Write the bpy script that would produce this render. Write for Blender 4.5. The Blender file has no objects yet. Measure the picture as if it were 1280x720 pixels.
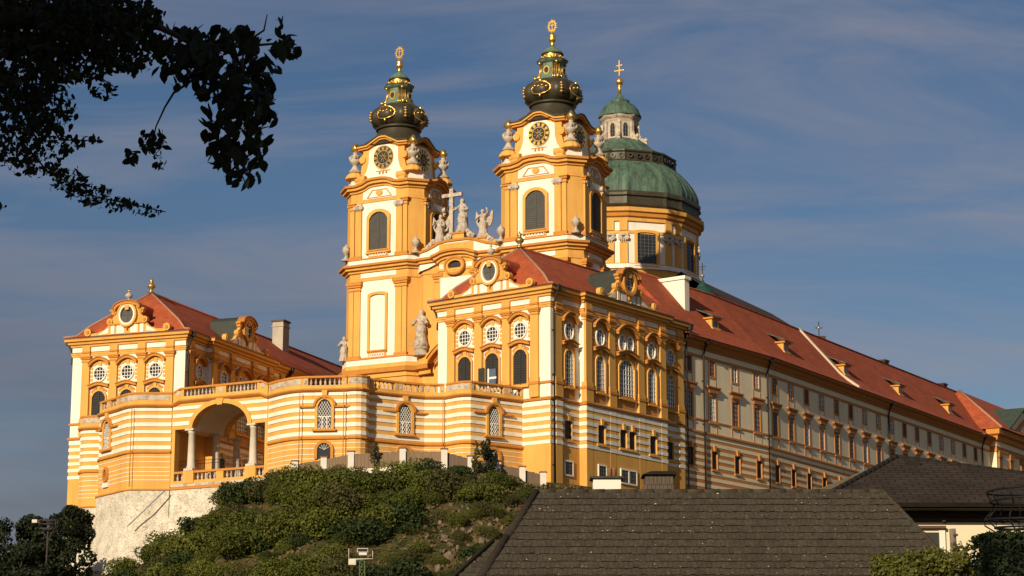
import bpy, math, random
import numpy as np
from math import sin, cos, tan, pi, radians, atan2, sqrt, hypot, degrees
from mathutils import Vector, Matrix

random.seed(7)
rng = np.random.default_rng(7)
scn = bpy.context.scene
COL = scn.collection

# ------------------------------------------------------------------ camera, light, exposure
FPX = 2780.0                       # focal length in pixels of the 1280 px wide photograph
PITCH = math.atan(595.0 / FPX)
cam_d = bpy.data.cameras.new('camera')
cam = bpy.data.objects.new('camera', cam_d)
COL.objects.link(cam)
cam_d.sensor_width = 36.0
cam_d.lens = FPX / 1280.0 * 36.0
cam_d.clip_start = 0.5
cam_d.clip_end = 8000
cam.location = (0, 0, 0)
cam.rotation_euler = (pi / 2 + PITCH, 0, 0)
scn.camera = cam

SUN_YAW, SUN_EL = 26.2, 20.5       # direction the sunlight travels (degrees right of +Y), elevation
wd = bpy.data.worlds.new('World')
scn.world = wd
wd.use_nodes = True
nt = wd.node_tree
for n in list(nt.nodes):
    nt.nodes.remove(n)
def N(t, **kw):
    n = nt.nodes.new(t)
    for k, v in kw.items():
        setattr(n, k, v)
    return n
w_out = N('ShaderNodeOutputWorld'); w_bg = N('ShaderNodeBackground')
w_sky = N('ShaderNodeTexSky', sky_type='NISHITA')
w_sky.sun_disc = False
w_sky.sun_elevation = radians(SUN_EL)
w_sky.sun_rotation = radians(180 + SUN_YAW)
w_sky.air_density = 1.0; w_sky.dust_density = 0.9; w_sky.ozone_density = 2.2
w_bg.inputs['Strength'].default_value = 0.061
# thin drifting cirrus: noise over the sky direction flattened onto a plane
tc = N('ShaderNodeTexCoord'); sx = N('ShaderNodeSeparateXYZ')
nt.links.new(tc.outputs['Generated'], sx.inputs[0])
zz = N('ShaderNodeMath', operation='ADD'); zz.inputs[1].default_value = 0.16
nt.links.new(sx.outputs['Z'], zz.inputs[0])
dx = N('ShaderNodeMath', operation='DIVIDE'); dy = N('ShaderNodeMath', operation='DIVIDE')
nt.links.new(sx.outputs['X'], dx.inputs[0]); nt.links.new(zz.outputs[0], dx.inputs[1])
nt.links.new(sx.outputs['Y'], dy.inputs[0]); nt.links.new(zz.outputs[0], dy.inputs[1])
cx_ = N('ShaderNodeCombineXYZ')
nt.links.new(dx.outputs[0], cx_.inputs[0]); nt.links.new(dy.outputs[0], cx_.inputs[1])
mp = N('ShaderNodeMapping')
mp.inputs['Rotation'].default_value = (0, 0, radians(-14))
mp.inputs['Scale'].default_value = (0.9, 2.3, 1)
mp.inputs['Location'].default_value = (3.1, 1.35, 0)
nt.links.new(cx_.outputs[0], mp.inputs['Vector'])
cn = N('ShaderNodeTexNoise'); cn.inputs['Scale'].default_value = 1.75
cn.inputs['Detail'].default_value = 10; cn.inputs['Roughness'].default_value = 0.6
cn.inputs['Distortion'].default_value = 0.6
nt.links.new(mp.outputs[0], cn.inputs['Vector'])
cr = N('ShaderNodeValToRGB')
cr.color_ramp.elements[0].position = 0.40; cr.color_ramp.elements[0].color = (0, 0, 0, 1)
cr.color_ramp.elements[1].position = 0.74; cr.color_ramp.elements[1].color = (1, 1, 1, 1)
nt.links.new(cn.outputs['Fac'], cr.inputs['Fac'])
cm = N('ShaderNodeMath', operation='MULTIPLY'); cm.inputs[1].default_value = 0.72
nt.links.new(cr.outputs['Color'], cm.inputs[0])
mx = N('ShaderNodeMixRGB'); mx.inputs['Color2'].default_value = (4.8, 4.5, 5.1, 1)
nt.links.new(cm.outputs[0], mx.inputs['Fac'])
hs = N('ShaderNodeHueSaturation'); hs.inputs['Saturation'].default_value = 1.22; hs.inputs['Value'].default_value = 0.92
nt.links.new(w_sky.outputs[0], hs.inputs['Color'])
tint = N('ShaderNodeMixRGB', blend_type='MULTIPLY'); tint.inputs['Fac'].default_value = 1.0; tint.inputs['Color2'].default_value = (1.13, 0.98, 1.0, 1)
nt.links.new(hs.outputs[0], tint.inputs['Color1'])
nt.links.new(tint.outputs[0], mx.inputs['Color1'])
# a grey bank of cloud low on the left
def mrange(src, a, b, lo=0.0, hi=1.0):
    m_ = N('ShaderNodeMapRange', interpolation_type='SMOOTHSTEP')
    m_.inputs['From Min'].default_value = a; m_.inputs['From Max'].default_value = b
    m_.inputs['To Min'].default_value = lo; m_.inputs['To Max'].default_value = hi
    nt.links.new(src, m_.inputs['Value']); return m_.outputs[0]
def mul(a, b):
    m_ = N('ShaderNodeMath', operation='MULTIPLY'); nt.links.new(a, m_.inputs[0]); nt.links.new(b, m_.inputs[1]); return m_.outputs[0]
bn = N('ShaderNodeTexNoise'); bn.inputs['Scale'].default_value = 5.0; bn.inputs['Detail'].default_value = 5
bmp = N('ShaderNodeMapping'); bmp.inputs['Scale'].default_value = (1, 1, 4)
nt.links.new(tc.outputs['Generated'], bmp.inputs['Vector']); nt.links.new(bmp.outputs[0], bn.inputs['Vector'])
bank = mul(mul(mrange(sx.outputs['Z'], 0.27, 0.10), mrange(sx.outputs['X'], 0.12, -0.16)), mrange(bn.outputs['Fac'], 0.25, 0.62, 0.35, 0.85))
mx2 = N('ShaderNodeMixRGB'); mx2.inputs['Color2'].default_value = (2.0, 2.15, 2.75, 1)
nt.links.new(bank, mx2.inputs['Fac']); nt.links.new(mx.outputs[0], mx2.inputs['Color1'])
nt.links.new(mx2.outputs[0], w_bg.inputs['Color'])
nt.links.new(w_bg.outputs[0], w_out.inputs[0])

sun_d = bpy.data.lights.new('sun', 'SUN')
sun_d.energy = 5.0; sun_d.angle = radians(0.5); sun_d.color = (1.0, 0.86, 0.65)
sun = bpy.data.objects.new('sun', sun_d); COL.objects.link(sun)
tdir = Vector((sin(radians(SUN_YAW)) * cos(radians(SUN_EL)), cos(radians(SUN_YAW)) * cos(radians(SUN_EL)), -sin(radians(SUN_EL))))
sun.rotation_euler = tdir.to_track_quat('-Z', 'Y').to_euler()
sun.location = (-100, -100, 200)

vs = scn.view_settings
vs.view_transform = 'Standard'; vs.look = 'None'; vs.exposure = 0.0; vs.gamma = 1.0
vs.use_curve_mapping = False
scn.cycles.max_bounces = 6
scn.cycles.use_denoising = True

# ------------------------------------------------------------------ materials
MATS = {}
def mat(name, base, rough=0.85, metal=0.0, var=0.12, scale=0.5, detail=6, bump=0.0, bscale=6.0, spec=0.3,
        streak=None, dark=None, dark_scale=0.25, dark_lo=0.5, dark_hi=0.75, stretch=(1, 1, 1), trans=0.0):
    if name in MATS:
        return MATS[name]
    m = bpy.data.materials.new(name); m.use_nodes = True
    t = m.node_tree; L = t.links
    b = t.nodes['Principled BSDF']
    b.inputs['Roughness'].default_value = rough; b.inputs['Metallic'].default_value = metal
    b.inputs['Specular IOR Level'].default_value = spec
    c = t.nodes.new('ShaderNodeTexCoord')
    mpn = t.nodes.new('ShaderNodeMapping'); mpn.inputs['Scale'].default_value = stretch
    L.new(c.outputs['Object'], mpn.inputs['Vector'])
    n = t.nodes.new('ShaderNodeTexNoise'); n.inputs['Scale'].default_value = scale
    n.inputs['Detail'].default_value = detail; n.inputs['Roughness'].default_value = 0.65
    L.new(mpn.outputs[0], n.inputs['Vector'])
    r = t.nodes.new('ShaderNodeMapRange')
    r.inputs['From Min'].default_value = 0.25; r.inputs['From Max'].default_value = 0.75
    r.inputs['To Min'].default_value = 1 - var; r.inputs['To Max'].default_value = 1 + var
    L.new(n.outputs['Fac'], r.inputs['Value'])
    mul = t.nodes.new('ShaderNodeVectorMath'); mul.operation = 'SCALE'
    mul.inputs[0].default_value = base
    L.new(r.outputs[0], mul.inputs['Scale'])
    out = mul.outputs[0]
    if dark is not None:
        n2 = t.nodes.new('ShaderNodeTexNoise'); n2.inputs['Scale'].default_value = dark_scale
        n2.inputs['Detail'].default_value = 8; n2.inputs['Roughness'].default_value = 0.7
        if streak:
            mp2 = t.nodes.new('ShaderNodeMapping'); mp2.inputs['Scale'].default_value = streak
            L.new(c.outputs['Object'], mp2.inputs['Vector']); L.new(mp2.outputs[0], n2.inputs['Vector'])
        else:
            L.new(c.outputs['Object'], n2.inputs['Vector'])
        r2 = t.nodes.new('ShaderNodeMapRange')
        r2.inputs['From Min'].default_value = dark_lo; r2.inputs['From Max'].default_value = dark_hi
        L.new(n2.outputs['Fac'], r2.inputs['Value'])
        mxn = t.nodes.new('ShaderNodeMixRGB')
        L.new(r2.outputs[0], mxn.inputs['Fac']); L.new(out, mxn.inputs['Color1'])
        mxn.inputs['Color2'].default_value = (*dark, 1)
        out = mxn.outputs[0]
    L.new(out, b.inputs['Base Color'])
    if bump > 0:
        n3 = t.nodes.new('ShaderNodeTexNoise'); n3.inputs['Scale'].default_value = bscale; n3.inputs['Detail'].default_value = 5
        L.new(c.outputs['Object'], n3.inputs['Vector'])
        bp = t.nodes.new('ShaderNodeBump'); bp.inputs['Strength'].default_value = bump; bp.inputs['Distance'].default_value = 0.1
        L.new(n3.outputs['Fac'], bp.inputs['Height']); L.new(bp.outputs[0], b.inputs['Normal'])
    if trans > 0:
        b.inputs['Transmission Weight'].default_value = trans
    MATS[name] = m
    return m

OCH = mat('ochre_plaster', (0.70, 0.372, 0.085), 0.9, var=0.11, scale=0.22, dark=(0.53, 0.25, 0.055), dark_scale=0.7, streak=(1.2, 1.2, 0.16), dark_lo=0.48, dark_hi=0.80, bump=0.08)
OCD = mat('shade_toned_ochre_moulding', (0.54, 0.225, 0.042), 0.9, var=0.10, scale=0.8, dark=(0.42, 0.15, 0.025), dark_scale=0.8, streak=(1, 1, 0.4), dark_lo=0.55, dark_hi=0.85)  # ochre darkened so the mouldings carry painted shading lines
BRN = mat('brown_cornice_paint', (0.42, 0.16, 0.04), 0.9, var=0.12, scale=0.8)
WHT = mat('white_plaster', (0.80, 0.75, 0.62), 0.9, var=0.05, scale=0.4, dark=(0.58, 0.50, 0.37), dark_scale=0.8, streak=(1.3, 1.3, 0.18), dark_lo=0.50, dark_hi=0.85, bump=0.06)
STONE = mat('pale_statue_stone', (0.54, 0.455, 0.35), 0.85, var=0.15, scale=1.5, dark=(0.14, 0.11, 0.09), dark_scale=1.6, dark_lo=0.46, dark_hi=0.72, bump=0.5)
COLST = mat('grey_column_stone', (0.60, 0.52, 0.40), 0.8, var=0.12, scale=1.2, dark=(0.28, 0.24, 0.2), dark_scale=1.0, dark_lo=0.55, dark_hi=0.85)
ROOF = mat('red_clay_tiles', (0.37, 0.078, 0.027), 0.9, var=0.32, scale=1.1, detail=10, dark=(0.21, 0.052, 0.024), dark_scale=0.3, dark_lo=0.45, dark_hi=0.8)
def add_courses(m, scale=1.3, lo=.80, hi=1.12):
    t = m.node_tree; b = t.nodes['Principled BSDF']; src = b.inputs['Base Color'].links[0].from_socket
    c = t.nodes.new('ShaderNodeTexCoord'); w = t.nodes.new('ShaderNodeTexWave'); w.wave_type = 'BANDS'; w.bands_direction = 'Z'; w.wave_profile = 'SAW'
    w.inputs['Scale'].default_value = scale; w.inputs['Distortion'].default_value = .6; w.inputs['Detail'].default_value = 3; w.inputs['Detail Scale'].default_value = 2.5
    t.links.new(c.outputs['Object'], w.inputs['Vector'])
    r = t.nodes.new('ShaderNodeMapRange'); r.inputs['To Min'].default_value = lo; r.inputs['To Max'].default_value = hi
    t.links.new(w.outputs['Fac'], r.inputs['Value'])
    s = t.nodes.new('ShaderNodeVectorMath'); s.operation = 'SCALE'; t.links.new(src, s.inputs[0]); t.links.new(r.outputs[0], s.inputs['Scale'])
    t.links.new(s.outputs[0], b.inputs['Base Color'])
    bp = t.nodes.new('ShaderNodeBump'); bp.inputs['Strength'].default_value = .5; bp.inputs['Distance'].default_value = .05
    t.links.new(w.outputs['Fac'], bp.inputs['Height']); t.links.new(bp.outputs[0], b.inputs['Normal'])
add_courses(ROOF)
RIDGE = mat('ridge_mortar', (0.40, 0.20, 0.12), 0.9, var=0.2, scale=2)
SLATE = mat('dark_green_sheet_roof', (0.035, 0.04, 0.03), 0.6, var=0.2, scale=1.2, bump=0.1)
COPPER = mat('green_copper', (0.088, 0.15, 0.10), 0.65, var=0.4, scale=0.9, stretch=(1, 1, 0.2), dark=(0.035, 0.046, 0.032), dark_scale=0.7, streak=(1.6, 1.6, 0.18), dark_lo=0.42, dark_hi=0.68)
COPN = mat('helmet_patina', (0.13, 0.20, 0.135), 0.6, var=0.35, scale=1.2, dark=(0.05, 0.065, 0.04), dark_scale=1.3, streak=(1.6, 1.6, 0.4), dark_lo=0.48, dark_hi=0.7)
COPDK = mat('dark_copper', (0.06, 0.05, 0.03), 0.45, var=0.3, scale=0.9, metal=0.25, dark=(0.09, 0.13, 0.09), dark_scale=0.9, streak=(1.2, 1.2, 0.3), dark_lo=0.55, dark_hi=0.8)
GOLD = mat('gilding', (0.95, 0.58, 0.14), 0.32, metal=0.9, var=0.1, scale=2)
GLASS = mat('dark_window_glass', (0.02, 0.022, 0.026), 0.12, var=0.3, scale=0.6, spec=0.6)
SASH = mat('white_sash_paint', (0.78, 0.74, 0.66), 0.6, var=0.05)
SHUT = mat('dark_grey_shutter', (0.035, 0.033, 0.030), 0.7, var=0.2, scale=1)
LOUV = mat('grey_louvre', (0.085, 0.082, 0.072), 0.7, var=0.2, scale=1)
PIPE = mat('dark_drainpipe_metal', (0.045, 0.035, 0.028), 0.5, metal=0.3, var=0.2)
BROWNW = mat('brown_window_wood', (0.10, 0.055, 0.03), 0.7, var=0.2)
RUBBLE = None

def brick_mat(name, c1, c2, mortar, scale, bw, bh, msize=0.015, rough=0.9, bump=0.5, speck=None, dark=None, coord='Object'):
    m = bpy.data.materials.new(name); m.use_nodes = True
    t = m.node_tree; L = t.links; b = t.nodes['Principled BSDF']
    b.inputs['Roughness'].default_value = rough; b.inputs['Specular IOR Level'].default_value = 0.2
    c = t.nodes.new('ShaderNodeTexCoord')
    k = t.nodes.new('ShaderNodeTexBrick')
    k.inputs['Color1'].default_value = (*c1, 1); k.inputs['Color2'].default_value = (*c2, 1); k.inputs['Mortar'].default_value = (*mortar, 1)
    k.inputs['Scale'].default_value = scale; k.inputs['Brick Width'].default_value = bw; k.inputs['Row Height'].default_value = bh
    k.inputs['Mortar Size'].default_value = msize; k.inputs['Mortar Smooth'].default_value = 0.3
    L.new(c.outputs['UV' if coord == 'UV' else 'Object'], k.inputs['Vector'])
    n = t.nodes.new('ShaderNodeTexNoise'); n.inputs['Scale'].default_value = 1.3; n.inputs['Detail'].default_value = 8
    L.new(c.outputs['Object'], n.inputs['Vector'])
    mm = t.nodes.new('ShaderNodeMixRGB'); mm.blend_type = 'MULTIPLY'; mm.inputs['Fac'].default_value = 0.7
    rr = t.nodes.new('ShaderNodeMapRange'); rr.inputs['From Min'].default_value = 0.3; rr.inputs['From Max'].default_value = 0.7
    rr.inputs['To Min'].default_value = 0.6; rr.inputs['To Max'].default_value = 1.3
    L.new(n.outputs['Fac'], rr.inputs['Value'])
    L.new(k.outputs['Color'], mm.inputs['Color1']); L.new(rr.outputs[0], mm.inputs['Color2'])
    out = mm.outputs[0]
    if speck:
        n2 = t.nodes.new('ShaderNodeTexNoise'); n2.inputs['Scale'].default_value = speck[1]; n2.inputs['Detail'].default_value = 3
        L.new(c.outputs['Object'], n2.inputs['Vector'])
        r2 = t.nodes.new('ShaderNodeMapRange'); r2.inputs['From Min'].default_value = speck[2]; r2.inputs['From Max'].default_value = speck[2] + 0.06
        L.new(n2.outputs['Fac'], r2.inputs['Value'])
        m2 = t.nodes.new('ShaderNodeMixRGB'); L.new(r2.outputs[0], m2.inputs['Fac']); L.new(out, m2.inputs['Color1'])
        m2.inputs['Color2'].default_value = (*speck[0], 1); out = m2.outputs[0]
    L.new(out, b.inputs['Base Color'])
    bp = t.nodes.new('ShaderNodeBump'); bp.inputs['Strength'].default_value = bump; bp.inputs['Distance'].default_value = 0.03
    inv = t.nodes.new('ShaderNodeMath'); inv.operation = 'SUBTRACT'; inv.inputs[0].default_value = 1
    L.new(k.outputs['Fac'], inv.inputs[1])
    ad = t.nodes.new('ShaderNodeMath'); ad.operation = 'ADD'; L.new(inv.outputs[0], ad.inputs[0]); L.new(n.outputs['Fac'], ad.inputs[1])
    L.new(ad.outputs[0], bp.inputs['Height']); L.new(bp.outputs[0], b.inputs['Normal'])
    MATS[name] = m
    return m

def rubble_mat():
    m = bpy.data.materials.new('rubble_masonry'); m.use_nodes = True
    t = m.node_tree; L = t.links; b = t.nodes['Principled BSDF']; b.inputs['Roughness'].default_value = 0.95
    c = t.nodes.new('ShaderNodeTexCoord')
    v = t.nodes.new('ShaderNodeTexVoronoi'); v.feature = 'DISTANCE_TO_EDGE'; v.inputs['Scale'].default_value = 1.9
    mp_ = t.nodes.new('ShaderNodeMapping'); mp_.inputs['Scale'].default_value = (1, 1, 1.6)
    L.new(c.outputs['Object'], mp_.inputs['Vector']); L.new(mp_.outputs[0], v.inputs['Vector'])
    r = t.nodes.new('ShaderNodeValToRGB')
    r.color_ramp.elements[0].position = 0.0; r.color_ramp.elements[0].color = (0.36, 0.29, 0.21, 1)
    r.color_ramp.elements[1].position = 0.06; r.color_ramp.elements[1].color = (0.72, 0.64, 0.50, 1)
    L.new(v.outputs['Distance'], r.inputs['Fac'])
    n = t.nodes.new('ShaderNodeTexNoise'); n.inputs['Scale'].default_value = 0.8; n.inputs['Detail'].default_value = 10; n.inputs['Roughness'].default_value = 0.75
    L.new(c.outputs['Object'], n.inputs['Vector'])
    rr = t.nodes.new('ShaderNodeMapRange'); rr.inputs['From Min'].default_value = 0.3; rr.inputs['From Max'].default_value = 0.7
    rr.inputs['To Min'].default_value = 0.6; rr.inputs['To Max'].default_value = 1.2
    L.new(n.outputs['Fac'], rr.inputs['Value'])
    mm = t.nodes.new('ShaderNodeMixRGB'); mm.blend_type = 'MULTIPLY'; mm.inputs['Fac'].default_value = 1
    L.new(r.outputs[0], mm.inputs['Color1']); L.new(rr.outputs[0], mm.inputs['Color2'])
    n2 = t.nodes.new('ShaderNodeTexNoise'); n2.inputs['Scale'].default_value = 3.0; n2.inputs['Detail'].default_value = 2
    L.new(c.outputs['Object'], n2.inputs['Vector'])
    r2 = t.nodes.new('ShaderNodeMapRange'); r2.inputs['From Min'].default_value = 0.68; r2.inputs['From Max'].default_value = 0.74
    L.new(n2.outputs['Fac'], r2.inputs['Value'])
    m3 = t.nodes.new('ShaderNodeMixRGB'); L.new(r2.outputs[0], m3.inputs['Fac']); L.new(mm.outputs[0], m3.inputs['Color1'])
    m3.inputs['Color2'].default_value = (0.16, 0.12, 0.08, 1)
    L.new(m3.outputs[0], b.inputs['Base Color'])
    bp = t.nodes.new('ShaderNodeBump'); bp.inputs['Strength'].default_value = 0.6; bp.inputs['Distance'].default_value = 0.12
    ad = t.nodes.new('ShaderNodeMath'); ad.operation = 'ADD'
    mn = t.nodes.new('ShaderNodeMath'); mn.operation = 'MINIMUM'; mn.inputs[1].default_value = 0.12
    L.new(v.outputs['Distance'], mn.inputs[0]); L.new(mn.outputs[0], ad.inputs[0]); L.new(n.outputs['Fac'], ad.inputs[1])
    L.new(ad.outputs[0], bp.inputs['Height']); L.new(bp.outputs[0], b.inputs['Normal'])
    return m
RUBBLE = rubble_mat()

# ------------------------------------------------------------------ mesh helpers
class Frame:
    """facade frame: s runs along u, o outwards along n, z up"""
    def __init__(s, x, y, ang=0.0):
        s.x, s.y, s.ang = x, y, ang
        s.u = (cos(ang), sin(ang)); s.n = (sin(ang), -cos(ang))
    def __call__(s, a, o, z):
        return (s.x + s.u[0] * a + s.n[0] * o, s.y + s.u[1] * a + s.n[1] * o, z)
    def loc(s, a, o, z):
        return Vector(s(a, o, z))
def frame2(p, q):
    return Frame(p[0], p[1], atan2(q[1] - p[1], q[0] - p[0]))
I = Frame(0, 0, 0)

class MB:
    def __init__(s):
        s.v = []; s.f = []; s.m = []; s.sm = []; s.mats = []
    def mi(s, m):
        if m not in s.mats:
            s.mats.append(m)
        return s.mats.index(m)
    def add(s, vs, fs, m, smooth=False):
        k = len(s.v); s.v.extend(vs); i = s.mi(m)
        for f in fs:
            s.f.append([k + a for a in f]); s.m.append(i); s.sm.append(smooth)
    def box(s, F, s0, s1, o0, o1, z0, z1, m):
        vs = [F(a, o, z) for z in (z0, z1) for o in (o0, o1) for a in (s0, s1)]
        s.add(vs, [(0, 1, 3, 2), (4, 6, 7, 5), (0, 4, 5, 1), (2, 3, 7, 6), (0, 2, 6, 4), (1, 5, 7, 3)], m)
    def prism(s, F, pts, o0, o1, m, smooth=False):
        n = len(pts)
        vs = [F(a, o0, z) for a, z in pts] + [F(a, o1, z) for a, z in pts]
        s.add(vs, [tuple(range(n)), tuple(range(2 * n - 1, n - 1, -1))], m)
        k = len(s.v) - 2 * n; i = s.mi(m)
        for j in range(n):
            q = (j + 1) % n
            s.f.append([k + j, k + n + j, k + n + q, k + q]); s.m.append(i); s.sm.append(smooth)
    def ring(s, F, outer, inner, o0, o1, m, back=False):
        n = len(outer)
        vs = [F(a, o, z) for o in (o0, o1) for pts in (outer, inner) for a, z in pts]
        fs = []
        for j in range(n):
            q = (j + 1) % n
            fs.append((2 * n + j, 2 * n + q, 3 * n + q, 3 * n + j))
            fs.append((j, q, 2 * n + q, 2 * n + j)); fs.append((n + j, 3 * n + j, 3 * n + q, n + q))
            if back: fs.append((j, n + j, n + q, q))
        s.add(vs, fs, m)
    def sweep(s, path, prof, mats, closed=False, smooth=False, caps=False, rel=None):
        """path: plan points, outward side on the right of travel; prof: [(offset, z)]"""
        n = len(path); P = [Vector((p[0], p[1])) for p in path]
        offs = []
        for i in range(n):
            a = P[i - 1] if (closed or i > 0) else None
            b = P[(i + 1) % n] if (closed or i < n - 1) else None
            def nrm(p, q):
                d = (q - p).normalized(); return Vector((d.y, -d.x))
            if a is None: m_ = nrm(P[i], b)
            elif b is None: m_ = nrm(a, P[i])
            else:
                n1, n2 = nrm(a, P[i]), nrm(P[i], b)
                h = n1 + n2
                if h.length < 1e-4: m_ = n1
                else:
                    h.normalize(); m_ = h / max(0.35, h.dot(n1))
            offs.append(m_)
        k = len(s.v); np_ = len(prof)
        for i in range(n):
            dz = path[i][2] if len(path[i]) > 2 else 0.0
            for o, z in prof:
                q = P[i] + offs[i] * o
                s.v.append((q.x, q.y, z + dz))
        for i in range(n if closed else n - 1):
            j = (i + 1) % n
            for t in range(np_ - 1):
                mm = mats[t] if isinstance(mats, (list, tuple)) else mats
                if mm is None: continue
                s.f.append([k + i * np_ + t, k + j * np_ + t, k + j * np_ + t + 1, k + i * np_ + t + 1])
                s.m.append(s.mi(mm)); s.sm.append(smooth)
        if caps and not closed:
            mm = mats[0] if isinstance(mats, (list, tuple)) else mats
            s.f.append([k + t for t in range(np_)]); s.m.append(s.mi(mm)); s.sm.append(False)
            s.f.append([k + (n - 1) * np_ + t for t in range(np_)][::-1]); s.m.append(s.mi(mm)); s.sm.append(False)
    def lathe(s, c, prof, m, n=16, smooth=True, rf=None, ph=0.0, cap=True):
        """prof [(r, z)], mats single or list; rf(theta, r, z)->r"""
        k = len(s.v); np_ = len(prof)
        for j in range(n):
            th = ph + 2 * pi * j / n
            for r, z in prof:
                r2 = rf(th, r, z) if rf else r
                s.v.append((c[0] + r2 * cos(th), c[1] + r2 * sin(th), c[2] + z))
        for j in range(n):
            q = (j + 1) % n
            for t in range(np_ - 1):
                mm = m[t] if isinstance(m, (list, tuple)) else m
                s.f.append([k + j * np_ + t, k + q * np_ + t, k + q * np_ + t + 1, k + j * np_ + t + 1])
                s.m.append(s.mi(mm)); s.sm.append(smooth)
        if cap:
            m1 = m[-1] if isinstance(m, (list, tuple)) else m
            if prof[-1][0] > 1e-3:
                s.f.append([k + j * np_ + np_ - 1 for j in range(n)]); s.m.append(s.mi(m1)); s.sm.append(False)
            m0 = m[0] if isinstance(m, (list, tuple)) else m
            if prof[0][0] > 1e-3:
                s.f.append([k + j * np_ for j in range(n)][::-1]); s.m.append(s.mi(m0)); s.sm.append(False)
    def tube(s, pts, r, m, n=8, smooth=True, cap=True):
        pts = [Vector(p) for p in pts]; k = len(s.v); L_ = len(pts)
        up = Vector((0, 0, 1))
        for i, p in enumerate(pts):
            d = (pts[min(i + 1, L_ - 1)] - pts[max(i - 1, 0)]).normalized()
            a = d.cross(up)
            if a.length < 1e-3: a = d.cross(Vector((1, 0, 0)))
            a.normalize(); b = d.cross(a).normalized()
            rr = r[i] if isinstance(r, (list, tuple)) else r
            for j in range(n):
                th = 2 * pi * j / n
                s.v.append(tuple(p + a * (rr * cos(th)) + b * (rr * sin(th))))
        for i in range(L_ - 1):
            for j in range(n):
                q = (j + 1) % n
                s.f.append([k + i * n + j, k + i * n + q, k + (i + 1) * n + q, k + (i + 1) * n + j]); s.m.append(s.mi(m)); s.sm.append(smooth)
        if cap:
            s.f.append([k + j for j in range(n)][::-1]); s.m.append(s.mi(m)); s.sm.append(False)
            s.f.append([k + (L_ - 1) * n + j for j in range(n)]); s.m.append(s.mi(m)); s.sm.append(False)
    def mesh(s, name):
        me = bpy.data.meshes.new(name)
        me.from_pydata([tuple(v) for v in s.v], [], s.f)
        for m in s.mats: me.materials.append(m)
        me.polygons.foreach_set('material_index', s.m)
        me.polygons.foreach_set('use_smooth', s.sm)
        me.update()
        return me
    def build(s, name, parent=None, loc=(0, 0, 0), rz=0.0):
        return put(name, s.mesh(name), parent, loc, rz)

def put(name, me, parent=None, loc=(0, 0, 0), rz=0.0):
    o = bpy.data.objects.new(name, me); COL.objects.link(o)
    o.location = loc; o.rotation_euler = (0, 0, rz)
    if parent: o.parent = parent
    return o
def tag(o, label=None, cat=None, group=None, kind=None):
    if label: o['label'] = label
    if cat: o['category'] = cat
    if group: o['group'] = group
    if kind: o['kind'] = kind
    return o
def thing(name, label, cat, loc=(0, 0, 0), rz=0.0, group=None):
    o = bpy.data.objects.new(name, None); COL.objects.link(o)
    o.location = loc; o.rotation_euler = (0, 0, rz); o.empty_display_size = 1
    return tag(o, label, cat, group)
def dup(root, loc, rz=None, label=None):
    def cp(o, par):
        c = o.copy(); COL.objects.link(c)
        if par: c.parent = par
        for ch in kids.get(o.name, []): cp(ch, c)
        return c
    kids = {}
    for o in list(COL.objects):
        if o.parent: kids.setdefault(o.parent.name, []).append(o)
    c = cp(root, None)
    c.location = loc
    if rz is not None: c.rotation_euler = (0, 0, rz)
    if label: c['label'] = label
    return c
# ------------------------------------------------------------------ layout of the abbey (metres, camera at the origin)
ZB = 31.0                                     # ground level of the abbey terrace above the camera
CORNER = (4.39, 250.0)                        # south-west corner of the marble hall
MID = (-25.48, 267.70); AXY = 28.5            # church axis
ax_ = (sin(radians(AXY)), cos(radians(AXY))); nx_ = (ax_[1], -ax_[0])
def axis_pt(a, b):
    return (MID[0] + ax_[0] * a + nx_[0] * b, MID[1] + ax_[1] * a + nx_[1] * b)
def P(mb, name, T, loc=(0, 0, 0), rz=0.0):
    return mb.build(name, T, (loc[0], loc[1], loc[2] - T.location.z), rz)
def PM(me, name, T, loc=(0, 0, 0), rz=0.0):
    return put(name, me, T, (loc[0], loc[1], loc[2] - T.location.z), rz)

BANDS = [(35.55, 35.98), (36.46, 36.89), (37.32, 37.73), (38.19, 38.65), (39.11, 39.57), (39.95, 40.52)]
def stripe_prof(z0, z1, o=0.0, base_m=None, bands=BANDS, d=0.06, m0=None, m1=None):
    m0 = m0 or OCH; m1 = m1 or WHT
    prof = [(o, z0)]; ms = []
    for a, b in bands:
        if b < z0 or a > z1: continue
        prof += [(o, a), (o + d, a + 0.01), (o + d, b - 0.01), (o, b)]; ms += [m0, m1, m1, m1]
    prof.append((o, z1)); ms.append(m0)
    return prof, ms

def clip_prof(prof, mats, za, zb):
    pts, ms = [], []
    for (o0, z0), (o1, z1), m in zip(prof[:-1], prof[1:], mats):
        if z1 <= za or z0 >= zb or z1 == z0:
            if not (z1 == z0 and za < z0 < zb): continue
        def at_z(z): return o0 + (o1 - o0) * (z - z0) / (z1 - z0) if z1 != z0 else o0
        p = (at_z(max(za, z0)), max(za, z0)) if z1 != z0 else (o0, z0)
        q = (at_z(min(zb, z1)), min(zb, z1)) if z1 != z0 else (o1, z1)
        if not pts: pts.append(p)
        elif pts[-1] != p: pts.append(p); ms.append(m)
        pts.append(q); ms.append(m)
    return pts, ms
def holed_wall(mb, F, s0, s1, prof, mats, rows):
    '''wall swept along one facade with rows of rectangular openings: rows = [(z0, z1, [(centre, half width)])]'''
    z = prof[0][1]
    def run(a, b, za, zb):
        pts, ms = clip_prof(prof, mats, za, zb)
        if len(pts) > 1: mb.sweep([F(a, 0, 0)[:2], F(b, 0, 0)[:2]], pts, ms)
    for z0, z1, hs in rows:
        run(s0, s1, z, z0); x = s0
        for c, hw in sorted(hs):
            if c - hw > x: run(x, c - hw, z0, z1)
            x = c + hw
        if x < s1: run(x, s1, z0, z1)
        z = z1
    run(s0, s1, z, prof[-1][1])

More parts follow.
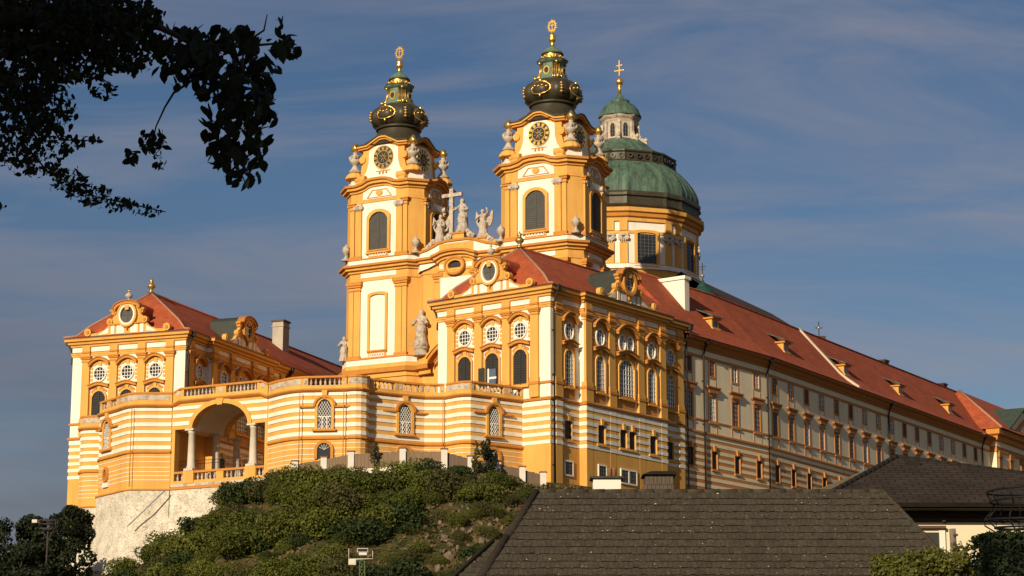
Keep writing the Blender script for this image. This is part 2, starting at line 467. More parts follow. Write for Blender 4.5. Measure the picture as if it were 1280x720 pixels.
def top_curve(hw, zs, zt, n=8):
    return [(hw - 2 * hw * i / n, zs + (zt - zs) * (1 - (1 - 2 * i / n) ** 2) ** 0.7 if zt > zs else zs) for i in range(n + 1)]
def win_outline(hw, zb, zs, zt, g=0.0, n=8):
    return [(-hw - g, zb - g), (hw + g, zb - g)] + [(a * (hw + g) / hw, z + g) for a, z in top_curve(hw, zs, zt, n)]
def ell(rx, rz, cz=0.0, n=20, cx=0.0):
    return [(cx + rx * cos(2 * pi * i / n), cz + rz * sin(2 * pi * i / n)) for i in range(n)]

def mesh_window(hw, h, hs, fw=0.22, fd=0.22, cols=3, rows=7, fm=None, pm=None, sm=None, bar=0.07, keystone=False, sill=True, mull=True, louvre=False, rec=0.0):
    """frame mesh and pane mesh; origin at the middle of the sill; hs = spring height"""
    fm = fm or OCH; pm = pm or GLASS; sm = sm or SASH
    f = MB()
    f.ring(I, win_outline(hw, 0, hs, h, fw), win_outline(hw, 0, hs, h, 0.0), 0.005 if not rec else -rec - .02, fd, fm)
    if sill: f.box(I, -hw - fw - 0.1, hw + fw + 0.1, 0.004, fd + 0.14, -fw - 0.12, -fw + 0.05, fm)
    if keystone: f.prism(I, [(-0.2, h + 0.05), (0.2, h + 0.05), (0.32, h + 0.75), (-0.32, h + 0.75)], 0.006, fd + 0.16, fm)
    p = MB()
    out = win_outline(hw, 0, hs, h, 0.01)
    p.prism(I, out, 0.008, 0.03, pm)
    if louvre:
        k = 0
        nl = int(h / 0.28)
        for i in range(nl):
            z = 0.08 + i * (h / nl)
            x = hw if z < hs else hw * sqrt(max(0.05, 1 - ((z - hs) / (h - hs + 1e-6)) ** 1.4))
            p.add([I(-x, 0.03, z), I(x, 0.03, z), I(x, 0.10, z + 0.16), I(-x, 0.10, z + 0.16)], [(0, 1, 2, 3)], pm)
        p.box(I, -0.05, 0.05, 0.03, 0.14, 0, h - 0.06, pm)
    elif cols:
        def topz(x): return hs + (h - hs) * (1 - (x / hw) ** 2) ** 0.7 if h > hs else hs
        p.ring(I, win_outline(hw, 0, hs, h, 0.004), [(a * (hw - 0.09) / hw, z * (1 - 0.09 / h) + 0.045) for a, z in win_outline(hw, 0, hs, h, 0)], 0.03, 0.085, sm)
        for i in range(1, cols):
            x = -hw + 2 * hw * i / cols
            b = bar * (1.6 if (mull and abs(x) < 0.02) else 1)
            p.box(I, x - b / 2, x + b / 2, 0.03, 0.088, 0.02, topz(x) - 0.02, sm)
        for i in range(1, rows):
            z = h * i / rows
            x = hw - 0.02 if z < hs else hw * sqrt(max(0.02, 1 - ((z - hs) / (h - hs + 1e-6)) ** (1 / 0.7)))
            p.box(I, -x, x, 0.031, 0.082, z - bar / 2, z + bar / 2, sm)
    if rec: p.v = [(a, b + rec, c) for a, b, c in p.v]
    return f.mesh('window'), p.mesh('glass_pane')

def mesh_oval(r, rz, fw=0.18, fd=0.2, fm=None, pm=None, sm=None, grid=3, bar=0.07, outer=None):
    fm = fm or WHT; pm = pm or GLASS; sm = sm or SASH
    f = MB(); f.ring(I, ell(r + fw, rz + fw), ell(r, rz), 0.005, fd, fm)
    if outer: f.ring(I, ell(r + fw + outer[0], rz + fw + outer[0]), ell(r + fw - .01, rz + fw - .01), 0.004, fd + outer[2], outer[1])
    p = MB(); p.prism(I, ell(r * 1.01, rz * 1.01), 0.008, 0.03, pm)
    for i in range(1, grid + 1):
        t = -1 + 2 * i / (grid + 1); w = sqrt(1 - t * t)
        p.box(I, t * r - bar / 2, t * r + bar / 2, 0.03, 0.08, -w * rz, w * rz, sm)
        p.box(I, -w * r, w * r, 0.031, 0.076, t * rz - bar / 2, t * rz + bar / 2, sm)
    return f.mesh('oval_window'), p.mesh('glass_pane')

def mesh_hood(w, h, t=0.32, d=0.5, ends=0.25, m=None, n=12, flick=0.0):
    """arched drip moulding; origin at the springing line"""
    f = MB(); m = m or OCD
    def z(x):
        u = abs(x) / w
        return h * (1 - u * u) + flick * max(0, u - 0.75) / 0.25
    xs = [-w + 2 * w * i / n for i in range(n + 1)]
    pts = [(x, z(x)) for x in xs] + [(x, z(x) - t) for x in reversed(xs)]
    f.prism(I, pts, 0.006, d, m)
    pts = [(x * 1.04, z(x) + 0.10) for x in xs] + [(x * 1.04, z(x)-0.02) for x in reversed(xs)]
    f.prism(I, pts, 0.007, d + 0.13, m)
    return f.mesh('hood')

def wall_window(T, wm, F, s, z, o=0.0, label=None, subs=()):
    w = PM(wm[0], 'window', T, F.loc(s, o, z), F.ang)
    put('glass_pane', wm[1], w)
    for nm, me, dz in subs:
        put(nm, me, w, (0, 0, dz))
    if label: w['label'] = label
    return w
def wall_oval(T, wm, F, s, z, o=0.0, subs=()):
    w = PM(wm[0], 'oval_window', T, F.loc(s, o, z), F.ang)
    put('glass_pane', wm[1], w)
    for nm, me, dz in subs: put(nm, me, w, (0, 0, dz))
    return w

# shared window meshes
W_SHUT = mesh_window(0.97, 4.15, 3.35, 0.2, 0.22, pm=SHUT, louvre=True, fm=OCH)
W_TALL = mesh_window(0.93, 4.3, 3.5, 0.16, 0.26, cols=4, rows=8, fm=OCH)
W_TALL2 = mesh_window(1.62, 4.5, 3.6, 0.16, 0.26, cols=6, rows=8, fm=OCH)
W_MEZZ = mesh_window(0.72, 2.1, 2.1, 0.24, 0.05, rec=.24, cols=5, rows=8, fm=OCH, sm=BROWNW, keystone=True, bar=0.05)
W_MEZZ2 = mesh_window(0.68, 2.1, 2.1, 0.2, 0.05, rec=.24, cols=5, rows=8, fm=OCH, sm=BROWNW, keystone=True, bar=0.05)
W_BASE = mesh_window(0.72, 1.45, 1.45, 0.18, 0.14, cols=3, rows=3, fm=WHT, sm=BROWNW, sill=False)
O_ROUND = mesh_oval(0.80, 0.86, 0.16, 0.2, fm=WHT, outer=None)
O_TALLR = mesh_oval(0.80, 0.95, 0.14, 0.22, fm=WHT)
O_PAIR = mesh_oval(0.66, 0.95, 0.12, 0.22, fm=WHT)
H_TOP = mesh_hood(1.48, 0.85, 0.34, 0.55)
H_LOW = mesh_hood(1.48, 0.48, 0.34, 0.5, flick=0.15)
H_TOPW = mesh_hood(2.2, 1.05, 0.36, 0.6)
H_LOWW = mesh_hood(2.2, 0.7, 0.36, 0.55, flick=0.2)

def plate_mesh(hw, z0, z1, zt, m, d=0.05, bands=None):
    f = MB(); f.prism(I, [(-hw, z0), (hw, z0)] + [(hw - 2 * hw * i / 8, z1 + (zt - z1) * (1 - (1 - i / 4) ** 2)) for i in range(9)], 0.003, d, m)
    return f
# white surround with raised ochre quoin blocks, west windows
def surround_west():
    f = plate_mesh(1.42, 42.2, 50.15, 51.15, WHT, 0.05)
    for sg in (-1, 1):
        f.box(I, sg * 1.36 - 0.06, sg * 1.36 + 0.06, 0.04, 0.10, 42.3, 47.1, OCD)
        for z in (48.25, 48.75, 49.25, 49.75):
            f.box(I, sg * 1.22 - 0.16, sg * 1.22 + 0.16, 0.04, 0.13, z - 0.16, z + 0.16, OCH)
        f.prism(I, [(sg * 0.35, 46.95), (sg * 1.15, 46.55), (sg * 1.15, 46.85), (sg * 0.4, 47.3)], 0.04, 0.16, OCD)
        f.prism(I, [(sg * 0.28, 50.35), (sg * 0.95, 50.05), (sg * 1.1, 50.3), (sg * 0.33, 50.75)], 0.04, 0.16, OCH)
    f.prism(I, [(-0.2, 49.95), (0.2, 49.95), (0.28, 50.9), (-0.28, 50.9)], 0.04, 0.2, OCH)
    f.prism(I, [(-0.22, 46.8), (0.22, 46.8), (0.3, 47.6), (-0.3, 47.6)], 0.04, 0.24, OCH)
    return f.mesh('window_surround')
S_WEST = surround_west()
def surround_south(hw):
    f = plate_mesh(hw, 42.2, 50.1, 51.0, OCH, 0.05)
    f.box(I, -hw + 0.12, hw - 0.12, 0.05, 0.10, 41.15, 42.2, OCD)
    f.prism(I, [(-0.25, 46.9), (0.25, 46.9), (0.36, 47.9), (-0.36, 47.9)], 0.04, 0.34, OCH)
    for sg in (-1, 1):
        for z in (47.9, 48.5, 49.1, 49.7):
            f.box(I, sg * (hw - .16) - 0.13, sg * (hw - .16) + 0.13, 0.04, 0.13, z - 0.18, z + 0.18, OCD)
    return f.mesh('window_surround')
S_SOUTH = surround_south(1.36); S_SOUTHW = surround_south(2.1)

def mesh_pilaster(hw, low=True, o=0.0):
    f = MB()
    if low:
        pr, ms = stripe_prof(30.0, 40.55, 0.34)
        pth = [(-hw, 0.0), (-hw, -0.0001), (hw, -0.0001), (hw, 0.0)]
        f.sweep([(-hw - .34, -.0 + .0), (-hw - .3401, -0.0001), ], [(0, 30), (0, 30.01)], OCH) if False else None
        for (z0, z1, m, d) in [(30.0, 35.55, OCH, 0)] + [(a, b, WHT, 0.06) for a, b in BANDS] + [(BANDS[i][1], BANDS[i + 1][0] if i < 5 else 40.55, OCH, 0) for i in range(6)]:
            f.box(I, -hw - d, hw + d, -0.3, 0.32 + d, z0, z1, m)
    f.box(I, -hw - 0.1, hw + 0.1, -0.3, 0.40, 41.0, 42.45, OCH)
    f.box(I, -hw - 0.16, hw + 0.16, -0.3, 0.47, 42.45, 42.78, OCD)
    f.box(I, -hw - 0.09, hw + 0.09, -0.3, 0.39, 42.78, 43.3, OCH)
    f.box(I, -hw, hw, -0.3, 0.30, 43.3, 50.6, OCH)
    f.box(I, -hw - 0.07, hw + 0.07, -0.3, 0.37, 50.6, 50.75, OCD)
    f.box(I, -hw - 0.02, hw + 0.02, -0.3, 0.32, 50.75, 50.95, OCH)
    f.box(I, -hw - 0.16, hw + 0.16, -0.3, 0.46, 50.95, 51.15, OCD)
    f.box(I, -hw - 0.24, hw + 0.24, -0.3, 0.54, 51.15, 51.38, OCD)
    f.box(I, -hw - 0.02, hw + 0.02, -0.3, 0.36, 51.38, 52.62, OCH)
    f.box(I, -hw - 0.08, hw + 0.08, -0.3, 0.46, 51.75, 51.98, OCD)
    return f.mesh('pilaster')
PIL_W = mesh_pilaster(0.55, low=False)
PIL_S = mesh_pilaster(0.62)

ENT = [(0.0, 51.35), (0.12, 51.38), (0.12, 51.62), (0.18, 51.66), (0.18, 51.86), (0.26, 51.96), (0.06, 52.0), (0.06, 52.58)]
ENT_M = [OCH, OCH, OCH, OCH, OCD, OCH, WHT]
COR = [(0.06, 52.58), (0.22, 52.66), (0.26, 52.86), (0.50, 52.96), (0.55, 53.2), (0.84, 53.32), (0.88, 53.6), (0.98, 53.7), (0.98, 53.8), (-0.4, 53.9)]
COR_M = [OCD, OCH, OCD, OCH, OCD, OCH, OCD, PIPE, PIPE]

def gable_mesh(roof_m, depth=4.3, w=1.0):
    """curved gable with an oval opening; origin on the cornice; returns (gable, window, roof)"""
    g = MB()
    half = [(6.0, 0), (6.0, 0.35), (4.4, 0.42), (3.3, 0.8), (2.75, 1.38), (2.45, 1.42), (2.3, 2.1), (1.95, 2.5), (1.95, 3.0), (1.75, 3.3)]
    arch = [(1.75 * cos(t), 3.3 + 0.85 * sin(t)) for t in [pi * i / 10 for i in range(1, 10)]]
    outl = half + arch + [(-a, z) for a, z in reversed(half)]
    # plate with an oval hole is approximated by plate behind a proud ring
    g.prism(I, outl, -0.35, 0.12, OCH)
    for sg in (-1, 1):
        g.box(I, sg * 1.0 - 0.55, sg * 1.0 + 0.55, 0.1, 0.17, 0.16, 1.2, WHT)
        g.box(I, sg * 2.12 - 0.26, sg * 2.12 + 0.26, 0.1, 0.2, 0.12, 1.26, WHT)
        g.prism(I, [(sg * 2.75, 0.28), (sg * 4.3, 0.12), (sg * 2.75, 1.0)], 0.1, 0.16, WHT)
        for (cx, cz, r, d) in ((5.75, 0.55, 0.5, 0.3), (2.55, 1.75, 0.42, 0.34), (1.98, 2.95, 0.34, 0.3)):
            ring = [(sg * cx + r * cos(2 * pi * i / 12), cz + r * sin(2 * pi * i / 12)) for i in range(12)]
            g.prism(I, ring, -0.3, d, OCH)
            ring = [(sg * cx + .5 * r * cos(2 * pi * i / 10), cz + .5 * r * sin(2 * pi * i / 10)) for i in range(10)]
            g.prism(I, ring, 0.1, d + 0.1, OCD)
        g.box(I, sg * 2.1 - 0.42, sg * 2.1 + 0.42, -0.3, 0.42, 3.02, 3.3, OCD)
    g.box(I, -2.6, 2.6, -0.2, 0.32, 1.26, 1.46, OCD)
    g.prism(I, [(-0.3, 1.5), (0.3, 1.5), (0.12, 0.75), (0.0, 0.45), (-0.12, 0.75)], 0.1, 0.36, OCD)
    xs = [pi * i / 12 for i in range(13)]
    band = [(1.95 * cos(t), 3.28 + 0.98 * sin(t)) for t in xs]; inner = [(1.6 * cos(t), 3.18 + 0.72 * sin(t)) for t in reversed(xs)]
    g.prism(I, band + inner, -0.3, 0.6, OCD)
    band = [(2.05 * cos(t), 3.34 + 1.06 * sin(t)) for t in xs]; inner = [(1.95 * cos(t), 3.27 + 0.99 * sin(t)) for t in reversed(xs)]
    g.prism(I, band + inner, -0.32, 0.74, BRN)
    g.prism(I, [(-0.35, 3.75), (0.35, 3.75), (0.25, 3.1), (-0.25, 3.1)], 0.1, 0.5, OCH)
    win = mesh_oval(0.95, 1.12, 0.26, 0.34, fm=WHT, pm=LOUV, sm=LOUV, grid=1, bar=0.08, outer=(0.24, OCH, 0.06))
    r = MB()
    arc = [(1.98 * cos(t), 3.3 + 1.0 * sin(t)) for t in xs]
    r.prism(I, arc + [(-1.98, 0.3), (1.98, 0.3)], -depth, -0.34, roof_m)
    return g.mesh('gable'), win, r.mesh('gable_roof')
GAB_R = gable_mesh(ROOF); GAB_S = gable_mesh(SLATE)

def urn_profile(h, r):
    return [(0.55 * r, 0), (0.6 * r, 0.08 * h), (0.3 * r, 0.14 * h), (0.25 * r, 0.26 * h), (0.55 * r, 0.32 * h), (0.9 * r, 0.48 * h), (1.0 * r, 0.6 * h),
            (0.75 * r, 0.68 * h), (0.7 * r, 0.72 * h), (0.85 * r, 0.75 * h), (0.5 * r, 0.82 * h), (0.2 * r, 0.9 * h), (0.12 * r, h), (0.0, h)]
def small_finial():
    f = MB(); f.lathe((0, 0, 0), urn_profile(1.25, 0.5), STONE, 12)
    f.lathe((0, 0, 1.2), [(0.0, 0), (0.16, 0.1), (0.16, 0.22), (0, 0.36)], GOLD, 8)
    return f.mesh('finial')
FINIAL = small_finial()
def roof_finial():
    f = MB(); f.lathe((0, 0, 0), [(0.45, 0), (0.3, 0.2), (0.22, 0.5), (0.5, 0.75), (0.55, 1.0), (0.3, 1.25), (0.2, 1.45), (0.34, 1.6), (0.1, 1.85), (0, 2.1)], mat('tarnished_gilding', (0.45, 0.30, 0.12), 0.4, metal=0.7), 12)
    return f.mesh('finial')
RFIN = roof_finial()

def drainpipe(T, F, s, o, z0, z1, out=0.9, hook=True):
    m = MB()
    pts = [F(s, o + out, z1), F(s, o + out, z1 - 0.5), F(s + 0.05, o + out * 0.6, z1 - 1.0), F(s + 0.1, o + 0.22, z1 - 1.9), F(s + 0.1, o + 0.22, z0)]
    m.tube(pts, 0.13, PIPE, 8)
    m.box(F, s - 0.28, s + 0.28, o + out - 0.25, o + out + 0.25, z1 - 0.55, z1 + 0.15, PIPE)
    for k in range(4):
        z = z0 + (z1 - 2.5 - z0) * (k + .5) / 4
        m.box(F, s - 0.1, s + 0.3, o, o + 0.24, z, z + 0.12, PIPE)
    return P(m, 'drainpipe', T)

def pavilion(name, label, loc, rz, detailed=True, wing_len=0.0):
    T = thing(name, label, 'building', (loc[0], loc[1], ZB), rz)
    L, D = 28.6, 16.4; r0, r1 = 5.7, 22.9
    pl = [(0, 0), (r0, 0), (r0, -1.0), (r1, -1.0), (r1, 0), (L, 0), (L, D), (0, D)]
    pu = [(0, 0), (r0, 0), (r0, -0.7), (r1, -0.7), (r1, 0), (L, 0), (L, D), (0, D)]
    w = MB()
    pr, ms = stripe_prof(24.0 if not detailed else 29.0, 40.55)
    w.sweep(pl[5:] + pl[:1], pr, ms)
    hb = [(3.45, .74)]; hm_ = [(8.8, .74), (13.35, .70), (15.25, .70), (19.8, .74)]
    holed_wall(w, Frame(0, 0, 0), 0, r0, pr, ms, [(36.38, 38.52, hb)])
    holed_wall(w, Frame(0, -1.0, 0), r0, r1, pr, ms, [(36.38, 38.52, hm_)])
    holed_wall(w, Frame(0, 0, 0), r1, L, pr, ms, [(36.38, 38.52, [(25.1, .74)])])
    w.sweep([(r0, 0), (r0, -1.0)], pr, ms); w.sweep([(r1, -1.0), (r1, 0)], pr, ms)
    w.sweep(pl, [(0, 40.55), (0.2, 40.6), (0.28, 40.82), (0.1, 40.95), (-0.4, 41.0)], [OCD, OCD, OCD, WHT], closed=True)
    w.sweep(pu, [(0, 40.9), (0, 42.45), (0.16, 42.5), (0.16, 42.72), (0.0, 42.8), (0, 51.36)], [WHT, OCD, OCD, OCD, WHT], closed=True)
    P(w, 'wall', T)
    e = MB(); e.sweep(pu, ENT, ENT_M, closed=True); P(e, 'entablature', T)
    # cornice breaks forward over the middle block
    c = MB(); c.sweep(pu, COR, COR_M, closed=True); P(c, 'cornice', T)
    FW = Frame(0, D, -pi / 2); FS = Frame(0, 0, 0); FR = Frame(0, -0.7, 0)
    for k in (-1.5, -0.5, 0.5, 1.5):
        PM(PIL_W, 'pilaster', T, FW.loc(8.2 + k * 4.06, 0, 0), FW.ang)
    for k in (-1, 0, 1):
        s = 8.2 + k * 4.05
        PM(S_WEST, 'window_surround', T, FW.loc(s, 0, 0), FW.ang)
        wall_oval(T, O_ROUND, FW, s, 49.0, 0.05, subs=(('hood', H_TOP, 1.28),))
        wall_window(T, W_SHUT, FW, s, 42.6, 0.05, subs=(('hood', H_LOW, 4.75),))
    # south side
    FRl = Frame(0, -1.0, 0)
    for s, F in ((1.25, FS), (27.3, FS), (6.35, FR), (11.2, FR), (17.4, FR), (22.25, FR)):
        PM(PIL_S, 'pilaster', T, F.loc(s, 0, 0), 0)
    for s, F, big in ((3.45, FS, 0), (8.8, FR, 0), (14.3, FR, 1), (19.8, FR, 0), (25.1, FS, 0)):
        PM(S_SOUTHW if big else S_SOUTH, 'window_surround', T, F.loc(s, 0, 0), 0)
        if big:
            for q in (-0.85, 0.85):
                wall_oval(T, O_PAIR, F, s + q, 49.0, 0.05)
            PMh = PM(H_TOPW, 'hood', T, F.loc(s, 0.05, 50.25), 0)
            wall_window(T, W_TALL2, F, s, 42.45, 0.05, subs=(('hood', H_LOWW, 5.0),))
        else:
            wall_oval(T, O_TALLR, F, s, 48.95, 0.05, subs=(('hood', H_TOP, 1.35),))
            wall_window(T, W_TALL, F, s, 42.45, 0.05, subs=(('hood', H_LOW, 4.95),))
        Fl = FRl if F is FR else FS
        if big:
            for q in (-0.95, 0.95):
                wall_window(T, W_MEZZ2, Fl, s + q, 36.4, 0.0)
                wall_window(T, W_BASE, Fl, s + q * 0.9, 32.3, 0.0)
        else:
            wall_window(T, W_MEZZ, Fl, s, 36.4, 0.0)
            if s < 22: wall_window(T, W_BASE, Fl, s, 32.3, 0.0)
    # roof
    r = MB()
    prof = [(-0.06, 53.82), (0.04, 54.15), (0.13, 54.9), (0.22, 55.6), (1.0, 60.3)]
    xe = L + wing_len
    prev = None; k0 = 0
    def ringpts(t, z):
        xi = 5.2 * t if t > 0 else 16 * t; yi = 8.2 * t if t > 0 else 16 * t
        return [(xi, yi, z), (xe, yi, z), (xe, D - yi, z), (xi, D - yi, z)]
    for (t0, z0), (t1, z1) in zip(prof[:-1], prof[1:]):
        a, b = ringpts(t0, z0), ringpts(t1, z1)
        r.add(a + b, [(0, 1, 5, 4), (2, 3, 7, 6), (3, 0, 4, 7)], ROOF)
    ro = P(r, 'roof', T)
    rg = MB()
    for sg in (0, 1):
        pts = []
        for t, z in prof:
            a = ringpts(t, z); q = a[0] if sg == 0 else a[3]; pts.append((q[0], q[1], q[2] + 0.06))
        rg.tube(pts, 0.16, RIDGE, 6)
    rg.tube([(5.2, 8.2, 60.36), (xe, 8.2, 60.36)], 0.16, ROOF, 6)
    rg.build('ridge_tiles', ro)
    put('finial', RFIN, ro, (5.2, 8.2, 60.35))
    # gables
    gW = PM(GAB_R[0], 'gable', T, FW.loc(8.2, 0.45, 53.86), FW.ang)
    ow = put('oval_window', GAB_R[1][0], gW, (0, -0.12, 2.5)); gp = put('oval_shutter', GAB_R[1][1], gW, (0, -0.12, 2.5))
    put('gable_roof', GAB_R[2], gW); put('finial', FINIAL, gW, (0, 0, 4.3))
    gS = PM(GAB_S[0], 'gable', T, FR.loc(14.3, 0.45, 53.86), 0)
    g2 = mesh_oval(0.95, 1.12, 0.26, 0.34, fm=OCH, grid=2, bar=0.07, outer=(0.24, OCD, 0.06))
    put('oval_window', g2[0], gS, (0, -0.12, 2.5)); put('glass_pane', g2[1], gS, (0, -0.12, 2.5))
    put('gable_roof', GAB_S[2], gS)
    # drainpipes
    drainpipe(T, FS, 0.35, 0.0, 30.5, 53.7)
    drainpipe(T, FS, L + 0.15, 0.0, 30.5, 53.5)
    drainpipe(T, Frame(0, D, pi), 0.35 - 0.6, 0.0, 50.5, 53.6)
    return T

MH = pavilion('marble_hall', 'tall ochre pavilion in the middle with dark shuttered west windows and red hipped roof', CORNER, radians(90 - 36.6))
lc = axis_pt(0.98, -18.66)
LB = pavilion('library_building', 'ochre pavilion on the far left with red hipped roof, rising behind the curved terrace bastion', lc, radians(90 - 20.4), detailed=False, wing_len=42.0)
# wing behind the library
lw = MB(); 
lw.sweep([(28.6, 0.0), (70, 0.0), (70, 16.4), (28.6, 16.4)], [(0, 29), (0, 40.6), (0.2, 40.8), (0, 41), (0, 51.4), (0.3, 51.6), (0.4, 52.6), (0.95, 53.4), (0.95, 53.75), (-0.5, 53.9)], [OCH, OCD, OCD, WHT, OCH, WHT, OCD, OCD, PIPE])
P(lw, 'rear_wing_wall', LB)
ch = MB(); F0 = Frame(0, 0, 0)
def chimney_mb(x0, x1, y0, y1, z0, z1, m, cap=0.18, capm=None):
    c = MB(); capm = capm or m
    c.box(F0, x0, x1, -y1, -y0, z0, z1 - 1.0, m)
    c.box(F0, x0 - cap * .6, x1 + cap * .6, -y1 - cap * .6, -y0 + cap * .6, z1 - 1.0, z1 - 0.8, m)
    c.box(F0, x0, x1, -y1, -y0, z1 - 0.8, z1 - 0.25, m)
    c.box(F0, x0 - cap, x1 + cap, -y1 - cap, -y0 + cap, z1 - 0.25, z1, capm)
    return c
# open shutter with a visible pane on the marble hall's middle west door
ms_ = MB(); FWm = Frame(0, 16.4, -pi / 2)
ms_.box(FWm, 6.35, 7.2, 0.36, 0.44, 42.7, 45.1, SHUT); P(ms_, 'open_shutter', MH)
mg = MB(); mg.box(FWm, 7.75, 8.75, 0.2, 0.24, 42.7, 44.9, mat('sky_reflecting_glass', (0.10, 0.13, 0.17), 0.08, spec=1.0))
mg.box(FWm, 7.6, 7.8, 0.19, 0.3, 42.7, 44.95, SASH); mg.box(FWm, 7.6, 8.85, 0.2, 0.29, 43.7, 43.95, SASH); P(mg, 'open_door_pane', MH)
def lib_local(px, py):
    a = radians(90 - 20.4); dx_, dy_ = px - lc[0], py - lc[1]
    return (dx_ * cos(a) + dy_ * sin(a), -dx_ * sin(a) + dy_ * cos(a))
qx, qy = lib_local(-32.5, 317.2)
P(chimney_mb(qx - 1.7, qx + 0.3, qy, qy + 1.7, 55, 62.9, mat('grey_chimney_plaster', (0.42, 0.36, 0.28), 0.9, var=0.2), capm=mat('dark_chimney_cap', (0.10, 0.08, 0.065))), 'chimney', LB)
# ------------------------------------------------------------------ long south wing
def ray(px, py):
    u = (px - 640) / FPX; v = (360 - py) / FPX
    return Vector((u, cos(PITCH) - v * sin(PITCH), sin(PITCH) + v * cos(PITCH)))
def at(px, py, Y):
    r = ray(px, py); return r * (Y / r.y)
aM = radians(90 - 36.6)
wing_o = Vector((CORNER[0] + 28.6 * cos(aM) - 0.15 * sin(aM), CORNER[1] + 28.6 * sin(aM) + 0.15 * cos(aM), ZB))
LW = thing('long_wing', 'very long pale grey and ochre wing with small windows and red roof at the right', 'building', wing_o, aM)
BEND = 20.8; BA = radians(5.3); WL = 86.6
FN = Frame(0, 0, 0); FF = Frame(BEND, 0, BA)
def ffp(s, o=0): q = FF(s, o, 0); return (q[0], q[1])
WINGW = mat('greyish_white_plaster', (0.84, 0.70, 0.46), 0.9, var=0.07, scale=0.25, dark=(0.60, 0.50, 0.36), dark_scale=0.5, streak=(1, 1, 0.25), dark_lo=0.5, dark_hi=0.85)
OCW = mat('dull_ochre_paint', (0.52, 0.22, 0.06), 0.9, var=0.12, scale=0.6)  # ochre in a duller, browner tone than the main plaster
wb = [(33.8, 34.25), (34.7, 35.15)] + BANDS
w = MB()
wp = [(-0.2, 0), (BEND, 0), ffp(WL)]
pr, ms = stripe_prof(22.0, 40.45, bands=[(22.2, 24.0)] + wb, m0=OCW, m1=WINGW, d=0.03)
pu_ = [(0, 40.45), (0.2, 40.5), (0.22, 40.72), (0, 40.85), (0, 42.15), (0.1, 42.17), (0.1, 42.36), (0, 42.4), (0, 50.1), (0.08, 50.14), (0.1, 50.45), (0.04, 50.5)]
mu_ = [OCW, OCW, OCW, WINGW, OCW, OCW, OCW, WINGW, OCW, OCW, OCW]
SN = (1.2, 6.8, 12.4, 17.9); SF = [2.2 + 5.15 * k for k in range(16)]
for F_, a_, b_, ss_ in ((FN, -.2, BEND, SN), (FF, 0, WL, SF)):
    holed_wall(w, F_, a_, b_, pr, ms, [(36.28, 38.52, [(s + .3, .64) for s in ss_ if s < 40])])
    holed_wall(w, F_, a_, b_, pu_, mu_, [(42.41, 45.47, [(s, .74) for s in ss_]), (48.08, 50.07, [(s, .64) for s in ss_])])
bk = [ffp(WL), ffp(WL, -16.4), ffp(0, -16.4), (-0.2, 16.4)]
w.sweep(bk, [(0, 29), (0, 52.5)], WINGW)
P(w, 'wall', LW)
c = MB()
c.sweep(wp, [(0.04, 50.5), (0.04, 51.15), (0.2, 51.2), (0.25, 51.5), (0.55, 51.65), (0.65, 52.0), (1.05, 52.12), (1.15, 52.42), (0.2, 52.62)], [WINGW, OCW, BRN, OCW, BRN, BRN, BRN, PIPE])
P(c, 'cornice', LW)
r = MB()
rp = [(-0.4, 0), (BEND, 0), ffp(WL + 16)]
r.sweep(rp, [(1.3, 52.44), (1.0, 52.62), (0.1, 53.15), (-0.9, 53.9), (-2.0, 54.9), (-8.2, 62.0), (-16.4, 53.0)], ROOF)
r.add([(-0.4, -0.95, 52.6), (-0.4, 8.2, 62.0), (-0.4, 16.4, 53.0)], [(0, 1, 2)], ROOF)
ro = P(r, 'roof', LW)
rg = MB(); rg.tube([(-0.4, 8.2, 62.05), (BEND - 8.2 * tan(BA / 2), 8.2, 62.05), FF(WL + 16, -8.2, 62.05)], 0.17, ROOF, 6); rg.build('ridge_tiles', ro)
U_W = mesh_window(0.62, 1.95, 1.95, 0.28, 0.06, rec=.1, cols=3, rows=4, fm=OCW, sm=BROWNW, sill=False, bar=0.06, pm=mat('grey_glass', (.13, .12, .10), .2, var=.5, scale=.5))
L_W = mesh_window(0.72, 3.05, 3.05, 0.3, 0.06, rec=.11, cols=3, rows=5, fm=OCW, sm=BROWNW, bar=0.07, pm=mat('curtained_glass', (0.42, 0.37, 0.29), 0.25, var=0.4, scale=0.7))
M_W = mesh_window(0.62, 2.2, 2.2, 0.18, 0.06, rec=.2, cols=4, rows=7, fm=OCW, sm=BROWNW, bar=0.05, keystone=True)
DKG = mat('dark_wing_glass', (.05, .048, .042), .12, var=.4, scale=.5)
L_VAR = [L_W, mesh_window(0.72, 3.05, 3.05, 0.3, 0.06, rec=.11, cols=3, rows=5, fm=OCW, sm=BROWNW, bar=.07, pm=MATS['grey_glass']), mesh_window(0.72, 3.05, 3.05, 0.3, 0.06, rec=.11, cols=3, rows=5, fm=OCW, sm=SASH, bar=.06, pm=DKG)]
U_VAR = [U_W, mesh_window(0.62, 1.95, 1.95, 0.28, 0.06, rec=.1, cols=3, rows=4, fm=OCW, sm=BROWNW, sill=False, bar=.06, pm=MATS['curtained_glass']), mesh_window(0.62, 1.95, 1.95, 0.28, 0.06, rec=.1, cols=2, rows=3, fm=OCW, sm=SASH, sill=False, bar=.06, pm=DKG)]
rw = random.Random(3)
HOODM = mat('shade_toned_hood_ochre', (.37, .155, .045), .9, var=.12)  # browner ochre standing in for shade on wing hoods and end pilasters
hm = MB(); hm.prism(I, [(-1.0, -0.55), (1.0, -0.55), (1.15, -0.2), (1.5, 0.0), (1.55, 0.22), (-1.55, 0.22), (-1.5, 0), (-1.15, -0.2)], 0.005, 0.32, HOODM)
hm.box(I, -1.62, 1.62, 0.006, 0.42, 0.1, 0.3, HOODM); hm.box(I, -0.92, -0.84, 0.004, 0.05, 0.3, 1.2, HOODM); hm.box(I, 0.84, 0.92, 0.004, 0.05, 0.3, 1.2, HOODM)
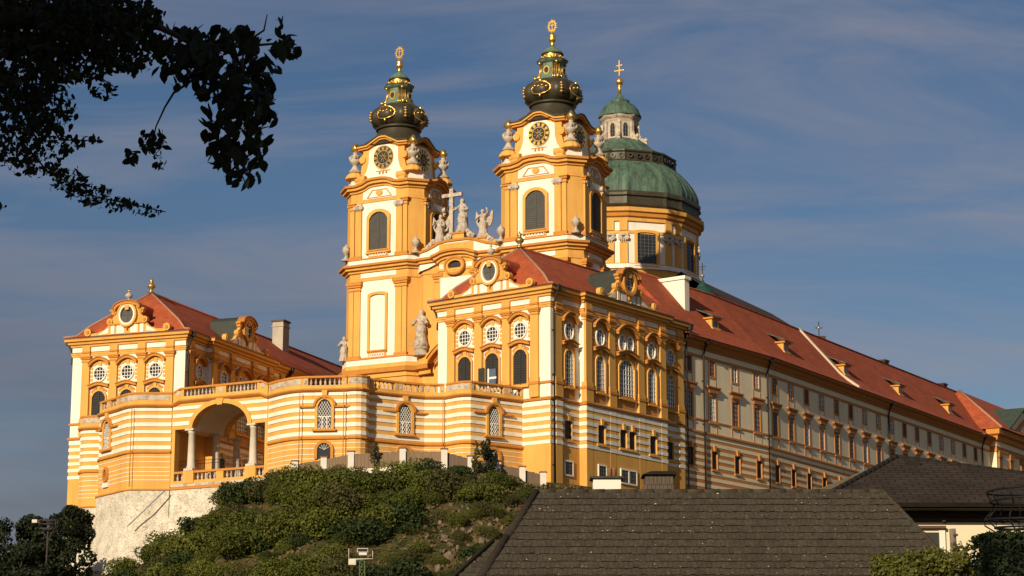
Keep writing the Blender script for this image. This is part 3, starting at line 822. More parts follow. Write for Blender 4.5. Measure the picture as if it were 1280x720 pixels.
H_W = hm.mesh('hood')
am = MB()
for sg in (-1, 1): am.box(I, sg * 0.95 - 0.05, sg * 0.95 + 0.05, 0.004, 0.05, 40.85 - 42.4, -0.15, OCW)
A_W = am.mesh('apron_panel')
for F, ss in ((FN, (1.2, 6.8, 12.4, 17.9)), (FF, [2.2 + 5.15 * k for k in range(16)])):
    for s in ss:
        wall_window(LW, rw.choice(U_VAR), F, s, 48.1)
        wall_window(LW, rw.choice([L_VAR[0], L_VAR[0], L_VAR[1], L_VAR[2]]), F, s, 42.4, subs=(('hood', H_W, 4.05), ('apron_panel', A_W, 0)))
        if s < 40: wall_window(LW, M_W, F, s + 0.3, 36.3)
for F, s in ((FN, 4.4), (FN, 20.4), (FF, 41.8), (FF, 82.2)):
    drainpipe(LW, F, s, 0.0, 28, 52.4)
# white fire wall across the roof
def slope_strip(mb, F, s0, s1, pts, m, th):
    n = len(pts); vs = []
    for s in (s0, s1):
        for o, z in pts: vs.append(F(s, o, z))
        for o, z in reversed(pts): vs.append(F(s, o, z + th))
    k = 2 * n
    fs = [tuple(range(k)), tuple(range(2 * k - 1, k - 1, -1))] + [(j, k + j, k + (j + 1) % k, (j + 1) % k) for j in range(k)]
    mb.add(vs, fs, m)
RP = [(0.9, 52.4), (0.1, 53.0), (-0.9, 53.75), (-2.0, 54.7), (-8.2, 61.8)]
fw = MB(); slope_strip(fw, FF, 29.2, 29.85, RP, mat('beige_fire_wall_plaster', (.56, .47, .33), .9, var=.12), 0.55); fw.build('fire_wall', ro)
for px in (1111, 1183):
    r_ = ray(px, 480)
    for s in np.arange(30, 100, 0.1):
        q = LW.matrix_basis @ Vector(FF(s, -8.4, 62))
        if (q.x / q.y) > r_.x / r_.y: break
    m = chimney_mb(-0.7, 0.7, -0.6, 0.6, -1.5, 1.0, mat('soot_dark_brick', (0.07, 0.045, 0.035)), 0.12)
    m.build('chimney', ro, FF.loc(s, -9.2, 62.0))
# big white chimney block above the junction with the marble hall
cm_ = MB(); cm_.box(FN, 7.2, 8.3, -9.6, -4.1, 54, 61.4, WHT); cm_.box(FN, 7.0, 8.5, -9.8, -3.9, 61.4, 61.85, WHT); P(cm_, 'chimney', LW)
# dormers
def dormer_mb():
    d = MB()
    d.box(I, -0.85, 0.85, -3.2, 0.0, 0.0, 1.25, OCH)
    d.box(I, -0.55, 0.55, 0.0, 0.03, 0.2, 1.0, GLASS)
    d.prism(I, [(-1.1, 1.22), (1.1, 1.22), (1.05, 1.45), (-1.05, 1.45)], -3.6, 0.35, OCD)
    d.box(I, -1.0, 1.0, -0.4, 0.22, -0.2, 0.1, OCH)
    l = MB()
    l.add([I(-1.5, 0.6, 1.40), I(1.5, 0.6, 1.40), I(1.25, -2.6, 2.75), I(-1.25, -2.6, 2.75), I(-1.5, 0.6, 1.52), I(1.5, 0.6, 1.52), I(1.25, -2.6, 2.87), I(-1.25, -2.6, 2.87)],
          [(0, 1, 2, 3), (4, 5, 6, 7), (0, 1, 5, 4), (1, 2, 6, 5), (0, 3, 7, 4)], COPPER)
    return d.mesh('dormer'), l.mesh('dormer_roof')
D_M = dormer_mb()
for px, py in ((893, 412), (982, 446), (1057, 470), (1125, 501), (1187, 522)):
    F = FN if px < 950 else FF
    best = None
    for s in np.arange(0, 90, 0.1):
        q = LW.matrix_basis @ Vector(F(s, -2.5, 55.5 - ZB))
        e = abs(640 + FPX * q.x / (q.y * cos(PITCH) + q.z * sin(PITCH)) - px)
        if best is None or e < best[0]: best = (e, s)
    d = PM(D_M[0], 'dormer', LW, F.loc(best[1], -2.4, 55.35), F.ang); put('dormer_roof', D_M[1], d)

# ------------------------------------------------------------------ pavilion at the far end of the wing
eo = LW.matrix_basis @ Vector(FF(WL, 0, 0)); eo.z = ZB
EP = thing('end_pavilion', 'ochre pavilion with a green copper gable at the far right end of the long wing', 'building', eo, aM + BA)
F0 = Frame(0, 0, 0); F1 = Frame(0, -1.1, 0)
w = MB(); pth = [(0, 0.2), (0, -1.1), (30, -1.1), (30, 16)]
w.sweep(pth, [(0, 22), (0, 40.5), (0.25, 40.6), (0.25, 40.9), (0, 41), (0, 50.2)], [OCW, OCW, OCW, OCW, WINGW]); P(w, 'wall', EP)
c = MB(); c.sweep(pth, [(0, 50.2), (0.15, 50.3), (0.15, 51.0), (0.25, 51.1), (0.05, 51.15), (0.05, 52.0), (0.4, 52.2), (0.5, 52.8), (0.95, 53.1), (1.0, 53.9), (0, 54.1)], [OCW, OCW, OCW, OCW, WINGW, OCD, OCD, BRN, OCD, PIPE]); P(c, 'cornice', EP)
pm_ = MB(); pm_.box(I, -0.7, 0.7, -0.2, 0.2, 22, 50.3, HOODM); pm_.box(I, -0.95, 0.95, -0.2, 0.35, 49.4, 50.4, HOODM); PE = pm_.mesh('pilaster')
for s in (1.5, 7.0, 12.5, 18, 23.5): PM(PE, 'pilaster', EP, F1.loc(s, 0, 0))
E_W = mesh_window(0.9, 4.0, 3.3, 0.3, 0.26, cols=4, rows=7, fm=OCW, sm=BROWNW)
for s in (4.25, 9.75, 15.25, 20.75): wall_window(EP, E_W, F1, s, 42.6, subs=(('hood', H_LOW, 4.7),))
r = MB()
r.add([(-0.9, -2.5, 54.0), (31, -2.5, 54.0), (6.5, 7.2, 62.0), (31, 7.2, 62.0), (-0.9, 17, 54.0), (31, 17, 54)], [(0, 1, 3, 2), (4, 0, 2), (4, 5, 3, 2)], ROOF)
rr_ = P(r, 'roof', EP)
rr2 = MB(); rr2.tube([(-0.9, -2.5, 54.05), (6.5, 7.2, 62.06)], 0.2, RIDGE, 6); rr2.build('ridge_tiles', rr_)
g = MB(); g.prism(F1, [(5.0, 54.0), (22, 54.0), (13.5, 58.6)], -0.6, 0.3, WINGW)
g.prism(F1, [(a-4.5, z) for a, z in [(13.5, 54.9), (15.5, 54.6), (16.5, 55.6), (18, 56.4), (19.5, 55.6), (20.5, 54.6), (22.5, 54.9), (20.0, 56.2), (18, 57.3), (16.0, 56.2)]], 0.25, 0.5, OCW)
gg = P(g, 'gable', EP)
g = MB(); g.add([F1(4.1, 0.8, 53.95), F1(13.5, 0.8, 59.0), F1(22.9, 0.8, 53.95), F1(4.1, -3, 53.95), F1(13.5, -9, 59.0), F1(22.9, -3, 53.95), F1(4.1, 0.8, 54.2), F1(13.5, 0.8, 59.3), F1(22.9, 0.8, 54.2), F1(4.1, -3, 54.2), F1(13.5, -9, 59.3), F1(22.9, -3, 54.2)],
            [(6, 7, 10, 9), (7, 8, 11, 10), (0, 1, 7, 6), (1, 2, 8, 7)], mat('dull_green_sheet_roof', (.05, .068, .048), .65, var=.3, scale=1.2, stretch=(1, 1, .3))); P(g, 'gable_roof', EP)

# ------------------------------------------------------------------ curved terrace in front of the church
to = axis_pt(-17.6, 0)
aA = radians(90 - AXY)
TE = thing('terrace_bastion', 'curved terrace bastion striped ochre and white, with balustrade, arched windows and central loggia', 'terrace', (to[0], to[1], ZB), aA)
def tl(a, b): return (a + 17.6, -b)
R_segs = [('solid', [(-17.6, 6.9), (-17.9, 7.5), (-18.6, 8.9), (-19.15, 10.3), (-19.5, 11.6), (-19.4, 13.0)]),
          ('bal', [(-19.4, 13.0), (-17.6, 17.6)]),
          ('solid', [(-17.6, 17.6), (-17.7, 18.1), (-17.5, 18.8), (-17.0, 19.35), (-16.2, 19.65), (-15.4, 19.55), (-14.8, 19.1)]),
          ('bal', [(-14.8, 19.1), (-11.4, 20.8), (-8.7, 22.5), (-7.6, 24.4)]),
          ('solid', [(-7.6, 24.4), (-7.9, 25.2), (-8.25, 26.2), (-8.3, 27.2), (-7.9, 28.1)]),
          ('bal', [(-7.9, 28.1), (-3, 30.2), (-0.6, 31.2)])]
L_segs = [('bal', [(-0.6, -31.2), (-3, -30.4), (-6.0, -29.4), (-7.9, -28.1)]),
          ('solid', [(-7.9, -28.1), (-8.3, -27.2), (-8.25, -26.2), (-7.9, -25.2), (-7.6, -24.4)]),
          ('bal', [(-7.6, -24.4), (-8.7, -22.5), (-10.8, -21.1), (-13.4, -19.6)]),
          ('solid', [(-13.4, -19.6), (-14.8, -19.4), (-15.9, -18.6)]),
          ('bal', [(-15.9, -18.6), (-17.0, -16.4), (-18.2, -14.0)]),
          ('solid', [(-18.2, -14.0), (-18.9, -12.8), (-19.5, -11.5), (-19.65, -10.3), (-19.1, -9.0), (-18.3, -7.8), (-17.6, -6.4)])]
def path_of(segs):
    out = []
    for k, pts in segs:
        for p in pts:
            q = tl(*p)
            if not out or hypot(out[-1][0] - q[0], out[-1][1] - q[1]) > 0.02: out.append(q)
    return out
OB = -0.35
TB = [(35.61, 36.07), (36.54, 37.01), (37.47, 37.85), (38.29, 38.76), (39.23, 39.65), (40.08, 40.45)]
LINES = [(z, z + 0.09) for z in (32.02, 32.5, 32.97, 33.48, 34.13, 34.68)]
pr1, ms1 = stripe_prof(31.05, 35.15, OB, bands=LINES, d=0.04)
pr2, ms2 = stripe_prof(35.5, 40.5, OB, bands=TB, d=0.08)
TPROF = [(OB + .05, 30.8), (OB + .3, 30.85), (OB + .3, 31.0)] + pr1 + [(OB + .22, 35.2), (OB + .24, 35.42)] + pr2 + [(OB + .25, 40.55), (OB + .42, 40.7), (OB + .42, 40.85), (OB + .16, 40.93), (OB + .14, 41.0), (OB + .14, 41.25), (OB - .4, 41.25), (OB - .4, 40.9)]
TM = [OCD, OCD, OCD] + ms1 + [OCD, OCD, OCD] + ms2 + [OCD, OCD, OCD, OCH, OCH, OCH, OCH, OCH]
for segs in (R_segs, L_segs):
    w = MB(); pth = path_of(segs)
    w.sweep(pth, TPROF, TM)
    w.sweep(pth, [(OB - .3, 41.0), (OB - 6.5, 41.0), (OB - 6.5, 31)], [STONE, OCH])
    P(w, 'wall', TE)
    b = MB(); b.sweep(pth, [(OB + 0.15, 30.82), (OB + 0.2, 28.0), (OB + 1.4, 22.0), (OB + 3.0, 15.0)], RUBBLE); P(b, 'battered_base', TE)
bal = MB()
bal.lathe((0, 0, 0), [(0.13, 0), (0.13, 0.08), (0.07, 0.12), (0.15, 0.3), (0.14, 0.42), (0.06, 0.62), (0.07, 0.72), (0.12, 0.76), (0.12, 0.84)], STONE, 8)
BAL = bal
def balusters(mb, p, q, z0, h, sp=0.5, dz0=0.0, dz1=0.0):
    d = hypot(q[0] - p[0], q[1] - p[1]); n = max(1, int(d / sp)); k = h / 0.84
    for i in range(n):
        t = (i + 0.5) / n
        x, y = p[0] + (q[0] - p[0]) * t, p[1] + (q[1] - p[1]) * t
        zz_ = z0 + dz0 + (dz1 - dz0) * t
        mb.lathe((x, y, zz_), [(0.14, 0), (0.14, 0.08 * k), (0.07, 0.12 * k), (0.155, 0.3 * k), (0.14, 0.42 * k), (0.06, 0.62 * k), (0.07, 0.72 * k), (0.13, 0.76 * k), (0.13, h)], STONE, 7, cap=False)
def parapet(segs):
    for k, pts in segs:
        pp = [tl(*p) for p in pts]
        rail = [(OB + .16, 42.06), (OB + .2, 42.12), (OB + .2, 42.3), (OB - .46, 42.3), (OB - .46, 42.06), (OB + .16, 42.06)]
        m = MB(); m.sweep(pp, rail, OCD, caps=True)
        if k == 'solid':
            m.sweep(pp, [(OB + .1, 41.25), (OB + .1, 42.06), (OB - .4, 42.06), (OB - .4, 41.25)], [OCH, OCH, OCH])
            cum = [0]
            for a_, b_ in zip(pp[:-1], pp[1:]): cum.append(cum[-1] + hypot(a_[0] - b_[0], a_[1] - b_[1]))
            inner = [pp[0]] + pp[1:-1] + [pp[-1]]
            def shr(p, q, d):
                l = hypot(q[0] - p[0], q[1] - p[1]); t = min(.45, d / l); return (p[0] + (q[0] - p[0]) * t, p[1] + (q[1] - p[1]) * t)
            inner[0] = shr(pp[0], pp[1], .3); inner[-1] = shr(pp[-1], pp[-2], .3)
            m.sweep(inner, [(OB + .09, 41.36), (OB + .14, 41.38), (OB + .14, 41.96), (OB + .09, 41.98)], STONE)
            P(m, 'parapet', TE)
        else:
            for a_, b_ in zip(pp[:-1], pp[1:]):
                F = frame2(a_, b_); L_ = hypot(b_[0] - a_[0], b_[1] - a_[1])
                m.box(F, 0.0, 0.55, OB - .42, OB + .12, 41.25, 42.06, OCH); m.box(F, L_ - .55, L_, OB - .42, OB + .12, 41.25, 42.06, OCH)
                m.box(F, 0.12, 0.43, OB + .11, OB + .15, 41.36, 41.95, STONE); m.box(F, L_ - .43, L_ - .12, OB + .11, OB + .15, 41.36, 41.95, STONE)
                if L_ > 1.5:
                    pa = F(0.6, OB - .13, 0); pb = F(L_ - .6, OB - .13, 0)
                    balusters(m, pa, pb, 41.25, 0.82)
            P(m, 'balustrade', TE)
parapet(R_segs); parapet(L_segs)
# arched lattice windows
T_W = mesh_window(0.78, 3.3, 2.45, 0.28, 0.3, cols=1, rows=1, fm=OCH, sill=True, keystone=False)
def lattice():
    f = MB(); p = MB(); hw, h, hs = 0.78, 3.3, 2.5
    f.ring(I, win_outline(hw, 0, hs, h, 0.3), win_outline(hw, 0, hs, h, 0), 0.005, 0.24, OCH)
    xs = [pi * i / 12 for i in range(13)]
    f.prism(I, [(1.28 * cos(t), hs + 1.25 * sin(t)) for t in xs] + [(1.02 * cos(t), hs + 1.0 * sin(t)) for t in reversed(xs)], 0.005, 0.42, OCD)
    for sg in (-1, 1):
        f.box(I, sg * 1.95 - .9, sg * 1.95 + .9, 0.005, 0.3, hs - 0.12, hs + 0.06, OCD)
    f.box(I, -1.35, 1.35, 0.005, 0.42, -0.28, -0.08, OCD)
    f.prism(I, [(-.2, h + .1), (.2, h + .1), (.32, h + 1.0), (-.32, h + 1.0)], 0.005, 0.35, OCH)
    p.prism(I, win_outline(hw, 0, hs, h, 0.01), 0.008, 0.03, GLASS)
    n = 9
    for i in range(-n, n):
        for sg in (-1, 1):
            pts = []
            for j in range(13):
                z = h * j / 12; x = sg * (z * 0.62) + i * 0.3
                lim = hw if z < hs else hw * sqrt(max(0, 1 - ((z - hs) / (h - hs)) ** 2))
                if abs(x) < lim: pts.append(I(x, 0.1, z))
            if len(pts) > 1: p.tube([pts[0], pts[-1]], 0.028, SASH, 4, cap=False)
    for x in (-.26, .26): p.box(I, x - .05, x + .05, 0.03, 0.07, 0, 1.35, SASH)
    p.box(I, -hw, hw, 0.03, 0.075, 1.3, 1.42, SASH)
    return f.mesh('window'), p.mesh('glass_pane')
LAT = lattice()
def low_arch():
    f = MB(); p = MB(); r0 = 0.75
    xs = [pi * i / 12 for i in range(13)]
    f.prism(I, [(1.08 * cos(t), 1.0 + 1.08 * sin(t)) for t in xs] + [(-1.08, 0), (-.75, 0)] + [(0.75 * cos(t), 1.0 + 0.75 * sin(t)) for t in reversed(xs)] + [(.75, 0), (1.08, 0)], 0.005, 0.26, OCD)
    p.prism(I, [(0.76 * cos(t), 1.0 + 0.76 * sin(t)) for t in xs] + [(-.75, 0), (.75, 0)], 0.008, 0.03, GLASS)
    for i in range(1, 6):
        t = pi * i / 6; p.tube([I(0, .08, 1.0), I(.75 * cos(t), .08, 1.0 + .75 * sin(t))], 0.03, SASH, 4)
    return f.mesh('window'), p.mesh('glass_pane')
LOA = low_arch()
def oval_low():
    f = MB(); f.ring(I, ell(0.62, 0.95), ell(0.34, 0.62), 0.005, 0.3, OCD)
    f.box(I, -0.7, 0.7, 0.004, 0.22, -1.5, -0.95, WHT)
    p = MB(); p.prism(I, ell(0.35, 0.63), 0.008, 0.05, SHUT)
    return f.mesh('oval_window'), p.mesh('glass_pane')
OVL = oval_low()
def tw(a, b, sdist):
    F = frame2(tl(*a), tl(*b)); return F, sdist
for a, b, s in (((-19.4, 13.0), (-17.6, 17.6), 2.5), ((-14.8, 19.1), (-11.4, 20.8), 4.7), ((-7.9, 28.1), (-3, 30.2), 3.3), ((-17.0, -16.4), (-18.2, -14.0), -0.2)):
    F, s_ = tw(a, b, s)
    if a == (-14.8, 19.1): F = frame2(tl(-11.4, 20.8), tl(-8.7, 22.5)); s_ = .75
    if a == (-17.0, -16.4): F = frame2(tl(-15.9, -18.6), tl(-18.2, -14.0)); s_ = 2.4
    o_ = OB + 0.02
    wall_window(TE, LAT, F, s_, 36.35, o_ + 0.05)
    if a[1] > 0: wall_window(TE, LOA, F, s_, 33.0, o_)
    else:
        w_ = PM(OVL[0], 'oval_window', TE, F.loc(s_, o_, 33.3), F.ang); put('glass_pane', OVL[1], w_)
# loggia
FA = frame2(tl(-17.6, -6.4), tl(-17.6, 6.9)); LA = 13.3; c0 = 6.77
VAULT = mat('loggia_vault_plaster', (0.70, 0.58, 0.42), 0.9, var=0.1)
def ext(z, rx, rz): return rx * sqrt(max(0.0, 1 - ((z - 37.85) / rz) ** 2))
def arch_wall(mb, F, o0, o1, ztop, m, stripes=True):
    el = [(c0 + 3.9 * cos(t), 37.85 + 2.65 * sin(t)) for t in [pi - pi * i / 24 for i in range(25)]]
    # two halves keep the polygons simple
    left = [(0, 37.85)] + [p for p in el[:13]] + [(c0, ztop), (0, ztop)]
    right = [p for p in el[12:]] + [(LA, 37.85), (LA, ztop), (c0, ztop)]
    mb.prism(F, left, o0, o1, m); mb.prism(F, right, o0, o1, m)
    if stripes:
        for z0, z1 in [(38.29, 38.76), (39.23, 39.65), (40.12, 40.5)]:
            e0, e1 = ext(z0, 4.4, 3.15), ext(z1, 4.4, 3.15)
            mb.prism(F, [(0.02, z0), (c0 - e0, z0), (c0 - e1, z1), (0.02, z1)], o1 - .02, o1 + .08, WHT)
            mb.prism(F, [(c0 + e0, z0), (LA - .02, z0), (LA - .02, z1), (c0 + e1, z1)], o1 - .02, o1 + .08, WHT)
    xs = [pi * i / 24 for i in range(25)]
    mb.prism(F, [(c0 + 4.42 * cos(t), 37.85 + 3.16 * sin(t)) for t in xs] + [(c0 + 3.88 * cos(t), 37.85 + 2.63 * sin(t)) for t in reversed(xs)], o1 - .05, o1 + .2, OCH)
aw = MB(); arch_wall(aw, FA, OB - 0.9, OB, 41.0, OCH)
aw.prism(FA, [(c0 - .35, 40.3), (c0 + .35, 40.3), (c0 + .5, 41.05), (c0 - .5, 41.05)], OB - .1, OB + .35, OCH)
rp_ = [(*FA(0, 0, 0)[:2], 0.0), (*FA(1.0, 0, 0)[:2], 0.42), (*FA(LA - 1.0, 0, 0)[:2], 0.42), (*FA(LA, 0, 0)[:2], 0.0)]
aw.sweep(rp_, [(OB, 40.4), (OB + .25, 40.55), (OB + .42, 40.7), (OB + .42, 40.85), (OB + .16, 40.93), (OB + .14, 41.25), (OB - .4, 41.25)], [OCD, OCD, OCD, OCH, OCH, OCH])
P(aw, 'arch', TE)
pb = MB(); pb.sweep(rp_, [(OB + .16, 42.06), (OB + .2, 42.12), (OB + .2, 42.3), (OB - .46, 42.3), (OB - .46, 42.06), (OB + .16, 42.06)], OCD, caps=True)
for s0, s1 in ((0.0, 1.5), (6.0, 7.5), (11.8, LA)):
    for o in (0,): pb.prism(FA, [(s0, 41.2 + (0 if s0 == 0 else .42)), (s1, 41.2 + (0 if s1 == LA else .42)), (s1, 42.08 + (0 if s1 == LA else .42)), (s0, 42.08 + (0 if s0 == 0 else .42))], OB - .4, OB + .11, OCH)
    pb.box(FA, s0 + .5, s1 - .4, OB + .1, OB + .15, 41.8, 42.35, STONE)
balusters(pb, FA(1.6, OB - .13, 0), FA(5.9, OB - .13, 0), 41.67, .82); balusters(pb, FA(7.6, OB - .13, 0), FA(11.7, OB - .13, 0), 41.67, .82)
P(pb, 'balustrade', TE)
def column_mb():
    c = MB()
    c.box(I, -.62, .62, -.62, .62, 0, .25, COLST)
    c.lathe((0, 0, 0), [(.6, .25), (.62, .33), (.5, .42), (.56, .5), (.47, .58), (.45, 1.5), (.38, 4.35), (.46, 4.4), (.42, 4.5), (.56, 4.66)], COLST, 20)
    c.box(I, -.6, .6, -.6, .6, 4.66, 4.88, COLST)
    return c.mesh('column')
COLM = column_mb()
for s in (2.45, 11.1):
    for o in ((OB - .45, OB - 5.2, OB - 9.3) if s < 5 else (OB - .45, OB - 3.2, OB - 7.9)):
        PM(COLM, 'column', TE, FA.loc(s, o, 32.98))
lb = MB()
for s in (2.45, 11.1): lb.box(FA, s - .75, s + .75, OB - 1.1, OB + .1, 31.5, 32.98, OCH)
for s0, s1 in ((0, .35), (LA - .35, LA)): lb.box(FA, s0, s1, OB - .9, OB, 31.5, 37.9, OCH)
for o in (OB - .3,):
    lb.box(FA, 0, LA, OB - .62, OB - .02, 31.5, 31.85, OCH)
    for s0, s1 in ((0.35, 1.7), (3.2, 10.35), (11.85, LA - .35)):
        lb.box(FA, s0, s1, OB - .6, OB - .02, 32.7, 32.95, OCD)
        if s1 - s0 > 3: lb.box(FA, 6.3, 7.3, OB - .55, OB - .06, 31.85, 32.7, OCH)
    balusters(lb, FA(.4, OB - .3, 0), FA(1.65, OB - .3, 0), 31.85, .85); balusters(lb, FA(3.3, OB - .3, 0), FA(6.2, OB - .3, 0), 31.85, .85)
    balusters(lb, FA(7.4, OB - .3, 0), FA(10.3, OB - .3, 0), 31.85, .85); balusters(lb, FA(11.9, OB - .3, 0), FA(LA - .4, OB - .3, 0), 31.85, .85)
P(lb, 'balustrade', TE)
lg = MB()
lg.box(FA, 0, LA, OB - 10.4, OB + .02, 31.2, 31.5, STONE)
arch_wall(lg, FA, OB - 7.2, OB - 6.4, 40.9, OCH, stripes=False)
lg.box(FA, -.8, 0.0, OB - 7.2, OB - .02, 31.2, 40.85, OCH); lg.box(FA, LA, LA + .8, OB - 7.2, OB - .02, 31.2, 40.85, OCH)
lg.box(FA, 0, 2.85, OB - 6.5, OB - .9, 37.87, 38.1, VAULT); lg.box(FA, LA - 2.65, LA, OB - 6.5, OB - .9, 37.87, 38.1, VAULT)
for i in range(16):
    t0, t1 = pi * i / 16, pi * (i + 1) / 16
    lg.add([FA(c0 + 3.95 * cos(t), o, 37.86 + 2.7 * sin(t)) for o in (OB - .88, OB - 6.42) for t in (t0, t1)], [(0, 1, 3, 2)], VAULT)
lg.box(FA, 0.0, LA, OB - 7.3, OB - .1, 40.86, 41.0, STONE)
lg.box(FA, 0, 1.2, OB - 7.0, OB - 6.3, 31.5, 37.9, OCH); lg.box(FA, LA - 1.2, LA, OB - 7.0, OB - 6.3, 31.5, 37.9, OCH)
for s in (2.45, 11.1): [lg.box(FA, s - .6, s + .6, OB - o_ - .6, OB - o_ + .6, 31.5, 32.98, STONE) for o_ in ((5.2, 9.3) if s < 5 else (3.2, 7.9))]
lg.box(FA, 3.2, 10.4, OB - 6.8, OB - 6.4, 32.6, 32.85, OCD); lg.box(FA, 3.2, 10.4, OB - 6.8, OB - 6.4, 31.5, 31.8, STONE)
balusters(lg, FA(3.3, OB - 6.6, 0), FA(10.3, OB - 6.6, 0), 31.8, .8, sp=.6)
P(lg, 'loggia', TE)
am_ = MB()
am_.sweep([FA(0, 0, 0)[:2], FA(LA, 0, 0)[:2]], [(OB + .05, 30.8), (OB + .3, 30.85), (OB + .3, 31.05), (OB, 31.15), (OB, 31.5), (OB - .6, 31.5)], OCD)
am_.sweep([FA(0, 0, 0)[:2], FA(LA, 0, 0)[:2]], [(OB + 0.15, 30.82), (OB + 0.2, 28.0), (OB + 1.4, 22.0), (OB + 3.0, 15.0)], RUBBLE); P(am_, 'battered_base', TE)
ir = MB()
for i in range(50):
    s = .4 + i * (LA - .8) / 49
    ir.tube([FA(s, OB - 1.3, 32.0), FA(s, OB - 1.3, 34.3)], .018, PIPE, 4)
for z in (33.9, 34.3): ir.tube([FA(.2, OB - 1.3, z), FA(LA - .2, OB - 1.3, z)], .03, PIPE, 4)
P(ir, 'iron_railing', TE)
# vertical downpipes in the angles of the bastion
for a, b in ((-19.75, 12.9), (-17.9, 17.5), (-13.0, 19.35), (-19.85, -10.4), (-7.75, 24.3)):
    q = tl(a, b); m = MB(); m.tube([(q[0], q[1], 31.2), (q[0], q[1], 40.5)], .05, BRN, 6); P(m, 'drainpipe', TE)
# raking pipe on the masonry
q0, q1 = tl(-18.4, -6.2), tl(-20.4, -10.9)
m = MB(); m.tube([(q0[0] - .2, q0[1], 30.7), (q0[0] * .3 + q1[0] * .7 - 1.1, q0[1] * .3 + q1[1] * .7, 26.6)], .075, mat('grey_pipe', (.25, .24, .22), .5), 6); P(m, 'drainpipe', TE)
# ------------------------------------------------------------------ the abbey church: two towers, front between them, dome
HX, HY, CHX, CHY = 4.9, 6.3, 1.6, 1.6
YW = HY - CHY
TPATH = [(-HX, YW), (-HX, -YW), (-HX + CHX, -HY), (HX - CHX, -HY), (HX, -YW), (HX, YW), (HX - CHX, HY), (-HX + CHX, HY)]
TPX = []
for i, p in enumerate(TPATH):                     # same octagon with break points for the raised cornice
    TPX.append((p[0], p[1], 0.0))
    q = TPATH[(i + 1) % 8]
    if i in (0, 2, 4, 6):
        for t, dz in ((.12, 0), (.24, .22), (.33, .62), (.42, .74), (.58, .74), (.67, .62), (.76, .22), (.88, 0)):
            TPX.append((p[0] + (q[0] - p[0]) * t, p[1] + (q[1] - p[1]) * t, dz))
FTW = Frame(-HX, 0, -pi / 2)      # west face, s from north to south with 0 in the middle
FTS = Frame(0, -HY, 0)
FSW = frame2((-HX, -YW), (-HX + CHX, -HY))
T_LOUV = mesh_window(1.5, 5.4, 4.4, 0.42, 0.3, cols=1, rows=1, fm=OCH, pm=LOUV, louvre=True)
def tower_pil(hw, z0, z1, cap_z, m=None, volute=False):
    f = MB(); m = m or OCH
    f.box(I, -hw - .12, hw + .12, -.2, .36, z0, z0 + .5, OCD); f.box(I, -hw, hw, -.2, .26, z0 + .5, cap_z, m)
    if volute:
        f.box(I, -hw, hw, -.2, .28, cap_z, z1, m)
        f.box(I, -hw - .1, hw + .1, -.2, .42, cap_z + .55, cap_z + .75, STONE)
        for sg in (-1, 1):
            f.prism(I, [(sg * hw + .32 * cos(2 * pi * i / 10), cap_z + .3 + .3 * sin(2 * pi * i / 10)) for i in range(10)], -.1, .5, STONE)
        for i in range(5):
            x = -hw + 2 * hw * (i + .5) / 5
            f.prism(I, [(x - .15, cap_z + .5), (x + .15, cap_z + .5), (x, cap_z - .25)], .2, .42, STONE)
    else:
        f.box(I, -hw - .1, hw + .1, -.2, .36, cap_z, cap_z + .2, OCD); f.box(I, -hw - .04, hw + .04, -.2, .31, cap_z + .2, cap_z + .5, m)
        f.box(I, -hw - .22, hw + .22, -.2, .5, cap_z + .5, cap_z + .8, OCD); f.box(I, -hw - .34, hw + .34, -.2, .62, cap_z + .8, z1, OCD)
    return f.mesh('pilaster')
TP_LO = tower_pil(.52, 54.95, 66.0, 64.7); TP_LO2 = tower_pil(.36, 54.95, 66.0, 64.7)
TP_UP = tower_pil(.50, 69.2, 77.35, 76.4, volute=True); TP_UP2 = tower_pil(.34, 69.2, 77.35, 76.4)
def bal_panel(hw, z0, h):
    f = MB(); f.box(I, -hw - .25, hw + .25, .0, .18, z0, z0 + h, OCH)
    f.box(I, -hw - .35, hw + .35, .0, .4, z0 + h, z0 + h + .2, OCD); f.box(I, -hw - .1, hw + .1, .1, .2, z0 + .1, z0 + h - .1, OCD)
    n = 6
    for i in range(n):
        x = -hw + 2 * hw * (i + .5) / n
        f.ring(I, [(x + .27 * cos(2 * pi * k / 10), z0 + h / 2 + .3 * sin(2 * pi * k / 10)) for k in range(10)], [(x + .13 * cos(2 * pi * k / 10), z0 + h / 2 + .15 * sin(2 * pi * k / 10)) for k in range(10)], .18, .27, WHT)
    return f.mesh('balustrade_panel')
BP_UP = bal_panel(1.35, 69.3, .85); BP_LO = bal_panel(1.2, 54.9, .95)
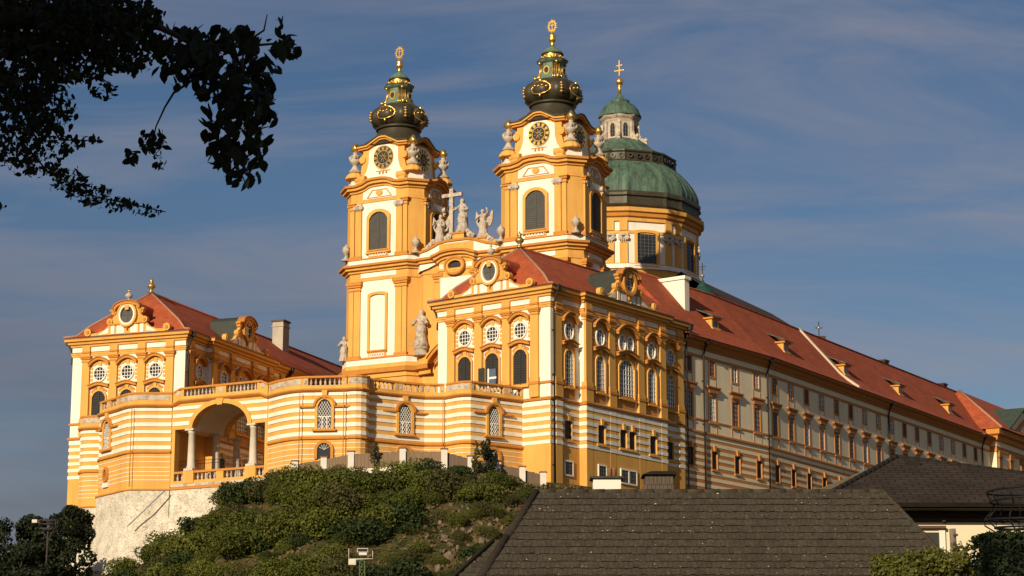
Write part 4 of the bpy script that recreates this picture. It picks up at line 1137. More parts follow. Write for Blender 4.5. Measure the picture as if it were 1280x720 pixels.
def clock_meshes():
    f = MB(); R = 1.66
    f.lathe((0, 0, 0), [(0.0, 0), (R, 0), (R, .1), (0.0, .1)], SHUT, 36, cap=False, smooth=False)
    f.lathe((0, 0, 0), [(R - .07, .1), (R + .06, .12), (R + .06, .0)], GOLD, 36, cap=False, smooth=False)
    f.lathe((0, 0, 0), [(R * .62, .115), (R * .56, .115)], GOLD, 36, cap=False, smooth=False)
    for h in range(12):
        th = 2 * pi * h / 12
        for dt, w in ((-.085, .07), (0.0, .085), (.085, .07)):
            t = th + dt
            a, b = R * .66, R * .93
            vs = []
            for rr, ww in ((a, w * .8), (b, w * 1.3)):
                vs += [(rr * cos(t) - ww * sin(t), rr * sin(t) + ww * cos(t), .12), (rr * cos(t) + ww * sin(t), rr * sin(t) - ww * cos(t), .12)]
            f.add(vs, [(0, 1, 3, 2)], GOLD)
    for k in range(8):
        t = 2 * pi * k / 8 + .2
        f.add([(.12 * cos(t - .5), .12 * sin(t - .5), .118), (R * .52 * cos(t), R * .52 * sin(t), .118), (.12 * cos(t + .5), .12 * sin(t + .5), .118)], [(0, 1, 2)], GOLD)
    h1 = MB()
    for ang, ln, w in ((radians(200), .85, .1), (radians(292), 1.3, .07)):
        c_, s_ = cos(ang), sin(ang)
        h1.add([(-w * s_ - .2 * c_, w * c_ - .2 * s_, .15), (w * s_ - .2 * c_, -w * c_ - .2 * s_, .15), (ln * c_ + .25 * w * s_, ln * s_ - .25 * w * c_, .15), (ln * c_ - .25 * w * s_, ln * s_ + .25 * w * c_, .15)], [(0, 1, 2, 3)], SHUT)
    def up(me):
        me.transform(Matrix.Rotation(pi / 2, 4, 'X')); return me
    return up(f.mesh('clock')), up(h1.mesh('clock_hands'))
CLK = clock_meshes()
def clock_stage():
    m = MB(); hs_ = 3.35
    m.add([(x * hs_, y * hs_, z) for z in (80.0, 86.1) for x, y in ((-1, -1), (1, -1), (1, 1), (-1, 1))], [(0, 1, 5, 4), (1, 2, 6, 5), (2, 3, 7, 6), (3, 0, 4, 7)], OCH)
    for k in range(4):
        F = Frame(0, 0, k * pi / 2)
        half = [(4.9, 80.1), (4.85, 80.7), (4.3, 81.3), (3.75, 82.2), (3.45, 83.3), (3.4, 84.6), (3.45, 85.5)]
        gab = [(2.2, 85.65), (1.2, 86.25), (.5, 86.6), (0, 86.7)]
        out = half + gab + [(-a, z) for a, z in reversed(half + gab[:-1])]
        m.prism(F, out, 2.9, 4.0, OCH)
        wh = [(4.2, 80.15), (4.0, 80.6), (3.4, 81.3), (2.75, 82.3), (2.45, 83.4), (2.4, 85.2)]
        wt = [(1.6, 85.55), (.8, 85.95), (0, 86.1)]
        wo = wh + wt + [(-a, z) for a, z in reversed(wh + wt[:-1])]
        m.prism(F, wo, 3.9, 4.08, WHT)
        # scrolls at the shoulders and the gabled cornice
        for sg in (-1, 1):
            for cx, cz, r in ((3.45, 84.0, .52), (4.5, 81.0, .5)):
                m.prism(F, [(sg * cx + r * cos(2 * pi * i / 12), cz + r * sin(2 * pi * i / 12)) for i in range(12)], 2.6, 4.2, OCH)
        line = [(4.1, 85.35), (2.5, 85.45), (1.3, 86.1), (.55, 86.5), (0, 86.55)]
        low = line + [(-a, z) for a, z in reversed(line[:-1])]
        for d, th, dz, mm in ((4.35, .32, 0, OCD), (4.6, .28, .3, OCH), (4.75, .14, .56, COPDK)):
            m.prism(F, [(a * (1 + dz * .06), z + dz) for a, z in low] + [(a * (1 + dz * .06), z + dz + th) for a, z in reversed(low)], 2.8, d, mm)
        m.ring(F, ell(1.82, 1.82, 83.95, 28), ell(1.66, 1.66, 83.95, 28), 4.06, 4.14, WHT)
        for x in (-.55, 0, .55): m.box(F, x - .12, x + .12, 4.06, 4.22, 81.6, 82.0, OCD)
        m.box(F, -1.2, 1.2, 4.05, 4.12, 81.95, 82.08, OCD)
    return m.mesh('clock_stage')
CST = clock_stage()
BRGILT = mat('worn_bronze_gilding', (.40, .24, .07), .45, metal=.7, var=.3, scale=3)
def helmet():
    m = MB()
    def sq(th, r, z):
        k = min(1.0, max(0.0, (88.4 - z) / 2.2)); c = max(abs(cos(th)), abs(sin(th)))
        return r * ((1 - k) + k * min(1.28, 1 / c))
    m.lathe((0, 0, 0), [(4.45, 85.95), (4.0, 86.7), (3.4, 87.4), (3.05, 88.1), (2.9, 88.8)], COPDK, 48, rf=sq, cap=False)
    m.lathe((0, 0, 0), [(2.9, 88.7), (3.25, 88.75), (3.35, 88.95), (3.1, 89.1), (3.0, 89.2)], COPDK, 32, cap=False)
    def lobe(th, r, z):
        k = max(0.0, 1 - ((z - 90.6) / 2.0) ** 2)
        return r * (1 + .03 * k - .12 * k * abs(sin(4 * th)) ** 5)
    m.lathe((0, 0, 0), [(3.0, 89.15), (3.55, 89.45), (3.95, 89.95), (4.1, 90.5), (4.0, 91.1), (3.6, 91.7), (3.0, 92.15), (2.45, 92.4), (2.25, 92.5)], COPDK, 128, rf=lobe, cap=False)
    def oc(th, r, z):
        t = (th + pi / 8) % (pi / 4) - pi / 8
        return r * min(1.06, 1 / cos(t) * .97)
    m.lathe((0, 0, 0), [(2.3, 92.45), (2.15, 92.6), (1.9, 93.1), (1.68, 93.8), (1.58, 94.5), (1.56, 95.0)], COPN, 48, rf=oc, cap=False)
    m.lathe((0, 0, 0), [(1.56, 94.9), (1.95, 95.1), (2.1, 95.3), (2.12, 95.5), (1.6, 95.62)], [COPN, COPN, COPDK, COPN], 48, rf=oc, cap=False)
    m.lathe((0, 0, 0), [(1.45, 95.6), (1.4, 96.3)], GOLD, 24, cap=False); m.lathe((0, 0, 0), [(1.5, 96.3), (1.6, 96.4), (1.5, 96.55)], COPDK, 24, cap=False)
    m.lathe((0, 0, 0), [(1.5, 96.5), (1.3, 96.85), (.9, 97.2), (.45, 97.5), (.25, 97.75)], COPN, 24, cap=False)
    g = MB()
    for k in range(4):                                   # gilded cartouches on the four faces of the bulb
        th0 = pi / 4 * 0 + k * pi / 2
        for rx, rz, tr in ((.40, .92, .10),):
            pts = []
            for i in range(25):
                t = 2 * pi * i / 24; a = th0 + rx * cos(t); z = 90.65 + rz * sin(t)
                r0 = np.interp(z, [89.45, 89.95, 90.5, 91.1, 91.7], [3.55, 3.95, 4.1, 4.0, 3.6]); r0 = lobe(a, r0, z) + .06
                pts.append((r0 * cos(a), r0 * sin(a), z))
            g.tube(pts, tr, GOLD, 5, cap=False)
        for i in range(5):
            a = th0 + (-.26 + .13 * i); z = 90.75 + .12 * (i % 2)
            r0 = lobe(a, 4.08, z) + .02
            g.lathe((r0 * cos(a), r0 * sin(a), z), [(0, -.22), (.2, -.06), (.2, .06), (0, .22)], GOLD, 6)
        for z, s in ((91.75, .34), (89.62, .32)):
            r0 = np.interp(z, [89.45, 89.95, 90.5, 91.1, 91.7, 92.15], [3.55, 3.95, 4.1, 4.0, 3.6, 3.0]) + .1
            g.lathe((r0 * cos(th0), r0 * sin(th0), z), [(0, -s), (s * .8, 0), (0, s)], GOLD, 6)
        # small gilt plaque on the diagonals
        a = th0 + pi / 4
        for dz in (-.6, -.2, .2, .6):
            r0 = lobe(a, np.interp(90.6 + dz, [89.45, 89.95, 90.5, 91.1, 91.7], [3.55, 3.95, 4.1, 4.0, 3.6]), 90.6 + dz)
            g.lathe((r0 * cos(a), r0 * sin(a), 90.6 + dz), [(0, -.26), (.34, 0), (0, .26)], BRGILT, 8)
        # neck: oculus and gilded ribs
        F = Frame(0, 0, th0 + pi / 2)
        g.prism(F, ell(.34, .44, 93.75), 1.5, 1.78, SHUT); g.ring(F, ell(.5, .6, 93.75), ell(.34, .44, 93.75), 1.5, 1.86, GOLD)
        for dth in (.50, .62, pi / 4, .95, 1.07):
            a = th0 + dth
            g.tube([(r * cos(a), r * sin(a), z) for r, z in ((2.36, 92.6), (2.05, 93.0), (1.8, 93.8), (1.7, 94.6), (1.75, 94.95))], .075, GOLD, 5)
        a = th0 + pi / 4
        g.lathe((2.5 * cos(a), 2.5 * sin(a), 92.4), [(0, 0), (.3, .15), (.3, .4), (0, .65)], GOLD, 8); g.lathe((1.85 * cos(a), 1.85 * sin(a), 94.75), [(0, 0), (.22, .12), (.22, .3), (0, .5)], GOLD, 8)
        for q in range(3):
            a2 = th0 + .3 + q * .5; g.lathe((1.55 * cos(a2), 1.55 * sin(a2), 95.75), [(0, 0), (.16, .1), (0, .45)], GOLD, 6)
    f = MB()
    f.lathe((0, 0, 0), [(.3, 97.7), (.34, 97.9), (.2, 98.1), (.42, 98.35), (.58, 98.65), (.42, 98.95), (.6, 99.15), (.3, 99.3), (.14, 99.5), (.12, 99.8)], GOLD, 14)
    F = Frame(0, 0, -pi / 2)
    f.ring(F, ell(.62, .8, 100.6), ell(.42, .58, 100.6), -.08, .08, GOLD, back=True)
    f.box(F, -.07, .07, -.07, .07, 99.7, 101.5, GOLD); f.box(F, -.36, .36, -.06, .06, 100.7, 100.82, GOLD)
    for i in range(18):
        t = 2 * pi * i / 18; L_ = .34 if i % 2 else .2
        ca, sa = cos(t), sin(t)
        p0 = (.6 * ca, 100.6 + .78 * sa); p1 = ((.6 + L_) * ca, 100.6 + (.78 + L_) * sa)
        f.prism(F, [(p0[0] - .07 * sa, p0[1] + .07 * ca), (p0[0] + .07 * sa, p0[1] - .07 * ca), p1], -.05, .05, GOLD)
    return m.mesh('helmet'), g.mesh('gilded_ornament'), f.mesh('finial')
HEL = helmet()

def tower(label, b, niche_L=True):
    c = axis_pt(34.5 + HX, b)
    T = thing('church_tower', label, 'tower', (c[0], c[1], ZB), aA, 'twin towers of the abbey church')
    w = MB()
    w.sweep(TPATH, [(0.35, 31), (0.35, 52.0), (.55, 52.1), (.6, 52.6), (1.0, 52.75), (1.1, 53.3), (.5, 53.5), (.5, 54.05), (.42, 54.1), (.42, 54.8), (.55, 54.85), (.5, 55.0), (0, 55.1), (0, 66.05)],
            [OCH, OCD, OCH, OCD, OCD, OCD, OCH, WHT, WHT, OCD, OCD, OCD, OCH], closed=True)
    w.sweep(TPATH, [(.0, 66.0), (.12, 66.05), (.12, 66.45), (.04, 66.5), (.04, 67.2)], [OCD, OCH, OCD, OCH], closed=True)
    P(w, 'lower_wall', T)
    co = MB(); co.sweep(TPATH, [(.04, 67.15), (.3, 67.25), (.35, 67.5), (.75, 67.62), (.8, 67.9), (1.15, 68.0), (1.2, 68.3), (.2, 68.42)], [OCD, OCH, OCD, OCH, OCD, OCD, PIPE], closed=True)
    P(co, 'cornice', T)
    u = MB()
    u.sweep(TPATH, [(.35, 68.3), (.35, 69.05), (.48, 69.1), (.45, 69.25), (0, 69.3), (0, 77.3), (.1, 77.35), (.1, 77.75), (.02, 77.8), (.02, 79.3)], [WHT, OCD, OCD, OCD, OCH, OCD, OCH, OCD, OCH], closed=True)
    P(u, 'upper_wall', T)
    co = MB(); co.sweep(TPX, [(.02, 78.75), (.25, 78.85), (.3, 79.1), (.7, 79.2), (.75, 79.5), (1.05, 79.6), (1.1, 79.92), (.1, 80.05), (-.3, 80.1)], [OCD, OCH, OCD, OCH, OCD, OCD, BRN, PIPE], closed=True)
    P(co, 'upper_cornice', T)
    at_ = MB(); at_.sweep(TPATH, [(-.05, 79.9), (-.05, 80.3), (-.9, 80.35), (-1.6, 81.1), (-2.2, 82.2)], WHT, closed=True)
    for k, (p, q) in enumerate(zip(TPATH, TPATH[1:] + TPATH[:1])):
        if k % 2 == 1:
            F = frame2(p, q); l = hypot(p[0] - q[0], p[1] - q[1])
            at_.box(F, l / 2 - 1.0, l / 2 + 1.0, -1.9, -.02, 79.9, 81.25, WHT)
    P(at_, 'attic', T)
    for F, hw_ in ((FTW, YW), (FTS, HX - CHX)):
        k = hw_ / YW
        pw = MB(); pw.box(F, -2.85 * k, 2.85 * k, 0, .07, 55.2, 66.0, WHT); pw.box(F, -2.9 * k, 2.9 * k, .03, .1, 66.52, 67.18, WHT)
        pw.box(F, -2.8 * k, 2.8 * k, 0.01, .08, 69.3, 77.28, WHT)
        pw.prism(F, [(-2.8 * k, 77.82), (2.8 * k, 77.82), (2.7 * k, 78.95), (1.3 * k, 79.5), (-1.3 * k, 79.5), (-2.7 * k, 78.95)], .03, .09, WHT)
        pw.ring(F, [(-2.1 * k, 77.95), (2.1 * k, 77.95), (1.2 * k, 79.1), (-1.2 * k, 79.1)], [(-1.85 * k, 78.05), (1.85 * k, 78.05), (1.1 * k, 79.0), (-1.1 * k, 79.0)], .08, .16, OCD)
        pw.prism(F, ell(.55 * k, .4, 78.6, 12), .08, .24, OCH)
        P(pw, 'white_panel', T)
        wall_window(T, T_LOUV, F, 0, 70.4, .08)
        PM(BP_UP, 'balustrade_panel', T, F.loc(0, .08, 0), F.ang)
        for sg in (-1, 1):
            PM(TP_UP, 'pilaster', T, F.loc(sg * 3.35 * k, 0, 0), F.ang); PM(TP_UP2, 'pilaster', T, F.loc(sg * (hw_ - .36), .001, 0), F.ang)
            PM(TP_LO, 'pilaster', T, F.loc(sg * 3.38 * k, 0, 0), F.ang); PM(TP_LO2, 'pilaster', T, F.loc(sg * (hw_ - .36), .001, 0), F.ang)
        ni = MB(); ni.ring(F, win_outline(1.25, 56.1, 63.7, 64.0, .35), win_outline(1.25, 56.1, 63.7, 64.0, 0), .07, .34, OCH)
        ni.box(F, -1.25, 1.25, .07, .1, 56.1, 63.7, WHT)
        P(ni, 'blind_niche', T); PM(BP_LO, 'balustrade_panel', T, F.loc(0, .07, 0), F.ang)
    PM(CST, 'clock_stage', T)
    for k in range(4):
        a = k * pi / 2 - pi / 2; F = Frame(0, 0, a)
        ck = PM(CLK[0], 'clock', T, F.loc(0, 4.1, 83.95), a)
        put('clock_hand', CLK[1], ck)
        if k == 1: pass
    h = PM(HEL[0], 'helmet', T); put('gilded_ornament', HEL[1], h); put('finial', HEL[2], h)
    return T
TL = tower('left bell tower with gilded clock and dark copper onion dome, farther from the green dome', -10.9)
TR = tower('right bell tower with gilded clock and dark copper onion dome, standing before the green dome', 14.0)

# urns
def urn_meshes():
    s = MB(); s.lathe((0, 0, 0), [(1.25, 0), (1.3, .15), (1.1, .55), (.75, .95), (.5, 1.1)], OCH, 40, rf=lambda th, r, z: r * (1 + .09 * abs(sin(5 * th))))
    u = MB(); u.lathe((0, 0, 1.0), [(.95, 0), (.8, .25), (.45, .8), (.3, 1.15), (.42, 1.25), (.7, 1.55), (.78, 1.85), (.6, 2.0), (.5, 2.15), (.72, 2.35), (.74, 2.5), (.4, 2.65), (.26, 2.85), (.34, 3.0)], STONE, 18)
    for k in range(4): u.lathe((.72 * cos(k * pi / 2), .72 * sin(k * pi / 2), 3.1), [(0, -.3), (.22, 0), (.15, .3), (0, .4)], STONE, 7)
    f = MB(); f.lathe((0, 0, 4.0), [(.14, -.05), (.42, .15), (.6, .55), (.5, .9), (.25, 1.25), (0, 1.5)], GOLD, 14, rf=lambda th, r, z: r * (1 + .3 * sin(3.5 * th + 5 * z)))
    return s.mesh('scalloped_base'), u.mesh('corner_urn'), f.mesh('flame')
URN = urn_meshes()
for tc_, nm in ((TL, 'left'), (TR, 'right')):
    for (x, y, lb_) in ((-4.1, 4.7, 'stone urn with golden flame on the left corner of the %s bell tower'), (-4.1, -4.9, 'stone urn with golden flame on the corner nearest the viewer of the %s bell tower'), (4.3, -4.9, 'stone urn with golden flame on the right corner of the %s bell tower')):
        q = tc_.matrix_basis @ Vector((x, y, 0))
        o = put('corner_urn', URN[1], None, (q.x, q.y, 81.2), 0); tag(o, lb_ % nm, 'urn', 'flaming urns on the tower corners')
        put('scalloped_base', URN[0], o, (0, 0, 0)); put('flame', URN[2], o, (0, 0, 0))
su = MB(); su.lathe((0, 0, 0), urn_profile(2.2, .62), STONE, 14); su.lathe((0, 0, 0), [(.7, -.3), (.7, 0)], STONE, 4)
SU = su.mesh('stone_vase')
for tc_, nm in ((TL, 'left'), (TR, 'right')):
    for x, y, where in ((-5.0, 5.4, 'left edge'), (-4.75, -5.9, 'right-hand splay')):
        q = tc_.matrix_basis @ Vector((x, y, 0))
        tag(put('stone_vase', SU, None, (q.x, q.y, 69.55), 0), 'small stone vase at the %s of the %s bell tower, on the middle cornice' % (where, nm), 'vase', 'stone vases on the middle cornice')

# front between the towers
cf = axis_pt(34.5, 1.6)
CF = thing('church_facade', 'ochre church front between the twin towers with oval window, curved cornice and white gable', 'church', (cf[0], cf[1], ZB), aA)
def cpt(x, b): return (x, -b)                       # b measured to the right from the middle
YF = 6.8
w = MB()
fp = [(1.6, YF), (.6, 5.6), (.4, 3.0), (-.1, 2.7), (-.1, -2.7), (.4, -3.0), (.6, -5.6), (1.6, -YF)]
w.sweep(fp, [(0, 31), (0, 66.1), (.12, 66.15), (.12, 66.45), (0.02, 66.5), (.02, 70.0)], [OCH, OCD, OCH, OCD, OCH]); P(w, 'wall', CF)
fpz = []
for i, (x, y) in enumerate(fp): fpz.append((x, y, 0.0))
crv = [(1.6, YF, 0), (.6, 5.6, 0), (.4, 3.0, .0), (-.1, 2.75, .0)] + [(-.1, 2.6 * cos(pi * i / 10), .03 + .62 * sin(pi * i / 10) ** .8) for i in range(1, 10)] + [(-.1, -2.75, 0), (.4, -3.0, 0), (.6, -5.6, 0), (1.6, -YF, 0)]
c = MB(); c.sweep(crv, [(.02, 67.15), (.3, 67.25), (.35, 67.5), (.75, 67.62), (.8, 67.9), (1.15, 68.0), (1.2, 68.3), (.1, 68.42)], [OCD, OCH, OCD, OCH, OCD, OCD, PIPE]); P(c, 'cornice', CF)
att = [(1.6, YF, 0), (.5, 5.8, .1), (.4, 4.6, .35), (.3, 3.4, .75), (.2, 2.6, 1.05), (.2, 1.5, 1.2), (.2, -1.5, 1.2), (.2, -2.6, 1.05), (.3, -3.4, .75), (.4, -4.6, .35), (.5, -5.8, .1), (1.6, -YF, 0)]
a_ = MB(); a_.sweep(att, [(.3, 66.5), (.3, 68.95), (.5, 69.0), (.55, 69.25), (.4, 69.35), (-.6, 69.4), (-.6, 66.5)], [WHT, OCD, OCD, OCD, OCD, WHT]); P(a_, 'gable', CF)
FC = Frame(-.1, 0, -pi / 2)
OVC = mesh_oval(1.05, .72, .3, .5, fm=OCH, pm=SHUT, sm=SHUT, grid=1, outer=(.3, OCD, .15))
wall_oval(CF, OVC, FC, 0.0, 66.7, .02)
pw = MB(); pw.box(FC, -2.45, 2.45, 0, .06, 55, 65.2, WHT); pw.box(FC, -2.6, -1.55, .02, .1, 66.4, 67.1, WHT); pw.box(FC, 1.55, 2.6, .02, .1, 66.4, 67.1, WHT); P(pw, 'white_panel', CF)
for s in (-2.95, 2.95):
    PM(TP_LO, 'pilaster', CF, FC.loc(s, -.5, 0), FC.ang)
dh = mesh_hood(3.6, 2.4, .55, 1.3, n=16); dh2 = mesh_hood(2.6, 1.7, .4, 1.0, n=16)
pd = PM(dh, 'portal_arch', CF, FC.loc(.0, .2, 53.9), FC.ang); put('inner_arch', dh2, pd, (0, 0, -.6))
lc_ = MB(); lc_.sweep([(1.4, YF), (.3, 5.6), (-.2, 3.6)], [(.1, 52.0), (.3, 52.1), (.35, 52.6), (.9, 52.75), (1.0, 53.3), (.4, 53.5), (.4, 54.9), (0, 55.0)], [OCD, OCH, OCD, OCD, OCD, OCH, WHT]); P(lc_, 'lower_cornice', CF)
lc_ = MB(); lc_.sweep([(-.2, -3.6), (.3, -5.6), (1.4, -YF)], [(.1, 52.0), (.3, 52.1), (.35, 52.6), (.9, 52.75), (1.0, 53.3), (.4, 53.5), (.4, 54.9), (0, 55.0)], [OCD, OCH, OCD, OCD, OCD, OCH, WHT]); P(lc_, 'lower_cornice', CF)
for b, z0, z1, hw_ in ((0.0, 70.2, 71.55, .9), (-3.3, 69.3, 70.45, .75), (3.55, 69.3, 70.45, .75)):
    pb_ = MB(); pb_.box(FC, b - hw_, b + hw_, -1.9, -.5, z0, z1 - .2, OCH); pb_.box(FC, b - hw_ - .15, b + hw_ + .15, -2.05, -.35, z1 - .2, z1, OCD); P(pb_, 'pedestal', CF)
pb_ = MB(); pb_.lathe((FC(-5.5, 1.0, 0)[0] + 1.0, FC(-5.5, 1.0, 0)[1], 0), [(1.05, 54.6), (1.05, 54.9), (.85, 55.0), (.8, 55.5), (1.0, 55.6), (1.0, 55.85)], STONE, 16); P(pb_, 'statue_plinth', CF)

# statues: one skinned body each
def statue(name, label, loc, h, rz, pose, group=None, wings=False, extra=None):
    bm_v, bm_e, rad = [], [], []
    def v(x, y, z, r): bm_v.append((x, y, z)); rad.append(r); return len(bm_v) - 1
    lean = pose.get('lean', 0.0)
    hip = v(0, 0, .50, .115); 
    kn = v(.02, -.01, .28, .12); ft = v(.03, .0, .04, .14)
    k2 = v(-.05, -.04, .27, .10); f2 = v(-.08, -.05, .03, .10)
    ch = v(lean * .5, 0, .70, .115); nk = v(lean * .8, -.01, .835, .045); hd = v(lean + pose.get('hx', 0), -.02, .90, .062); hd2 = v(lean + pose.get('hx', 0), -.02, .965, .05)
    bm_e += [(hip, kn), (kn, ft), (hip, k2), (k2, f2), (hip, ch), (ch, nk), (nk, hd), (hd, hd2)]
    for sg, key in ((-1, 'la'), (1, 'ra')):
        el_, ha = pose[key]
        s_ = v(sg * .105 + lean * .6, 0, .775, .055); e_ = v(*el_, .045); h_ = v(*ha, .035)
        bm_e += [(ch, s_), (s_, e_), (e_, h_)]
    me = bpy.data.meshes.new(name); me.from_pydata([(a * h, b * h, c * h) for a, b, c in bm_v], bm_e, []); me.update()
    o = put(name, me, None, loc, rz)
    md = o.modifiers.new('skin', 'SKIN')
    for i, r_ in enumerate(rad): me.skin_vertices[0].data[i].radius = (r_ * h, r_ * h * .85)
    me.skin_vertices[0].data[0].use_root = True
    md.use_smooth_shade = True
    ss = o.modifiers.new('sub', 'SUBSURF'); ss.levels = 2; ss.render_levels = 2
    tex = bpy.data.textures.get('drapery') or bpy.data.textures.new('drapery', 'CLOUDS'); tex.noise_scale = .35
    dm = o.modifiers.new('folds', 'DISPLACE'); dm.texture = tex; dm.strength = .055 * h; dm.mid_level = .45
    dg = bpy.context.evaluated_depsgraph_get(); ev = o.evaluated_get(dg)
    m2 = bpy.data.meshes.new_from_object(ev); m2.materials.clear(); m2.materials.append(STONE)
    for p_ in m2.polygons: p_.use_smooth = True
    o.modifiers.clear(); o.data = m2; m2.name = name
    tag(o, label, 'statue', group)
    dr = MB()                                           # draped mantle and skirt
    dr.lathe((0, 0, 0), [(.17 * h, .0), (.175 * h, .05 * h), (.14 * h, .25 * h), (.135 * h, .42 * h), (.12 * h, .55 * h), (.06 * h, .62 * h)], STONE, 36,
             rf=lambda th, r, z: r * (1 + .14 * sin(7 * th + 3 * z) + .08 * sin(11 * th - 2 * z)))
    dr.build('robe', o)
    hr = MB(); hr.lathe(((lean + pose.get('hx', 0)) * h, .012 * h, .94 * h), [(.02 * h, -.09 * h), (.068 * h, -.04 * h), (.066 * h, .02 * h), (.03 * h, .06 * h), (0, .066 * h)], STONE, 10, rf=lambda th, r, z: r * (1 + .12 * sin(5 * th + 40 * z))); hr.build('hair', o)
    if wings:
        for sg in (-1, 1):
            wm_ = MB(); pts = [(.04, .62), (.16, .74), (.27, .92), (.31, .98), (.33, .80), (.31, .60), (.24, .45), (.14, .40), (.06, .5)]
            wm_.prism(Frame(0, .1 * h, 0), [(sg * a * h, z * h) for a, z in pts], -.03 * h, .02 * h, STONE); 
            for q in range(4): wm_.tube([(sg * (.1 + .05 * q) * h, .08 * h, (.8 - .02 * q) * h), (sg * (.16 + .045 * q) * h, .07 * h, (.45 + .06 * q) * h)], .014 * h, STONE, 5)
            wm_.build('wing', o)
    if extra:
        extra(o, h)
    return o
def big_cross(o, h):
    m = MB(); m.box(F0z(o), -.42 * h, -.30 * h, -.04 * h, .05 * h, .0, 1.32 * h, STONE); m.box(F0z(o), -.66 * h, -.02 * h, -.045 * h, .055 * h, 1.08 * h, 1.18 * h, STONE)
    c_ = m.build('cross', o); return c_
def F0z(o): return Frame(0, 0, 0)
stA = aA - pi / 2                                        # facing west
def fcw(b, o_, z): q = CF.matrix_basis @ Vector(FC(b, o_, z - ZB)); return (q.x, q.y, z)
statue('statue', 'stone figure of a robed man holding a tall cross on the church gable', fcw(.35, -1.2, 71.55), 4.9, stA, dict(la=((-.24, -.1, .66), (-.33, -.08, .80)), ra=((.2, -.06, .62), (.12, -.16, .66)), lean=-.03), 'statues on the church front', extra=big_cross)
statue('statue', 'winged stone angel left of the cross-bearer, holding an object to its shoulder', fcw(-3.3, -1.2, 70.45), 4.1, stA, dict(la=((-.22, -.08, .62), (-.12, -.16, .78)), ra=((.2, -.04, .6), (.1, -.16, .6)), lean=.02), 'statues on the church front', wings=True)
statue('statue', 'winged stone angel right of the cross-bearer, one arm raised against the sky', fcw(3.55, -1.2, 70.45), 4.1, stA, dict(la=((-.22, -.08, .66), (-.08, -.14, .74)), ra=((.2, -.04, .85), (.18, -.08, 1.02)), lean=-.03), 'statues on the church front', wings=True)
statue('statue', 'large robed stone saint with hat on a round plinth beside the left tower', fcw(-5.5, .0, 55.85), 5.3, stA, dict(la=((-.22, -.06, .6), (-.1, -.18, .62)), ra=((.22, -.06, .6), (.12, -.18, .68)), hx=.01), 'statues on the church front')
q = TL.matrix_basis @ Vector((-4.5, 5.85, 0))
statue('statue', 'small stone figure standing at the outer left foot of the left tower', (q.x, q.y, 55.0), 3.6, stA + .5, dict(la=((-.22, -.06, .6), (-.1, -.18, .7)), ra=((.22, -.06, .6), (.1, -.16, .55))), 'statues on the church front')
# white stone scroll ornaments flanking the pedestals
for b in (-1.55, 1.7, -4.4, 4.7):
    m = MB()
    for k, (dx_, dz_, r_) in enumerate(((0, .45, .45), (.5 * (1 if b > 0 else -1), .25, .32), (-.3 * (1 if b > 0 else -1), .95, .3))):
        m.lathe((dx_ * 0, 0, 0), [(0, 0)], STONE, 3) if False else None
        m.prism(I, [(dx_ + r_ * cos(2 * pi * i / 12), dz_ + r_ * sin(2 * pi * i / 12)) for i in range(12)], -.3, .3, STONE)
        m.prism(I, [(dx_ + .5 * r_ * cos(2 * pi * i / 10), dz_ + .5 * r_ * sin(2 * pi * i / 10)) for i in range(10)], -.4, .4, STONE)
    q = FC(b, -.9, 0); zt = 69.4 + np.interp(abs(b), [1.5, 2.6, 3.4, 4.6], [1.35, 1.15, .75, .35])
    P(m, 'scroll_ornament', CF, (q[0], q[1], zt), -pi / 2)

# ------------------------------------------------------------------ dome over the crossing
dc = axis_pt(89, .5)
DO = thing('church_dome', 'great green copper dome on an octagonal ochre drum, with pale lantern and golden double cross', 'dome', (dc[0], dc[1], ZB), aA)
def octo(hw):   # hw: half opening of the window facets
    pts = []
    for k in range(8):
        for s in (-1, 1): pts.append(radians(k * 45 + s * hw))
    return pts
ANG = octo(14.5)
def opath(r): return [(r * cos(t), r * sin(t)) for t in ANG]
OP = opath(12.1)
w = MB()
w.sweep(OP, [(.15, 45), (.15, 74.4), (.5, 74.5), (.4, 75.2), (0, 75.4), (0, 80.0), (.12, 80.05), (.12, 80.5), (0, 80.55), (0, 82.0)], [OCH, WHT, WHT, OCD, WHT, OCD, OCH, OCD, WHT], closed=True); P(w, 'drum', DO)
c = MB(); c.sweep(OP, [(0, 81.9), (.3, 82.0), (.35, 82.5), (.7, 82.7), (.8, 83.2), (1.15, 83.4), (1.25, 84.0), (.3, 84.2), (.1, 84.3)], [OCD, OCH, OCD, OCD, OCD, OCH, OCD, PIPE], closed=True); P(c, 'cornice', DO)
D_W = mesh_window(1.55, 4.9, 4.7, .42, .32, cols=5, rows=9, fm=OCH, sm=mat('lead_bars', (.12, .115, .10)), bar=.05, mull=False)
def dome_pil():
    f = MB()
    for s in (-1.05, 1.05):
        f.box(I, s - .62, s + .62, -.2, .3, 75.3, 78.7, OCH); f.box(I, s - .62, s + .62, -.2, .3, 80.5, 82.0, OCH)
        f.box(I, s - .75, s + .75, -.2, .45, 79.7, 80.02, STONE)
        for q in (-.5, .5): f.prism(I, [(s + q + .36 * cos(2 * pi * i / 10), 79.3 + .36 * sin(2 * pi * i / 10)) for i in range(10)], -.1, .55, STONE)
        for q in (-.3, 0, .3): f.prism(I, [(s + q - .2, 79.4), (s + q + .2, 79.4), (s + q, 78.5)], .2, .5, STONE)
    return f.mesh('pilaster')
DP = dome_pil()
for k in range(8):
    a = radians(k * 45); ri = 12.1 * cos(radians(14.5))
    F = Frame(ri * cos(a), ri * sin(a), a + pi / 2)
    wall_window(DO, D_W, F, 0, 75.4, .02)
    a2 = a + radians(22.5); ri = 12.1 * cos(radians(8))
    F = Frame(ri * cos(a2), ri * sin(a2), a2 + pi / 2)
    PM(DP, 'pilaster', DO, F.loc(0, 0, 0), F.ang)
